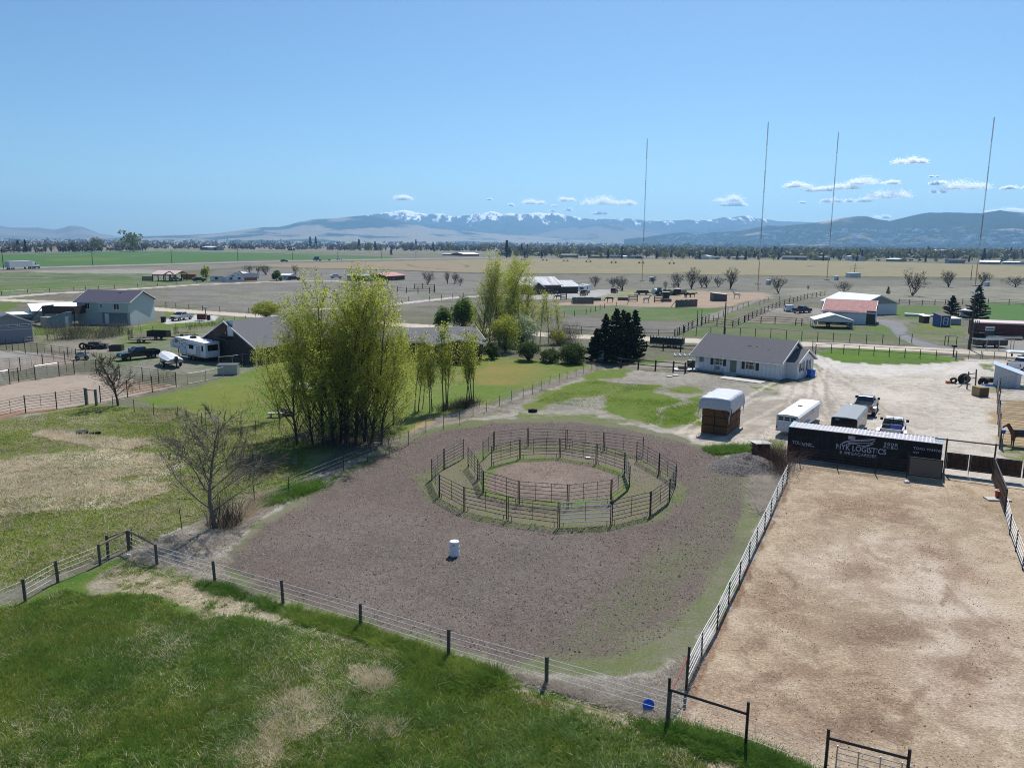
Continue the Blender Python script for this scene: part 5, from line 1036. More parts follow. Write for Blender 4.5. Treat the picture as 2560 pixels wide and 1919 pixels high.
A=at(*zp(*ZA,[(1003,882)])[0]);B=at(*zp(*ZA,[(1112,890)])[0]);t=thing('corral_gateway','green-grey gate frame open in the corral fence','gate frame',A); h=1.85; M('green_post',(.10,.15,.13),.7)
bar('post','green_post',(0,0,0),(0,0,h),.22,t,shape='box'); bar('post','green_post',B-A,B-A+Vector((0,0,h-.05)),.22,t,shape='box'); bar('crossbar','green_post',(0,0,h-.15),B-A+Vector((0,0,h-.2)),.1,t)
panels('upper corral fence nearest the black pickup',[(-300,560),(0,508),(237,490),(497,450),(750,408),(880,385),(995,378)],1.75)
panels('upper corral fence below the grey workshop',[(-60,230),(75,245),(148,265),(293,290),(435,302),(600,322),(785,345),(880,370)],1.6,n=5)
fence('steel posts with thin wire across the meadow by the bare tree',zp(*ZA,[(1300,905),(1548,962),(1768,1012),(2050,1047)])+[(505,1065),(640,1085),(700,1080)],1.35,[.5,.9,1.25],'tpost',.07,'thin_wire',.012,'wire_fence','wire')
fence('old post fence between the pale blue house and the trailers',[(60,858),(120,852),(180,845),(240,842),(300,838),(322,835),(353,832),(383,829),(440,824),(466,819),(500,813),(560,806),(640,798)],1.1,[.5,1.0],'post_old',.12,'thin_wire',.015,'wire_fence','wire',step=3.5)
def chainlink(label,pts,h=1.1):
    t=fence(label,pts,h,[.08,h],'galv_dull',.07,'galvanised',.05,'chain_link_fence','rail',pj=0); o=Vector(t.location); W=[at(*p) for p in pts]
    for a,b in zip(W[:-1],W[1:]):
        m=MB(); n=int((b-a).length/.35)
        for i in range(n):
            p=a+(b-a)*i/n-o; q=a+(b-a)*min(1,(i+2.6)/n)-o
            m.tube(p+Vector((0,0,.08)),q+Vector((0,0,h)),.006,n=3,cap=False); m.tube(q+Vector((0,0,.08)),p+Vector((0,0,h)),.006,n=3,cap=False)
        part('mesh',m,'thin_wire',t,kind='stuff')
chainlink('chain link fence between the lawn and the parked camper',zp((280,640),4.809,[(910,1540),(1130,1500),(1340,1455)]),1.35)
chainlink('chain link fence with top rail along the dark garage',zp((280,640),4.809,[(1290,1345),(1450,1330),(1570,1310),(1670,1300),(1770,1290),(1870,1275)]),1.6)
t=thing('water_tank','grey box tank inside the chain link corner','tank',at(572,935),.1); part('body',MB().box(-1.3,1.3,-.7,.7,0,1.35),'galv_dull',t,bevel=.05); part('lid',MB().box(-1.35,1.35,-.75,.75,1.353,1.42),'galvanised',t)
# road side fences
fence('pipe fence with pale top rail along the far side of the gravel road',zp((1280,500),3.455,[(1485,1165),(1590,1170),(1715,1172),(1840,1175),(1970,1178),(2100,1185)])+zp((1920,500),3.455,[(22,1185),(157,1200),(290,1210),(427,1215),(562,1222),(705,1228),(848,1236),(988,1240),(1132,1250),(1240,1232)]),1.75,[1.75],'pen_steel',.13,'galvanised',.16,'pipe_fence','rail',pj=0)
fence('pipe fence on the far road edge west of the road corner',zp((1280,500),3.455,[(440,1145),(495,1152),(600,1160),(760,1170),(900,1178),(1145,1187),(1265,1190),(1405,1187)]),1.6,[1.6,.9],'pen_steel',.12,'pen_steel',.09,'pipe_fence','rail')
fence('pipe fence with gate leaves around the grass island beside the gravel yard',zp((1920,500),3.455,[(410,1330),(545,1316),(652,1325),(783,1336),(913,1342),(1045,1352),(1180,1360),(1312,1367),(1450,1376),(1622,1383)]),1.5,[1.5,.75],'pen_steel',.12,'pen_steel',.07,'pipe_fence','rail',pj=0)
A=at(2033,873); fence('short dark pipe fence at the west tip of the grass island',[(2031,874),(2039,884)],1.6,[.4,.8,1.2,1.55],'pen_steel',.11,'pen_steel',.06,'pipe_fence','rail')
for a,b,lb in (((1625,1384),(1836,1382),'wide pipe gate leaf next to the grass island'),((1848,1383),(2053,1392),'wide pipe gate leaf next to the white horse trailer')):
    A,B=[at(*p) for p in zp((1920,500),3.455,[a,b])]; q=B-A; t=thing('pipe_gate',lb,'gate',A)
    for z in (.2,.5,.8,1.1,1.45): bar('rail','pen_steel',Vector((0,0,z)),q+Vector((0,0,z)),.05,t)
    for f in (0,.5,1): bar('upright','pen_steel',q*f+Vector((0,0,.15)),q*f+Vector((0,0,1.5)),.09,t)
fence('wooden rail fence west of the white house',zp((1280,500),3.455,[(820,1402),(943,1448),(1090,1458),(1238,1472),(1392,1482),(1495,1492),(1560,1470)]),1.5,[.65,1.3],'wood_dark',.24,'wood_dark',.13,'rail_fence','rail')
fence('wooden rail fence at the back of the yard by the road',zp((1280,500),3.455,[(1080,1275),(1160,1282),(1305,1300),(1455,1312),(1600,1318)]),1.3,[.5,1.1],'wood_dark',.22,'wood_dark',.12,'rail_fence','rail')
fence('dark wooden rail fence beside the two thin poles',zp((1280,500),3.455,[(1405,1185),(1480,1145),(1560,1105),(1640,1070),(1700,1050)]),1.6,[.4,.8,1.2,1.6],'wood_dark',.2,'wood_dark',.1,'rail_fence','rail',step=4)
fence('dark rail fence running up between the green paddocks',zp((1280,500),3.455,[(1905,1100),(2005,1055),(2075,1020),(2150,985),(2211,960)])+zp((1920,500),3.455,[(100,920),(220,885),(340,850),(490,822)]),1.6,[.5,1.0,1.5],'wood_dark',.2,'wood_dark',.1,'rail_fence','rail',step=6)
fence('rail fence across the green paddock below the two thin poles',zp((1280,500),3.455,[(1640,1075),(1770,1085),(1905,1100)]),1.5,[.5,1.0,1.5],'wood_dark',.2,'wood_dark',.1,'rail_fence','rail')
fence('rail fence in front of the parked cars near the red-roofed barn',zp((1280,500),3.455,[(2010,1055),(2150,1062)])+zp((1920,500),3.455,[(60,1065),(238,1078),(290,1082),(400,1060)]),1.5,[.5,1.0,1.5],'wood_dark',.2,'wood_dark',.1,'rail_fence','rail',step=9)
fence('long wire fence up the pale strip beside the horse paddock',zp((1280,500),3.455,[(1430,1165),(1600,1085),(1740,1045),(1900,965),(2040,920),(2140,905),(2211,880)])+[(1975,748)],1.4,[.5,.9,1.3],'wood_dark',.14,'thin_wire',.02,'wire_fence','wire',step=7)
fence('thin wire fence in the green field below the horse paddock',zp((1280,500),3.455,[(450,1012),(540,1000),(640,985),(720,960),(800,935),(900,920),(1000,905)]),1.3,[.7,1.2],'wood_dark',.16,'thin_wire',.02,'wire_fence','wire',step=6)
fence('pasture fence on dark posts along the curving gravel lane',zp((0,500),3.455,[(15,820),(240,805),(430,795),(640,785),(740,780),(850,772),(990,765),(1190,752),(1360,742),(1530,732),(1700,722)]),1.4,[.6,1.2],'wood_dark',.18,'thin_wire',.02,'wire_fence','wire',step=9)
fence('pasture fence on dark posts beyond the gravel road by the mailbox',zp((0,500),3.455,[(1435,925),(1520,935),(1750,958),(1900,965),(2150,978)])+[(700,800),(800,806)],1.4,[.6,1.2],'wood_dark',.16,'thin_wire',.02,'wire_fence','wire',step=7)
fence('fence of closely set posts along the short pale lane behind the poplars',zp((640,500),3.455,[(1320,875),(1500,868),(1700,850),(1790,838)]),1.5,[.7,1.4],'wood_dark',.2,'thin_wire',.02,'wire_fence','wire',step=5)
fence('low pole pen in the grey pasture behind the poplars',zp((640,500),3.455,[(1220,795),(1300,803),(1400,806),(1500,806),(1545,800),(1540,770),(1440,765),(1370,768)]),2.0,[.8,1.6],'wood_dark',.3,'wood_dark',.12,'rail_fence','rail',step=7)
fence('ranch fence behind the white gable barn and the two spruces',zp((1920,500),3.455,[(1130,900),(1220,905),(1330,912),(1440,908),(1530,905)])+zp((1920,500),3.455,[(1680,900),(1780,895),(1900,900),(2080,905),(2211,912),(2500,930)]),1.7,[.5,1.0,1.5],'wood_dark',.2,'wood_dark',.08,'rail_fence','rail',step=7,skip=())
fence('brown board fence next to the ranch house',[(612,703),(642,702)],1.7,[.3,.6,.9,1.2,1.5],'rust_orange',.3,'rust_orange',.28,'board_fence','board',shape='box')
fence('pipe fence with uprights beside the junction and utility pole',zp((2180,640),5.821,[(1055,1295),(1105,1296),(1225,1300),(1395,1345)]),1.7,[1.7],'pen_steel',.14,'galv_dull',.14,'pipe_fence','rail',pj=0)
fence('pipe fence beyond the white horse trailer',zp((2180,640),5.821,[(1450,1350),(1660,1370),(1840,1370),(2010,1365),(2055,1368)]),1.8,[1.8],'galv_dull',.11,'galv_dull',.13,'pipe_fence','rail',pj=0)
# horse pens at the east edge
zq=((2200,820),3.856)
fence('dark steel panel fence of the horse pens down the yard edge',zp(*zq,[(1125,620),(1128,720),(1130,830),(1135,930),(1140,1040),(1150,1160)]),1.7,[.3,.6,.9,1.2,1.5,1.7],'pen_steel',.12,'rust_pipe',.06,'pen_fence','rail')
for y1,y2,lb in ((605,560,'pen divider nearest the white shed'),(715,735,'second pen divider from the white shed'),(980,1005,'pen divider behind the bay horse'),(1165,1185,'pen divider in front of the bay horse')):
    fence('wire and pipe '+lb,zp(*zq,[(1150,y1),(1390,y2),(1600,y2+20)]),1.7,[.2,.45,.7,.95,1.2,1.45,1.7],'pen_steel',.1,'rust_pipe',.03,'pen_fence','rail')
fence('pen divider of wire and pipe in the middle of the horse pens',zp(*zq,[(1148,845),(1390,865),(1600,880)]),1.7,[.2,.45,.7,.95,1.2,1.45,1.7],'pen_steel',.1,'rust_pipe',.03,'pen_fence','rail')
# utility poles and wires
def pole(xb,yb,yt,label,r=.3,arms=(),name='utility_pole',group=None,lamps=0,rt=.6):
    A=at(xb,yb);H=hgt(xb,yt,A);t=thing(name,label,'utility pole',A,0,group); part('shaft',MB().tube((0,0,0),(0,0,H),r/2,r/2*rt,n=8),'wood_dark',t)
    for z,w_ in arms: part('crossarm',MB().box(-w_/2,w_/2,-.08,.08,H-z,H-z+.15),'wood_dark',t)
    for k in range(lamps): part('flood_lamp',MB().taper(-.9+k*.6,-.55+k*.6,-.3,.1,H-.4-.15*(k%2),H-.1-.15*(k%2),.05,.05),'white_paint',t)
    return A,H
far_poles=[(9,672,618.7),(232,663,631),(429.6,657.5,624),(595,653,622),(732,650,631),(845,648.5,628),(954,646.5,627),(1040,645.5,627)]
tops=[]
pl=['power pole at the frame edge just behind the semi truck','power pole beside the green field, first ahead of the semi truck','power pole beside the green field above the open pole barn','power pole beside the green field above the ranch house','power pole behind the small dark car on the highway','power pole where the green field narrows, past the pale car','power pole on the highway before the dark red barn, nearer the poplars','power pole on the highway just before the dark red barn']
for i,(x,y,yt) in enumerate(far_poles): A,H=pole(x,y,yt,pl[i],.45,((.8,2.6),),group='power poles along the highway'); tops.append(A+Vector((0,0,H-.7)))
t=thing('power_line','sagging pale power line strung between the highway poles','power line',tops[0]); 
for a,b in zip(tops[:-1],tops[1:]):
    n=8; S=[]; sag=2.8
    for i in range(n):
        f0,f1=i/n,(i+1)/n; S.append((a+(b-a)*f0-Vector((0,0,sag*4*f0*(1-f0)))-tops[0],a+(b-a)*f1-Vector((0,0,sag*4*f1*(1-f1)))-tops[0]))
    m=MB(); [m.tube(p,q,.06,n=4,cap=False) for p,q in S]; part('wire',m,'wire',t)
pole(1810,843,756,'bare wooden pole standing by the road behind the white house',.35)
pole(1742.5,815,776,'thin dark pole beside the gate of the green paddock, nearer the big juniper',.2); pole(1753,815,772,'thin dark pole with a pale box at its foot in the green paddock',.2)
pole(2423,873,726,'tall leaning utility pole with floodlights before the big spruce',.45,((1.2,1.2),),lamps=3); pole(2427,700,663,'bare far pole at the stubble field edge by the mast',.4); pole(2136,685,658,'double crossarm pole behind the white equipment hut',.4,((1.5,2.4),(3,2.4)))
# ================================================================== TREES
def tree(name,label,cat,segs,base,leafspec=(),bark='bark',rz=0,sc_=1,group=None,k0=6,thick=(0,1),mesh=None,twigpart=False):
    """segs from grow(); leafspec [(matkey,n,size,spread,levels)]"""
    t=thing(name,label,cat,base,rz,group); t.scale=(sc_,)*3
    if mesh is None:
        S0=[s for l in thick for s in segs[l]]; S1=[s for l in range(4) if l not in thick for s in segs[l]]
        pts=[tubes(S0,k0)]
        if S1: pts.append(tubes(S1,3))
        mesh=[('trunk',joined('trunk',pts,_mc[bark]))]
        for j,(mk,n,size,spread,lv,seed) in enumerate(leafspec):
            rs=np.random.default_rng(seed); P=leaf_points([s for l in lv for s in segs[l]],n,rs,spread); P=P[P[:,2]>.6]
            V,F=tris(P,np.full(len(P),size),rs,sq=.6); mesh.append(('crown',mesh_np('crown',V,F,_mc[mk])))
    for nm,me in mesh: part(nm,me,None,t,kind=None)
    return t,mesh
# poplar clump
pop=[]
for s in range(4):
    rs=np.random.default_rng(100+s); sg=grow(rs,13.5,.15,12,38,.05,33 if s<3 else 40,.42,8,.42,1,.045,.45)
    pop.append((sg,[('leaf_poplar',7400,.072,.19,(2,3),s),('leaf_catkin',1300,.08,.2,(2,3),s+9)]))
pm={}
zc=((640,660),3.316)
pb=[(340,1500,.86,2,-.10,'outermost leaning poplar of the clump on the lawn side'),(470,1490,.95,0,-.07,'slender leafing poplar second in the clump from the lawn side'),(560,1492,.90,3,-.04,'bushy leafing poplar between slender stems of the clump'),(640,1485,1.12,1,-.04,'tall leafing poplar with thin catkin-brown top'),(700,1482,1.17,2,-.01,'thick-trunked leafing poplar in the heart of the clump'),(745,1492,1.0,0,.01,'leafing poplar beside the thickest trunk of the clump'),(825,1490,1.10,3,.03,'leafing poplar with pale forked stem near the clump middle'),(900,1470,1.14,1,.03,'tall leafing poplar with a straight dark stem'),(962,1472,1.06,2,.06,'stout leafing poplar above the fallen log'),(1040,1485,.80,0,.10,'poplar leaning out from the clump over the arena fence'),(760,1390,1.08,1,0,'leafing poplar at the back of the clump behind the thick trunk'),(560,1360,.98,2,-.03,'leafing poplar at the back of the clump near the woodpile'),(880,1370,1.0,3,.03,'leafing poplar at the back of the clump toward the brick house'),(200,1290,.62,3,-.12,'small leafing poplar at the woodpile edge of the clump'),(1140,1330,.72,0,.05,'young leafing poplar between the clump and the thin saplings')]
for i,(x,y,s,v,ln,lb) in enumerate(pb):
    base=at(*zp(*zc,[(x,y)])[0])
    if v not in pm: t,me=tree('poplar_tree',lb,'tree',pop[v][0],base,pop[v][1],rz=i*1.3,sc_=s*.87,group='poplars of the big clump'); pm[v]=me
    else: t,_=tree('poplar_tree',lb,'tree',None,base,rz=i*1.3,sc_=s*.87,group='poplars of the big clump',mesh=pm[v])
    t.rotation_euler=(0,ln,i*0) if False else (Matrix.Rotation(ln,3,'Y')@Matrix.Rotation(i*1.3,3,'Z')).to_euler()
# thin saplings right of the clump
sm=[]
for s in range(2):
    rs=np.random.default_rng(150+s); sg=grow(rs,8,.075,10,18,.3,24,.30,6,.45,1,.035,.5); sm.append(sg)
sap=[(1318,1232,1.0,'thin sapling nearest the big clump'),(1345,1225,.9,'thin sapling sharing the base of the first one'),(1440,1228,.85,'thin leaning sapling with its partner'),(1460,1222,.9,'thin sapling second of the leaning pair'),(1555,1212,1.05,'tall thin sapling in the group of three stems'),(1575,1205,1.1,'straight middle sapling in the group of three stems'),(1590,1205,.9,'shorter sapling in the group of three stems'),(1742,1178,.95,'thin sapling in dark brush at the fence'),(1775,1175,.85,'short sapling in dark brush at the fence'),(1790,1170,1.0,'thin sapling nearest the mown lawn edge'),(1805,1168,.95,'last thin sapling of the row'),(1380,1200,.7,'small sapling behind the leaning pair')]
smm={}
for i,(x,y,s,lb) in enumerate(sap):
    v=i%2; base=at(*zp(*zc,[(x,y)])[0]); ls=[('leaf_poplar',1000,.075,.22,(1,2,3),i),('leaf_catkin',350,.07,.2,(2,3),i+4)]
    if v not in smm: t,me=tree('sapling',lb,'tree',sm[v],base,ls,rz=i,sc_=s,group='thin saplings beside the clump'); smm[v]=me
    else: t,_=tree('sapling',lb,'tree',None,base,rz=i*2,sc_=s,group='thin saplings beside the clump',mesh=smm[v])
    t.rotation_euler=(.02*math.sin(i*3),.06*math.sin(i*5),i*2)
# second group of tall poplars
zd=((640,500),3.455); ze=((1280,500),3.455)
def sized(x,y,ytop,h0): A=at(x,y); return A,hgt(x,ytop,A)/h0
grp=[(1206,868,700,2,'lower yellow-green poplar leaning over the brick house roof'),(1316,852,690,1,'yellow-green poplar just right of the white-flowering tree'),(1282,858,668,2,'yellow-green poplar between its tall neighbours behind the flowering tree'),(1225,866,672,0,'tall yellow-green poplar behind the brick house, first of its row'),(1248,864,655,1,'tallest yellow-green poplar behind the brick house'),(1262,860,662,2,'yellow-green poplar overtopping the white-flowering tree'),(1298,850,664,3,'yellow-green poplar before the metal-roofed barn')]
for x,y,yt,v,lb in grp:
    A,s=sized(x,y,yt,13.5); t,_=tree('poplar_tree',lb,'tree',None,A,rz=x,sc_=(s*.97),group='poplars behind the brick house',mesh=pm[v])
for x,y,yt,lb in ((1350,860,725,'sparse thin tree beside the white-flowering tree'),(1372,858,722,'sparse thin tree with few leaves, middle of its trio'),(1398,855,738,'sparse thin tree nearest the hedge by the road')):
    A,s=sized(x,y,yt,9); tree('sparse_tree',lb,'tree',None,A,rz=x,sc_=s,mesh=smm[0])
# bare trees of the meadow
def bare(name,label,x,y,yt,seed,nb=18,ang=50,bl=.5,sub=9,twig=5,r=.17,lo=.18,leaf=None,lean=(0,0),bk='bark_pale',k=(0,1)):
    A=at(x,y);h=hgt(x,yt,A); rs=np.random.default_rng(seed); sg=grow(rs,h,r,8,nb,lo,ang,bl,sub,.45,twig,.09,.3,lean); sg=[[(a,b,max(c,.012),max(d,.008)) for a,b,c,d in l_] for l_ in sg]; t,_=tree(name,label,'tree',sg,A,leaf or (),bark=bk,thick=k); return t
bare('bare_tree','small bare tree with reddish buds at the corral gate',295,1013,893,301,24,50,.46,12,8,.13,leaf=[('twig_red',700,.05,.12,(2,3),5)],bk='bark')
bare('bare_tree','large bare tree with brushy base on the corner of the arena',538,1320,1062,302,20,55,.60,13,8,.15,.14,lean=(-.08,.0),bk='bark_pale')
A=at(550,1312); rs=np.random.default_rng(303); S=[]
for i in range(260):
    a=rs.random()*6.283; r_=rs.random()**.5*1.1; p=np.array([r_*math.cos(a)+.3,r_*math.sin(a)*.8,0]); d=rs.normal(size=3)*.28; d[2]=1; L=.8+1.4*rs.random(); q=p+d*L*.5; S.append((p,q,.010,.007)); S.append((q,q+(d+rs.normal(size=3)*.3)*L*.5,.008,.004))
o=link(bpy.data.objects.new('brush',joined('brush',[tubes(S,3)],_mc['twig']))); o.location=A; tag(o,'dark tangled brush round the foot of the large bare tree','brush',kind='stuff')
# generic round shrubs and bushes made of leaf triangles on stems
def bush(name,label,x,y,yt,wpx,mk,seed,n=2600,size=.14,lumps=20,cat='bush',stem='bark',group=None,power=.5,depth=1.):
    A=at(x,y);h=hgt(x,yt,A);w_=wpx*(A.length/FPX); rs=np.random.default_rng(seed); P=[];S=[]
    for i in range(lumps):
        a=i*2.4;rr=w_*.36*math.sqrt((i+.5)/lumps); zt=h*(.18+.62*(1-(rr/(w_*.5))**2)*(.75+.25*rs.random())); c=np.array([rr*math.cos(a),rr*math.sin(a)*depth,zt if i%2 else h*.16+(zt-h*.16)*rs.random()])
        q=rs.normal(size=(n//lumps,3)); q/=np.linalg.norm(q,axis=1)[:,None]; q*=(rs.random(len(q))**(1/2.2))[:,None]; P.append(c+q*np.array([w_*.2,w_*.2*depth,h*.21])); S.append(((0,0,0),tuple(c),.06,.02))
        for k_ in range(4): S.append((tuple(c*.6),tuple(c+rs.normal(size=3)*np.array([w_*.14,w_*.14,h*.16])),.025,.008))
    P=np.concatenate(P); P[:,2]=np.abs(P[:,2])+.05; V,F=tris(P,np.full(len(P),size),rs); t=thing(name,label,cat,A,0,group)
    part('crown',mesh_np('crown',V,F,_mc[mk]),None,t); part('trunk',joined('trunk',[tubes([tuple(map(np.array,s[:2]))+s[2:] for s in S],4)],_mc[stem]),None,t)
    return t
bush('bush','round yellow-green bush behind the dark garage',667,796,747,76,'leaf_yellow',401,4200,.17,18)
bush('tree','dense dark green tree behind the brick house roof',1158,832,729,66,'leaf_green',402,7000,.16,22,cat='tree'); bush('bush','lower dark green bush beside the dense dark green tree',1108,828,760,50,'leaf_green',403,3600,.15,14)
bush('flowering_tree','white-blossomed round tree beside the tall poplars',1306,866,776,88,'leaf_white',404,7000,.13,24,cat='tree')
bush('willow_tree','broad bright green leafing willow mass before the tall poplars',1262,880,770,90,'leaf_yellow',440,5200,.13,26,cat='tree')
bush('bush','leafy yellow-green undergrowth between the brick house and the poplars',1195,880,800,60,'leaf_yellow',441,2600,.13,16)
bush('bush','dark hedge shrub filling the gap below the sparse trees',1375,905,868,60,'leaf_shrub',442,2600,.12,16)
bush('bush','dark round bush at the lawn end of the brick house',1229,897,852,46,'leaf_shrub',405,2600,.13,12); bush('bush','dark green bush below the white-blossomed tree',1320,901,846,66,'leaf_shrub',406,3600,.13,16)
bush('bush','dense dark bush beside the big juniper',1432,908,848,76,'leaf_shrub',407,4600,.13,18); bush('bush','olive bush beside the thin sparse trees',1395,862,815,50,'leaf_yellow',408,1500,.12,10)
bush('bush','small yellow-green tree at the far gravel lane',692,702,673,26,'leaf_green',420,1500,.35,10); bush('budding_tree','thin yellow budding tree beside the ranch house',515,703,657,22,'leaf_yellow',421,420,.4,8,cat='tree')
bush('bush','yellow budding bush seen between poplar tops at the mobile home',889,703,682,12,'leaf_yellow',422,300,.4,6)
# spruces
def spruce(label,x,y,yt,wpx,seed,n=9000,name='spruce_tree',cat='spruce'):
    A=at(x,y);h=hgt(x,yt,A);w_=wpx*(A.length/FPX)/2; rs=np.random.default_rng(seed); nb=int(h*9);P=[];S=[((0,0,0),(0,0,h),.22,.02)]
    for i in range(nb):
        f=(i+rs.random())/nb; z=h*(.04+.95*f); R=w_*(1-f)**.85*(.72+.45*rs.random())+.1; a=i*2.4+rs.random(); tip=np.array([R*math.cos(a),R*math.sin(a),z-R*.12+.12*R*rs.random()+.05]); b=np.array([0,0,z]); k_=max(6,int(n/nb*(.3+1.4*(1-f)))); t_=rs.random(k_)**.6
        q=b+(tip-b)*t_[:,None]+rs.normal(size=(k_,3))*np.array([.13,.13,.09])*(1.2-t_[:,None]*.6); q[:,2]+=.12*t_**2*R; P.append(q); S.append((b,tip,.035,.01))
    P=np.concatenate(P); P[:,2]=np.maximum(P[:,2],.05); V,F=tris(P,np.full(len(P),.16),rs,sq=.45); t=thing(name,label,cat,A)
    part('crown',mesh_np('crown',V,F,_mc['needle']),None,t); part('trunk',joined('trunk',[tubes([tuple(map(np.array,s[:2]))+s[2:] for s in S],4)],_mc['bark']),None,t)
for x,y,yt,wp,lb in ((1512,905,786,62,'big dark pine at the lawn side of the pine group'),(1538,906,771,70,'tallest dark pine of the group by the big hedge'),(1566,902,781,66,'dark pine in the middle of the pine group nearest the rail fence'),(1585,895,775,58,'dark pine on the road side of the pine group'),(1492,902,822,60,'low dark pine skirting the lawn edge of the pine group'),(1556,880,776,60,'dark pine at the back of the pine group')):
    spruce(lb,x,y,yt,wp*1.3,int(x),9000,'pine_tree','pine')
spruce('broad dark spruce beside the white shed, shorter of the two',2378,793,739,50,431,7000); spruce('tall dark spruce behind the floodlight pole',2440,800,712,58,432,11000); spruce('tiny lone spruce in the pasture behind the white barn',2220,734,716,9,433,500)
# bare orchard shrubs of the middle distance
bm=[]
for s in range(4):
    rs=np.random.default_rng(500+s); sg=[[],[],[],[]]
    for j in range(6):
        g=grow(rs,6.2,.15,6,9,.2,42,.5,5,.5,3,.14,.25,(rs.normal()*.55,rs.normal()*.55),.85)
        for l in range(4): sg[l]+=g[l]
    sg=[sg[0],sg[1],[(a,b,max(c,.03),max(d,.022)) for a,b,c,d in sg[2]],[(a,b,.03,.02) for a,b,c,d in sg[3]]]
    bm.append(joined('shrub',[tubes(sg[0]+sg[1],4),tubes(sg[2]+sg[3],3)],_mc['twig']))
sh_=zp(*ze,[(715,745),(955,780),(870,752),(1220,725),(1325,770),(1440,750),(1400,767),(1550,767),(1640,755),(1680,757),(1780,752),(1885,767)])+zp((1920,500),3.455,[(90,805),(345,775),(655,805),(1245,827),(1560,752),(1845,735),(2140,752)])+zp(*zd,[(1480,727),(1655,725),(1715,722),(1765,738),(335,655),(85,647),(15,640)])+[(623.8,681)]
st=[650,655,660,655,695,620,700,585,640,640,650,590,660,735,700,635,620,630,665,615,610,620,660,560,560,570,560]
wd=[110,180,80,60,40,120,50,150,90,90,90,150,140,25,110,190,130,120,130,130,60,80,60,60,110,60,80]
spl=['spiky bare shrub nearest the metal-roofed barn','wide bare shrub behind the camper in the farm yard','thin bare shrub close behind the wide one by the farm yard','small round bare shrub beside the hut of the shortest mast','small upright bare shrub standing before the shortest mast hut','ragged broad bare shrub that begins the row behind the hay rolls','short bare shrub at the foot of the ragged broad one','tallest spreading bare shrub of the row behind the hay rolls','bare shrub just east of the tallest one behind the hay rolls','second bare shrub east of the tallest one behind the hay rolls','low bare shrub between the black cows and the second mast','wide bare shrub at the mast end of the row behind the hay rolls','bare shrub standing alone between the second and third masts','thin twiggy bush at the foot of the third mast','low bare shrub in front of the third mast above the red-roofed barn','largest fan-shaped bare shrub alone before the stubble field','bare shrub between the largest fan-shaped one and the fourth mast','bare shrub close beside the fourth mast','low bare shrub past the fourth mast nearest the frame edge','large bare shrub standing west of its group beyond the poplars','slim bare shrub first of a tight group of three beyond the poplars','middle bare shrub of a tight group of three beyond the poplars','last bare shrub of a tight group of three beyond the poplars','bare shrub below the small dark car on the highway','large bare shrub behind the small blue-white trailer home','narrow bare shrub beside the pale metal shed','bare shrub above the pale shed of the ranch house']
for i,((x,y),yt,wp) in enumerate(zip(sh_,st,wd)):
    A=at(x,y); h=max((y-(500+yt/3.455))*A.length/FPX,2); w_=wp/3.455*A.length/FPX
    o=link(bpy.data.objects.new('bare_shrub',bm[i%4])); o.location=A; o.rotation_euler=(0,0,i*1.7); o.scale=(w_/7.0,w_/7.0,h/7.2)
    tag(o,spl[i],'shrub','bare shrubs of the far pasture')
# scrub thickets near the pale blue house and along the dead hedge
def thicket(label,pts,n,h,mk='twig_brown',seed=1,spread=1.2,name='thicket',r=.014):
    rs=np.random.default_rng(seed); W=[np.array(at(*p)) for p in pts]; S=[]
    for i in range(n):
        f=rs.random()*(len(W)-1);k_=int(f);p=W[k_]*(1-f+k_)+W[k_+1]*(f-k_)+np.array([rs.normal()*spread,rs.normal()*spread,0])-W[0]; a=rs.normal(size=3)*.45;a[2]=1; L=h*(.5+.7*rs.random()); q=p+a*L*.5; S.append((p,q,r,r*.7))
        for j in range(3): S.append((q,q+(a+rs.normal(size=3)*.6)*L*.4,r*.7,r*.4))
    o=link(bpy.data.objects.new(name,joined(name,[tubes(S,3)],_mc[mk]))); o.location=W[0]; return tag(o,kind='stuff')
thicket('',[(150,850),(180,846),(215,842)],420,2.6,seed=1); thicket('',[(235,848),(270,842),(310,832)],420,2.3,seed=2); thicket('',[(110,838),(130,832)],90,2.2,seed=3); thicket('',[(470,825),(500,818),(560,812)],160,1.0,'twig_red',4,.8)
thicket('',zp(*ze,[(800,1400),(880,1370),(960,1340),(1040,1310)]),500,1.5,'twig_brown',5,.5); thicket('',[(1395,862),(1430,858)],260,3.0,'twig_brown',6,1.0); thicket('',[(1140,1020),(1166,1018),(1190,1012)],320,.9,'twig',7,.6); thicket('',[(1100,1028),(1140,1022)],150,.7,'twig',8,.5)
thicket('',[(1925,1150),(1945,1165),(1950,1195)],520,1.5,'twig_red',9,.55,r=.01); thicket('',[(640,1000),(600,1120),(640,1150)],120,1.5,'twig_red',10,1.6)
thicket('',[(640,1185),(670,1170)],140,1.3,'twig_brown',11,.9)
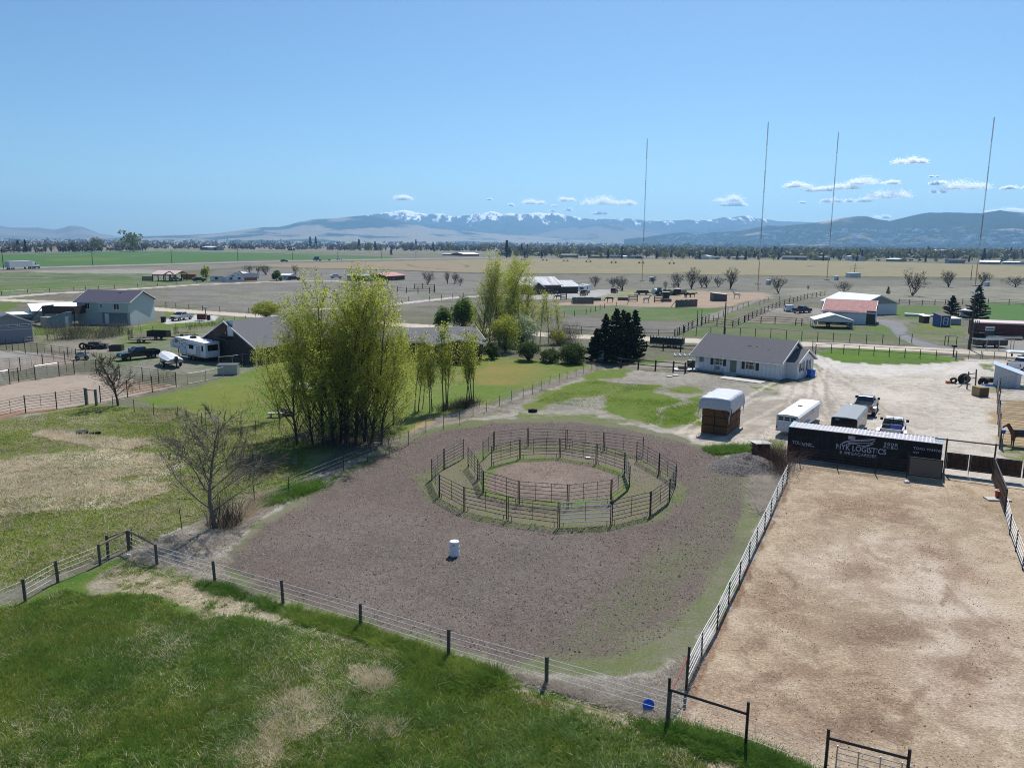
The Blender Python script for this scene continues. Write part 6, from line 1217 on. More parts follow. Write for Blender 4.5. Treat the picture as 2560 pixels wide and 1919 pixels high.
# ================================================================== CONTAINER WITH LETTERING
M('cont_black',(.022,.019,.020),.85,var=.25,scale=1.5); M('cont_roof',(.42,.41,.44),.55,.2,var=.1,scale=1.5,stretch=(3,.4,1)); M('letter',(.46,.46,.52),.6,var=.08); M('hazard_pink',(.45,.28,.33),.6)
ZT=2.62
K0=at(1972,1066.7,ZT);K1=at(2357,1110.5,ZT);K0.z=K1.z=0; KL=(K1-K0).length; KR=hd(K0,K1)
t=thing('shipping_container','long black shipping container with white logistics lettering and grey roof','container',K0,KR)
def corrugated(x0,x1,y,z0,z1,d,p=.28):
    m=MB(); n=int((x1-x0)/p); pts=[]
    for i in range(n):
        a=x0+(x1-x0)*i/n; w_=(x1-x0)/n; pts+=[(a,y),(a+w_*.3,y),(a+w_*.5,y+d),(a+w_*.8,y+d)]
    pts.append((x1,y))
    for (a,b),(c,e) in zip(pts[:-1],pts[1:]): m.poly((a,b,z0),(c,e,z0),(c,e,z1),(a,b,z1))
    return m
part('side_panel',corrugated(.12,KL-.12,.03,.14,ZT-.12,.035),'cont_black',t); part('side_panel',corrugated(.12,KL-.12,2.40,.14,ZT-.12,-.035),'cont_black',t)
f=MB()
for x in (0,KL-.12):
    for y in (0,2.32): f.box(x,x+.12,y,y+.12,0,ZT)
for z in (0,ZT-.12):
    for y in (0,2.32): f.box(.12,KL-.12,y,y+.12,z,z+.12)
    for x in (0,KL-.12): f.box(x,x+.12,.12,2.32,z,z+.12)
part('frame',f,'cont_black',t); part('end_wall',MB().box(.04,.08,.12,2.32,.12,ZT-.12),'cont_black',t)
for s in (0,1): d_=part('door',MB().box(KL-.08,KL-.03,.13+s*1.1,1.2+s*1.1,.13,ZT-.13),'cont_black',t); part('lock_bar',MB().tube((KL,.5+s*1.1,.15),(KL,.5+s*1.1,ZT-.15),.02).tube((KL,.9+s*1.1,.15),(KL,.9+s*1.1,ZT-.15),.02),'galv_dull',d_)
rf=MB(); n=40
for i in range(n): a=.12+(KL-.24)*i/n; w_=(KL-.24)/n; rf.hexa([(a,.12,ZT-.03),(a+w_,.12,ZT-.03),(a+w_,2.32,ZT-.03),(a,2.32,ZT-.03)],[(a+.03,.12,ZT+.0),(a+w_*.5,.12,ZT+.012),(a+w_*.5,2.32,ZT+.012),(a+.03,2.32,ZT)])
part('roof_panel',rf,'cont_roof',t)
for x in (.0,KL-.35): part('corner_casting',MB().box(x,x+.35,-.004,2.45,ZT-.01,ZT+.03),'galvanised',t)
part('roof_strip',MB().box(KL*.52,KL*.67,1.2,1.3,ZT+.014,ZT+.03),'white_paint',t)
def text(par,s,x,z,size,m='letter',sx=1.,shear=0,name='lettering',bold=.012,sp=1.):
    cu_=bpy.data.curves.new(name,'FONT'); cu_.body=s; cu_.size=size; cu_.extrude=.004; cu_.offset=bold*size; cu_.shear=shear; cu_.space_character=sp; cu_.materials.append(_mc[m])
    _t=bpy.data.objects.new('tmp',cu_); sc.collection.objects.link(_t); bpy.context.view_layer.update(); _m=bpy.data.meshes.new_from_object(_t.evaluated_get(bpy.context.evaluated_depsgraph_get())); bpy.data.objects.remove(_t); o=link(bpy.data.objects.new(name,_m)); o.parent=par; o['kind']='stuff'; o.location=(x,-.012,z); o.rotation_euler=(math.pi/2,0,0); o.scale=(sx,1,1); return o
lx=lambda px:(px-(300-0)/1.0)   # helper kept local
def kx(u): return KL*u
text(t,'NYK LOGISTICS',kx(.332),1.23,.64,sx=.84,bold=.018)
text(t,'& MEGACARRIER',kx(.36),.86,.34,sx=.95,bold=.035,sp=1.22)
text(t,'NYK',kx(.09),1.12,.42,shear=.35,bold=.03); text(t,'LINE',kx(.158),1.12,.16,bold=.02)
text(t,'TOLL',kx(.03),1.20,.40,sx=.9,name='painted_mark'); text(t,'9000',kx(.64),2.02,.34,sx=1.25,name='painted_mark',sp=1.25); text(t,'FCBU',kx(.64),1.76,.3,sx=1.25,name='painted_mark',sp=1.25)
text(t,'TORU 9769760',kx(.825),1.98,.27,sx=1.08,name='serial_number',sp=1.1); text(t,'4510',kx(.825),1.66,.2,sx=1.1,name='serial_number')
part('pink_label',MB().box(kx(.408),kx(.455),-.008,-.001,2.16,2.46),'hazard_pink',t); text(t,'9\'6"',kx(.412),2.22,.2,m='white_paint',name='height_mark')
# wing emblem: outline strokes
wing=[[(.36,1.62),(.40,1.92),(.47,2.08),(.54,2.20),(.585,2.42),(.583,2.30),(.567,2.12),(.55,2.02)],[(.585,2.42),(.50,2.24),(.43,2.10),(.385,1.90),(.36,1.62)],[(.55,2.02),(.575,2.02),(.56,1.90),(.53,1.86)],[(.53,1.86),(.555,1.86),(.54,1.76),(.50,1.74),(.46,1.82),(.43,1.80),(.40,1.70)],[(.41,1.83),(.45,1.92),(.50,1.95),(.55,2.02)]]
wm=MB()
for st_ in wing:
    for (a,b),(c,d) in zip(st_[:-1],st_[1:]): wm.bar((kx(a),-.012,b),(kx(c),-.012,d),.012,.055)
part('wing_emblem',wm,'letter',t)
M('drum',(.74,.75,.77),.35,var=.04)
# ================================================================== BARREL, LIDS AND SMALL THINGS
t=thing('barrel','white plastic barrel with raised rim standing alone in the arena','barrel',at(1136,1388.5)); m=MB()
for z0,z1,r0,r1 in ((0,.04,.27,.29),(.04,.28,.29,.29),(.28,.31,.30,.30),(.31,.58,.29,.29),(.58,.61,.30,.30),(.61,.86,.29,.285),(.86,.89,.285,.27)): m.tube((0,0,z0),(0,0,z1),r0,r1,n=20)
part('body',m,'drum',t,smooth=False); part('lid',MB().tube((0,0,.89),(0,0,.905),.25,.25,n=20).tube((.12,0,.9),(.12,0,.93),.04,n=8),'plastic_white',t); part('sticker',MB().box(-.12,.06,-.302,-.288,.68,.78),M('sticker',(.5,.5,.5),.6),t)
t=thing('tub_lid','round blue plastic lid leaning in the weeds by the H frame','lid',at(1620,1771)); part('disc',MB().tube((0,0,.22),(.0,-.05,.26),.24,.22,n=18).tube((0,-.02,.24),(0,-.06,.275),.16,.16,n=18),'plastic_blue',t,rot=(.25,0,0))
for x,y,lb in ((1673.5,942,'round pale septic lid in the front yard, nearer the rail fence'),(1689,939.5,'round pale septic lid in the front yard, nearer the house')):
    t=thing('septic_lid',lb,'lid',at(x,y)); part('cover',MB().tube((0,0,0),(0,0,.14),.42,.40,n=18),M('lid_green',(.42,.47,.40),.6),t)
t=thing('tyre','old tyre half white lying on the verge behind the arena','tyre',at(1332,1029)); part('ring',MB().ring((0,0,0),.2,.5,.14),'rubber',t,rot=(math.pi/2-.1,0,0),loc=(0,0,.16)); part('rim',MB().ring((0,0,0),.05,.2,.05),'white_paint',t,rot=(math.pi/2-.1,0,0),loc=(0,0,.2))
# pallets
t=thing('pallet_stack','stack of weathered wooden pallets with a pale board on top','pallets',at(1902,1138),.15); rl=random.Random(3)
for k in range(8):
    p=MB(); z=k*.14; 
    for i in range(6): p.box(-.6,.6,-.5+i*.18,-.5+i*.18+.11,z+.10,z+.125)
    for i in range(3): p.box(-.6+i*.55,-.5+i*.55,-.5,.5,z,z+.10)
    part('pallet',p,'wood_dark' if k<7 else 'bark_pale',t,loc=(rl.uniform(-.06,.06),rl.uniform(-.06,.06),0),rot=(0,0,rl.uniform(-.1,.1)))
part('board',MB().box(-.85,.85,-.7,.65,0,.04),M('pale_board',(.5,.48,.44),.8),t,loc=(-.1,0,1.17),rot=(.0,.06,.1))
# hay stack under tarpaulin: bales three high
H0=at(1751,1081);H1=at(1820,1086);_s=at(1868,1061)-H1;HR=hd(H0,H1)*.35+(hd(H1,at(1868,1061))-math.pi/2)*.65;HLn=(H1-H0).length;HD=_s.length;bh=.95; ht=hgt(1757,993,H0)
nby=max(3,round((ht-.15)/bh)); bh=(ht-.12)/nby
t=thing('hay_stack','tall stack of big brown square hay bales under the grey tarpaulin','hay stack',H0,HR)
for k in range(nby):
    for j in range(3):
        for i in range(2):
            rl2=rl.uniform(-.05,.05); part('bale',MB().box(i*HLn/2+.03,(i+1)*HLn/2-.03,j*HD/3+.03+rl2,(j+1)*HD/3-.03+rl2,k*bh+.02,(k+1)*bh-.02),'hay',t,bevel=.07)
tp=thing('tarpaulin','silver-grey tarpaulin draped over the tall hay stack','tarpaulin',H0,HR)
def tarp():
    nx,ny=26,34; V=[];F=[]; e=.16; top=ht+.06
    xs=np.linspace(-.8,HLn+1.5,nx);ys=np.linspace(-1.15,HD+1.0,ny)
    for y in ys:
        for x in xs:
            dx=max(-x,x-HLn,0);dy=max(-y,y-HD,0); X=min(max(x,-e),HLn+e);Y=min(max(y,-e),HD+e)
            z=top+.10*math.sin(math.pi*min(max(x/HLn,0),1))*(.4+.6*min(max(y/HD,0),1))-dx-dy*.95+(.5 if False else 0)
            nz=(fbm(np.array([x*1.5]),np.array([y*1.5]),3,5)[0]-.5)
            X+=nz*.3*(dx>0)*(1 if x>HLn else -1)*1.2; Y+=nz*.16*(dy>0); z+=nz*.12
            V.append((X,Y,max(z,.4)))
    for j in range(ny-1):
        for i in range(nx-1): a=j*nx+i; F.append((a,a+1,a+1+nx,a+nx))
    return mesh_np('sheet',np.array(V),np.array(F),M('tarp',(.50,.52,.57),.5,var=.12),True)
o=part('sheet',tarp(),None,tp); sm_=o.modifiers.new('thick','SOLIDIFY'); sm_.thickness=.02
part('rope',MB().tube((HLn*.78,-.25,ht-1.0),(HLn+.25,-.2,.9),.03).tube((HLn+.22,.3,ht-.9),(HLn+.2,-.1,.8),.03),'black_steel',tp)
# ================================================================== VEHICLE HELPERS
def wheel(par,x,y,r,w_,side,rim='rim'):
    o=part('wheel',MB().ring((0,0,0),r*.58,r,w_/2),'rubber',par,loc=(x,y,r)); part('rim',MB().tube((0,-side*w_*.1,0),(0,side*w_*.42,0),r*.6,r*.52,n=12),rim,o); return o
def dual(par,x,y,r,w_,s): wheel(par,x,y,r,w_,s)
def pickup(label,loc,rz,paint='black_paint',rack=False,dually=False,name='pickup_truck'):
    t=thing(name,label,'pickup truck',loc,rz)
    b=MB().prism([(2.95,.5),(2.95,.95),(2.8,1.12),(1.15,1.25),(1.1,1.3),(-.95,1.3),(-.95,.5)],-.95,.95); part('body',b,paint,t,bevel=.06)
    bd=MB().box(-2.9,-.96,-.97,-.87,.55,1.32).box(-2.9,-.96,.87,.97,.55,1.32).box(-2.9,-2.8,-.87,.87,.55,1.32).box(-2.8,-.96,-.87,.87,.55,.72); part('bed',bd,paint,t)
    c=MB().hexa([(-.95,-.93,1.28),(1.2,-.93,1.28),(1.2,.93,1.28),(-.95,.93,1.28)],[(-.75,-.75,1.9),(.45,-.75,1.9),(.45,.75,1.9),(-.75,.75,1.9)]); part('cab',c,paint,t,bevel=.05)
    g=MB()
    def lerp(a,b,f): return tuple(a[i]+(b[i]-a[i])*f for i in range(3))
    def pane(p00,p10,p11,p01,out):
        q=[Vector(x)+Vector(out) for x in (p00,p10,p11,p01)]; m=MB(); m.poly(*q); m.poly(*[v_-Vector(out)*.6 for v_ in q][::-1]); part('window',m,'glass',t)
    for s in (-1,1):
        pane((-.78,s*.89,1.36),(.05,s*.89,1.36),(.0,s*.775,1.82),(-.68,s*.775,1.82),(0,s*.03,0)); pane((.12,s*.89,1.36),(.98,s*.89,1.36),(.42,s*.775,1.82),(.07,s*.775,1.82),(0,s*.03,0))
        part('mirror',MB().box(.85,1.0,s*1.0-(.0 if s>0 else .25),s*1.0+(.25 if s>0 else 0),1.35,1.6),'black_steel',t)
        part('headlight',MB().box(2.93,2.98,s*.72-.17,s*.72+.17,.82,1.0),'white_paint',t); part('tail_light',MB().box(-2.93,-2.88,s*.88-.08,s*.88+.08,.85,1.2),'red_plastic',t)
        wheel(t,1.9,s*.86,.42,.28,s); wheel(t,-1.85,s*.86,.42,.28,s)
        if dually: wheel(t,-1.85,s*1.12,.42,.26,s); part('fender',MB().prism([(-2.5,.6),(-2.4,1.0),(-2.1,1.12),(-1.6,1.12),(-1.3,1.0),(-1.2,.6)],s*1.1-.17,s*1.1+.17),paint,t)
    pane((.5,-.72,1.86),(1.12,-.86,1.36),(1.12,.86,1.36),(.5,.72,1.86),(.03,0,.02)); pane((-.8,-.7,1.84),(-.93,-.82,1.38),(-.93,.82,1.38),(-.8,.7,1.84),(-.03,0,.01))
    part('grille',MB().box(2.94,2.97,-.5,.5,.62,.98),'black_steel',t); part('bumper',MB().box(2.9,3.05,-.95,.95,.42,.6).box(-3.05,-2.9,-.95,.95,.42,.6),'galvanised',t)
    if rack:
        r=MB(); r.bar((-1.05,-.9,1.3),(-1.05,-.7,2.0),.06).bar((-1.05,.9,1.3),(-1.05,.7,2.0),.06).bar((-1.05,-.7,2.0),(-1.05,.7,2.0),.06)
        for z in (1.5,1.62,1.74,1.86): r.bar((-1.05,-.78,z),(-1.05,.78,z),.03)
        r.bar((-1.05,0,1.3),(-1.05,0,2.1),.05); part('headache_rack',r,'black_steel',t); part('bed_tank',MB().box(-1.75,-1.1,-.75,.2,.8,1.5),M('tank_blue',(.02,.05,.25),.4),t); part('tool_box',MB().box(-1.75,-1.1,.25,.8,.8,1.45),'black_steel',t)
    return t
pickup('black pickup truck parked beside the covered boat',at(347,897),hd(at(380,893),at(318,899))+.05,'black_paint'); M('silver_paint',(.50,.50,.51),.3,.3); M('white_car',(.74,.75,.77),.3); M('blue_car',(.03,.05,.10),.25)
pickup('silver-white pickup truck on the concrete pad by the pale blue house',at(454,800),hd(at(470,798),at(435,803)),'silver_paint')
pickup('white pickup with black headache rack and blue tank behind the container',at(2231,1091),hd(at(2225,1110),at(2247,1050)),'white_car',rack=True,dually=True)
pickup('silver pickup hitched to the dark stock trailer',at(2163,1030),hd(at(2074,1098),at(2119,1047)),M('silver_dark',(.28,.29,.29),.3,.4) and 'silver_dark',dually=True)
pickup('white pickup cut by the frame edge beside the white horse trailer',at(2556,925),hd(at(2535,929),at(2575,922)),'white_car'); pickup('dark blue pickup parked near the rail fence by the red-roofed barn',at(2005,782),hd(at(1990,783),at(2020,781)),'blue_car'); pickup('brown pickup parked before the white camper in the farm yard',at(1460,738),1.3,M('brown_car',(.12,.08,.05),.4) and 'brown_car')
def car(label,loc,rz,paint,s=1,name='parked_car',van=False):
    t=thing(name,label,'van' if van else 'car',loc,rz); t.scale=(s,)*3
    pr=[(2.3,.35),(2.3,.75),(2.1,.95),(1.2,1.05),(.5,1.75 if van else 1.5),(-2.0 if van else -1.2,1.8 if van else 1.52),(-2.3,1.05),(-2.3,.35)]
    part('body',MB().prism(pr,-.9,.9),paint,t,bevel=.06)
    for sd_ in (-1,1):
        part('window',MB().prism([(.95,1.1),(.45,1.62 if van else 1.42),(-1.1,1.66 if van else 1.44),(-1.75,1.12)],sd_*.905-.01,sd_*.905+.01),'glass',t)
        for x in (1.45,-1.45): wheel(t,x,sd_*.8,.34,.22,sd_)
    part('windscreen',MB().hexa([(1.22,-.78,1.08),(1.25,-.78,1.08),(1.25,.78,1.08),(1.22,.78,1.08)],[(.58,-.7,1.68 if van else 1.45),(.61,-.7,1.7 if van else 1.46),(.61,.7,1.7 if van else 1.46),(.58,.7,1.68 if van else 1.45)]),'glass',t); return t
car('white van parked near the rail fence by the red-roofed barn',at(1971,778),1.45,'white_car',van=True,name='parked_van'); car('dark red van parked in the farm yard east of the camper',at(1536,732),1.2,M('maroon',(.10,.02,.02),.4) and 'maroon',van=True,name='parked_van')
car('small dark car on the highway, ahead of the flatbed truck',at(711,654.5),.1,'black_paint',1.3,name='driving_car'); car('pale car on the highway behind the flatbed truck',at(849,649.7),.1,'white_car',1.3,name='driving_car')
car('silver car parked at the open pole barn',at(441,701),.3,'silver_paint',1.1); car('black car with open hood beside the ranch house',at(497,703),.6,'black_paint',1.2); car('dark vehicle parked beside the small blue-white trailer home',at(735,700),.3,'black_paint',1.2); car('pale car between the poplar tops by the mobile home',at(840,695),.4,'white_car',1.2); car('dark car between the poplar tops under the mobile home',at(905,703.5),.3,'black_paint',1.3)
# stock trailers
def stock(label,a,b,ztop_px,paint,roofm,Lt=7.2,W=2.2,slats=True,rz=None,goose=True):
    A=at(*a);B=at(*b); rz=hd(A,B)-math.pi/2 if rz is None else rz; h=hgt(a[0],ztop_px,A); t=thing('stock_trailer',label,'trailer',A,rz)
    # local: x across, y forward (away)
    W=(B-A).length if W is None else W; z0=.45
    b_=MB().prism([(0,z0),(W,z0),(W,h-.18),(W-.12,h-.02),(.12,h-.02),(0,h-.18)],.05,Lt); part('body',b_,paint,t)
    part('roof',MB().prism([(-.04,h-.2),(.1,h+.0),(W*.5,h+.07),(W-.1,h),(W+.04,h-.2),(W,h-.2),(W-.12,h-.04),(.12,h-.04),(0,h-.2)],-.03,Lt+.05),roofm,t); part('nose',MB().hexa([(0.1,Lt+.01,z0+.9),(W-.1,Lt+.01,z0+.9),(W-.25,Lt+1.5,z0+.9),(.25,Lt+1.5,z0+.9)],[(0.1,Lt+.01,h-.02),(W-.1,Lt+.01,h-.02),(W-.25,Lt+1.3,h-.2),(.25,Lt+1.3,h-.2)]),paint,t)
    fr_=MB()
    for x in (0,W*.62,W-.08): fr_.box(x,x+.08,0.0,.05,z0,h-.2)
    fr_.box(0,W,0,.05,z0,z0+.08).box(0,W,0,.05,h-.28,h-.2); d_=part('rear_gate',fr_,paint,t)
    for zz in (h*.74,h*.84):
        for i in range(3): part('vent_slot',MB().box(.18+i*(W-.3)/3,.18+i*(W-.3)/3+(W-.3)/3*.8,-.012,.052,zz,zz+.13),'glass',t)
    hr=MB()
    for z in np.arange(z0+.15,h*.7,.17): hr.box(.1,W-.1,.02,.049,z,z+.03)
    part('slat',hr,paint,t,kind='stuff')
    for s_ in (0,1):
        for zz in (h*.66,h*.77): part('side_slot',MB().box((-.006 if s_==0 else W-.02),(.02 if s_==0 else W+.006),.5,Lt*.72,zz,zz+.14),'glass',t)
        part('mud_guard',MB().box(-.26 if s_==0 else W,0 if s_==0 else W+.26,Lt*.3,Lt*.3+2.0,.85,.92),paint,t); part('marker_light',MB().box(.0 if s_==0 else W-.1,.1 if s_==0 else W,-.02,-.001,.75,.95),'red_plastic',t)
        for k in (0,1):
            o=part('wheel',MB().ring((0,0,0),.22,.38,.11),'rubber',t,loc=(-.14 if s_==0 else W+.14,Lt*.3+.5+k*.95,.38),rot=(0,0,math.pi/2)); part('rim',MB().tube((0,-.05,0),(0,.06,0),.23,.2,n=10),'rim',o)
    return t,W,h
t,W_,h_=stock('white stock trailer with slotted sides behind the end of the container',(1938,1087),(1994,1093),1034,'white_car','white_roof',8.8,None,rz=hd(at(1938,1087),at(2003,1040))-math.pi/2); part('roof_vent',MB().box(W_*.4,W_*.6,4.6,4.9,h_+.08,h_+.14),'black_steel',t)
t,W_,h_=stock('black stock trailer with grey roof hitched to the silver pickup',(2074,1098),(2139,1106),1040,'black_paint',M('roof_slate',(.27,.295,.32),.7,0,var=.05,spec=.2) and 'roof_slate',6.8,None,rz=hd(at(2074,1098),at(2119,1047))-math.pi/2); part('number_plate',MB().box(.35,.7,-.03,-.013,h_*.88,h_*.94),M('plate_blue',(.1,.2,.35),.5),t)
# white gooseneck horse trailer at the frame edge
A=at(2520,903);t=thing('horse_trailer','white horse trailer with small dark window at the frame edge','trailer',A,hd(at(2520,903),at(2560,905))); h=hgt(2519,878,A)
part('body',MB().prism([(0,1.25),(0,h-.2),(.25,h),(8.5,h),(8.5,.5),(2.4,.5),(2.2,1.25)],0,2.3),'white_car',t,bevel=.08); part('window',MB().box(1.2,2.3,-.03,-.003,h-1.05,h-.55),'glass',t)
for i in range(9): part('marker_light',MB().box(.3+i*.35,.42+i*.35,-.03,-.003,1.35,1.43),'galv_dull',t)
part('gooseneck',MB().box(.6,.8,1.0,1.3,.7,1.25),'black_steel',t); part('roof_vent',MB().box(2.4,2.7,1,1.3,h+.002,h+.12),'white_paint',t); [wheel(t,5+k,.1,.38,.22,-1) for k in (0,.9)]
# fifth wheel camper
A=at(424.5,893);B=at(512,905.5); rz=hd(A,B);L=(at(532,906)-A).length
A=at(436,893);B=at(515,907);rz=hd(A,B);L=(B-A).length;h=hgt(424,853,at(424.5,888)); h=min(max(h,3.2),3.9)
t=thing('camper_trailer','large white fifth wheel camper with dark swooshes beside the dark garage','camper',A,rz)
part('body',MB().prism([(-.9,1.5),(-1.0,2.3),(-.5,h-.35),(.6,h-.05),(2.2,h),(L,h-.3),(L,.7),(1.8,.7),(1.6,1.5)],0,2.5),'white_car',t,bevel=.06); part('roof',MB().prism([(-.3,h-.2),(.6,h+.0),(2.2,h+.05),(L+.05,h-.25),(L+.05,h-.3),(2.2,h+.0),(.6,h-.05)],-.04,2.54),'white_roof',t)
part('slide_out',MB().box(L*.50,L*.83,-.5,-.01,1.0,h-.75),'white_car',t,bevel=.03); f=MB()
def rect(mb,x0,x1,z0,z1,y,w_=.05): mb.box(x0,x1,y-.02,y,z0,z0+w_).box(x0,x1,y-.02,y,z1-w_,z1).box(x0,x0+w_,y-.02,y,z0+w_,z1-w_).box(x1-w_,x1,y-.02,y,z0+w_,z1-w_)
rect(f,L*.50,L*.83,1.0,h-.75,-.5,.07); rect(f,.1,1.9,1.75,h-.5,-.0,.06); part('slide_trim',f,'black_steel',t)
for x0,x1,z0,z1,y in ((.5,1.3,2.4,2.95,-.003),(L*.60,L*.74,1.9,2.5,-.503),(L*.89,L*.94,1.6,2.5,-.003)): part('window',MB().box(x0,x1,y-.03,y,z0,z1),'glass',t)
part('rear_window',MB().box(L+.003,L+.03,.4,2.1,1.7,2.6),'glass',t); sw=MB()
for p in ([(2.2,2.7),(3.0,3.0),(3.9,2.95)],[(2.3,2.2),(3.0,2.55),(3.9,2.5)],[(2.1,2.5),(2.7,2.0),(4.0,1.5)],[(4.2,1.9),(5.2,1.65),(6.4,1.55)],[(4.3,1.5),(5.6,1.25),(6.8,1.3)]):
    for (a,b),(c,d) in zip(p[:-1],p[1:]): sw.bar((a*L/8.6,-.012,b),(c*L/8.6,-.012,d),.012,.06)
part('swoosh_decal',sw,'black_steel',t); part('air_conditioner',MB().taper(L*.35,L*.35+1.0,.9,1.6,h-.08,h+.28,.08,.08),'black_steel',t); part('roof_vent',MB().box(L*.75,L*.75+.4,1.1,1.5,h-.2,h-.02),'white_paint',t)
for k in range(2):
    for s,y in ((-1,.1),(1,2.4)): wheel(t,L*.5+k*.95,y,.4,.24,s)
part('landing_leg',MB().box(.9,1.0,.2,.3,0,1.5).box(.9,1.0,2.2,2.3,0,1.5),'black_steel',t); part('skirt',MB().box(2.0,L-.1,.1,2.4,.5,.7),'black_steel',t)
# boat with cover on trailer
def boat(label,loc,rz,cover='plastic_white',hull='white_car',s=1,trailer=True):
    t=thing('boat',label,'boat',loc,rz); t.scale=(s,)*3; secs=[(-2.7,.95,.55,1.05),(-1.5,1.08,.5,1.1),(0,1.1,.5,1.18),(1.3,.9,.55,1.3),(2.3,.5,.75,1.42),(2.85,.06,1.1,1.5)]
    V=[];F=[]
    for x,w_,kz,gz in secs: V+=[(x,-w_,gz),(x,-w_*.86,(kz+gz)/2),(x,0,kz),(x,w_*.86,(kz+gz)/2),(x,w_,gz)]
    for i in range(5):
        for j in range(4): a=i*5+j; F.append((a,a+1,a+6,a+5))
    F.append((0,1,2,2)); me=bpy.data.meshes.new('hull'); me.from_pydata(V,[],[f_ for f_ in F[:-1]]+[(4,3,2,1,0)]); me.materials.append(_mc[hull]); part('hull',me,None,t)
    V=[];F=[]
    for x,w_,kz,gz in secs: 
        c=.55*(1-(abs(x+.2)/3.1)**2)+.06; V+=[(x,-w_*1.02,gz-.05),(x,-w_*.6,gz+c*.6),(x,0,gz+c),(x,w_*.6,gz+c*.6),(x,w_*1.02,gz-.05)]
    for i in range(5):
        for j in range(4): a=i*5+j; F.append((a,a+1,a+6,a+5))
    me=bpy.data.meshes.new('cover'); me.from_pydata(V,[],F+[(4,3,2,1,0)]); me.materials.append(_mc[cover]); part('cover',me,None,t,smooth=True)
    for s_ in (-1,1): part('stripe',MB().bar((-2.5,s_*1.0,.98),(0,s_*1.12,1.05),.03,.09).bar((0,s_*1.12,1.05),(2.2,s_*.56,1.25),.03,.09),'blue_paint',t)
    part('outboard_motor',MB().taper(-3.25,-2.75,-.22,.22,.9,1.55,.08,.06).box(-3.1,-2.9,-.06,.06,.3,.95),'black_paint',t)
    if trailer:
        part('trailer_frame',MB().bar((-2.6,-.7,.45),(1.5,-.7,.45),.1).bar((-2.6,.7,.45),(1.5,.7,.45),.1).bar((1.5,-.7,.45),(3.6,0,.45),.1).bar((1.5,.7,.45),(3.6,0,.45),.1).bar((-1,-1,.4),(-1,1,.4),.1),'black_steel',t)
        for s_ in (-1,1): wheel(t,-1,s_*1.05,.34,.2,s_); part('mud_guard',MB().box(-1.6,-.4,s_*1.05-.15,s_*1.05+.15,.72,.78),'black_steel',t)
    return t
boat('white covered motor boat on its trailer beside the camper',at(424,914),hd(at(440,918),at(408,905)),'plastic_white','silver_paint',1.12); boat('covered boat stored under the open white carport',at(2085,817),hd(at(2050,817),at(2120,820)),M('boat_grey',(.16,.17,.2),.6) and 'boat_grey','black_paint',1.25)
# utility trailers
def utrailer(label,loc,rz,s=1,ramp=True,box=False):
    t=thing('utility_trailer',label,'trailer',loc,rz); t.scale=(s,)*3
    part('deck',MB().box(-1.9,1.9,-.95,.95,.55,.65),'bark_pale' if not box else 'black_steel',t)
    r=MB().bar((-1.9,-.95,.95),(1.9,-.95,.95),.05).bar((-1.9,.95,.95),(1.9,.95,.95),.05)
    for x in (-1.9,0,1.9): r.bar((x,-.95,.6),(x,-.95,.95),.05).bar((x,.95,.6),(x,.95,.95),.05)
    part('side_rail',r,'black_steel',t); part('drawbar',MB().bar((1.9,-.6,.55),(3.1,0,.5),.09).bar((1.9,.6,.55),(3.1,0,.5),.09),'black_steel',t)
    if ramp:
        g=MB()
        for i in range(6): g.bar((-1.95,-.9+i*.36,.6),(-1.95,-.9+i*.36,2.1),.05)
        for z in (.65,1.1,1.6,2.1): g.bar((-1.95,-.9,z),(-1.95,.9,z),.05)
        part('ramp_gate',g,'black_steel',t)
    if box: part('box',MB().box(-1.9,1.9,-.95,-.88,.65,1.7).box(-1.9,1.9,.88,.95,.65,1.7).box(-1.9,-1.83,-.88,.88,.65,1.7).box(1.83,1.9,-.88,.88,.65,1.7),'black_steel',t)
    for s_ in (-1,1): wheel(t,-.1,s_*1.08,.34,.2,s_); part('mud_guard',MB().box(-.6,.4,s_*1.08-.13,s_*1.08+.13,.72,.77),'black_steel',t)
    return t
utrailer('flat trailer with upright mesh ramp left of the black dump trailer, nearer the junk pile',at(355,856),.05,1.0); utrailer('black high-sided dump trailer between two flat trailers',at(398,848),-.05,.95,False,True); utrailer('small flat trailer with upright ramp just beyond the camper roof',at(462,842),-.1,.85)
utrailer('long timber stock rack trailer beside the long dark red shed',at(2468,842),.1,1.6); t=thing('sign','small white sign board on the stock rack trailer by the red shed','sign',at(2472,845)); part('board',MB().box(-.9,.9,-.05,0,1.5,2.3),'white_paint',t); part('band',MB().box(-.8,.8,-.06,-.052,1.75,1.95),'blue_car',t)
part('board',MB().box(-.9,.9,.0,.02,0,1.5),'wood_grey',t)
t=thing('stock_tank','long dark stock tank trailer beside the gravel road behind the utility pole','tank trailer',at(2440,869),-.05); part('body',MB().box(0,5.5,0,2,.4,1.5),'black_paint',t,bevel=.1); [wheel(t,1.5+k*2,0,.4,.25,-1) for k in (0,1)]; part('drawbar',MB().bar((0,1,.5),(-1.6,1,.4),.12),'galvanised',t)
t=thing('lumber_pile','pile of pale beams and pipes behind the dark stock tank','lumber pile',at(2505,850),-.1)
for i in range(9): bar('beam','bark_pale' if i%2 else 'galvanised',(-3+.2*i,.3*i,.3+.12*(i%3)),(4+.1*i,.3*i+.4,.3+.12*((i+1)%3)),.18,t,shape='box')
t=thing('feed_trailer','long dark feed rack trailer parked on the gravel road behind the juniper','trailer',at(1625,866),hd(at(1622,866),at(1700,871))); L=(at(1702,871)-at(1622,866)).length; part('body',MB().box(0,L,0,2,.6,1.7),M('dark_green',(.02,.035,.03),.6) and 'dark_green',t); f=MB()
for i in range(11): f.box(L*i/10-.05,L*i/10+.05,-.06,-.003,.3,2.0)
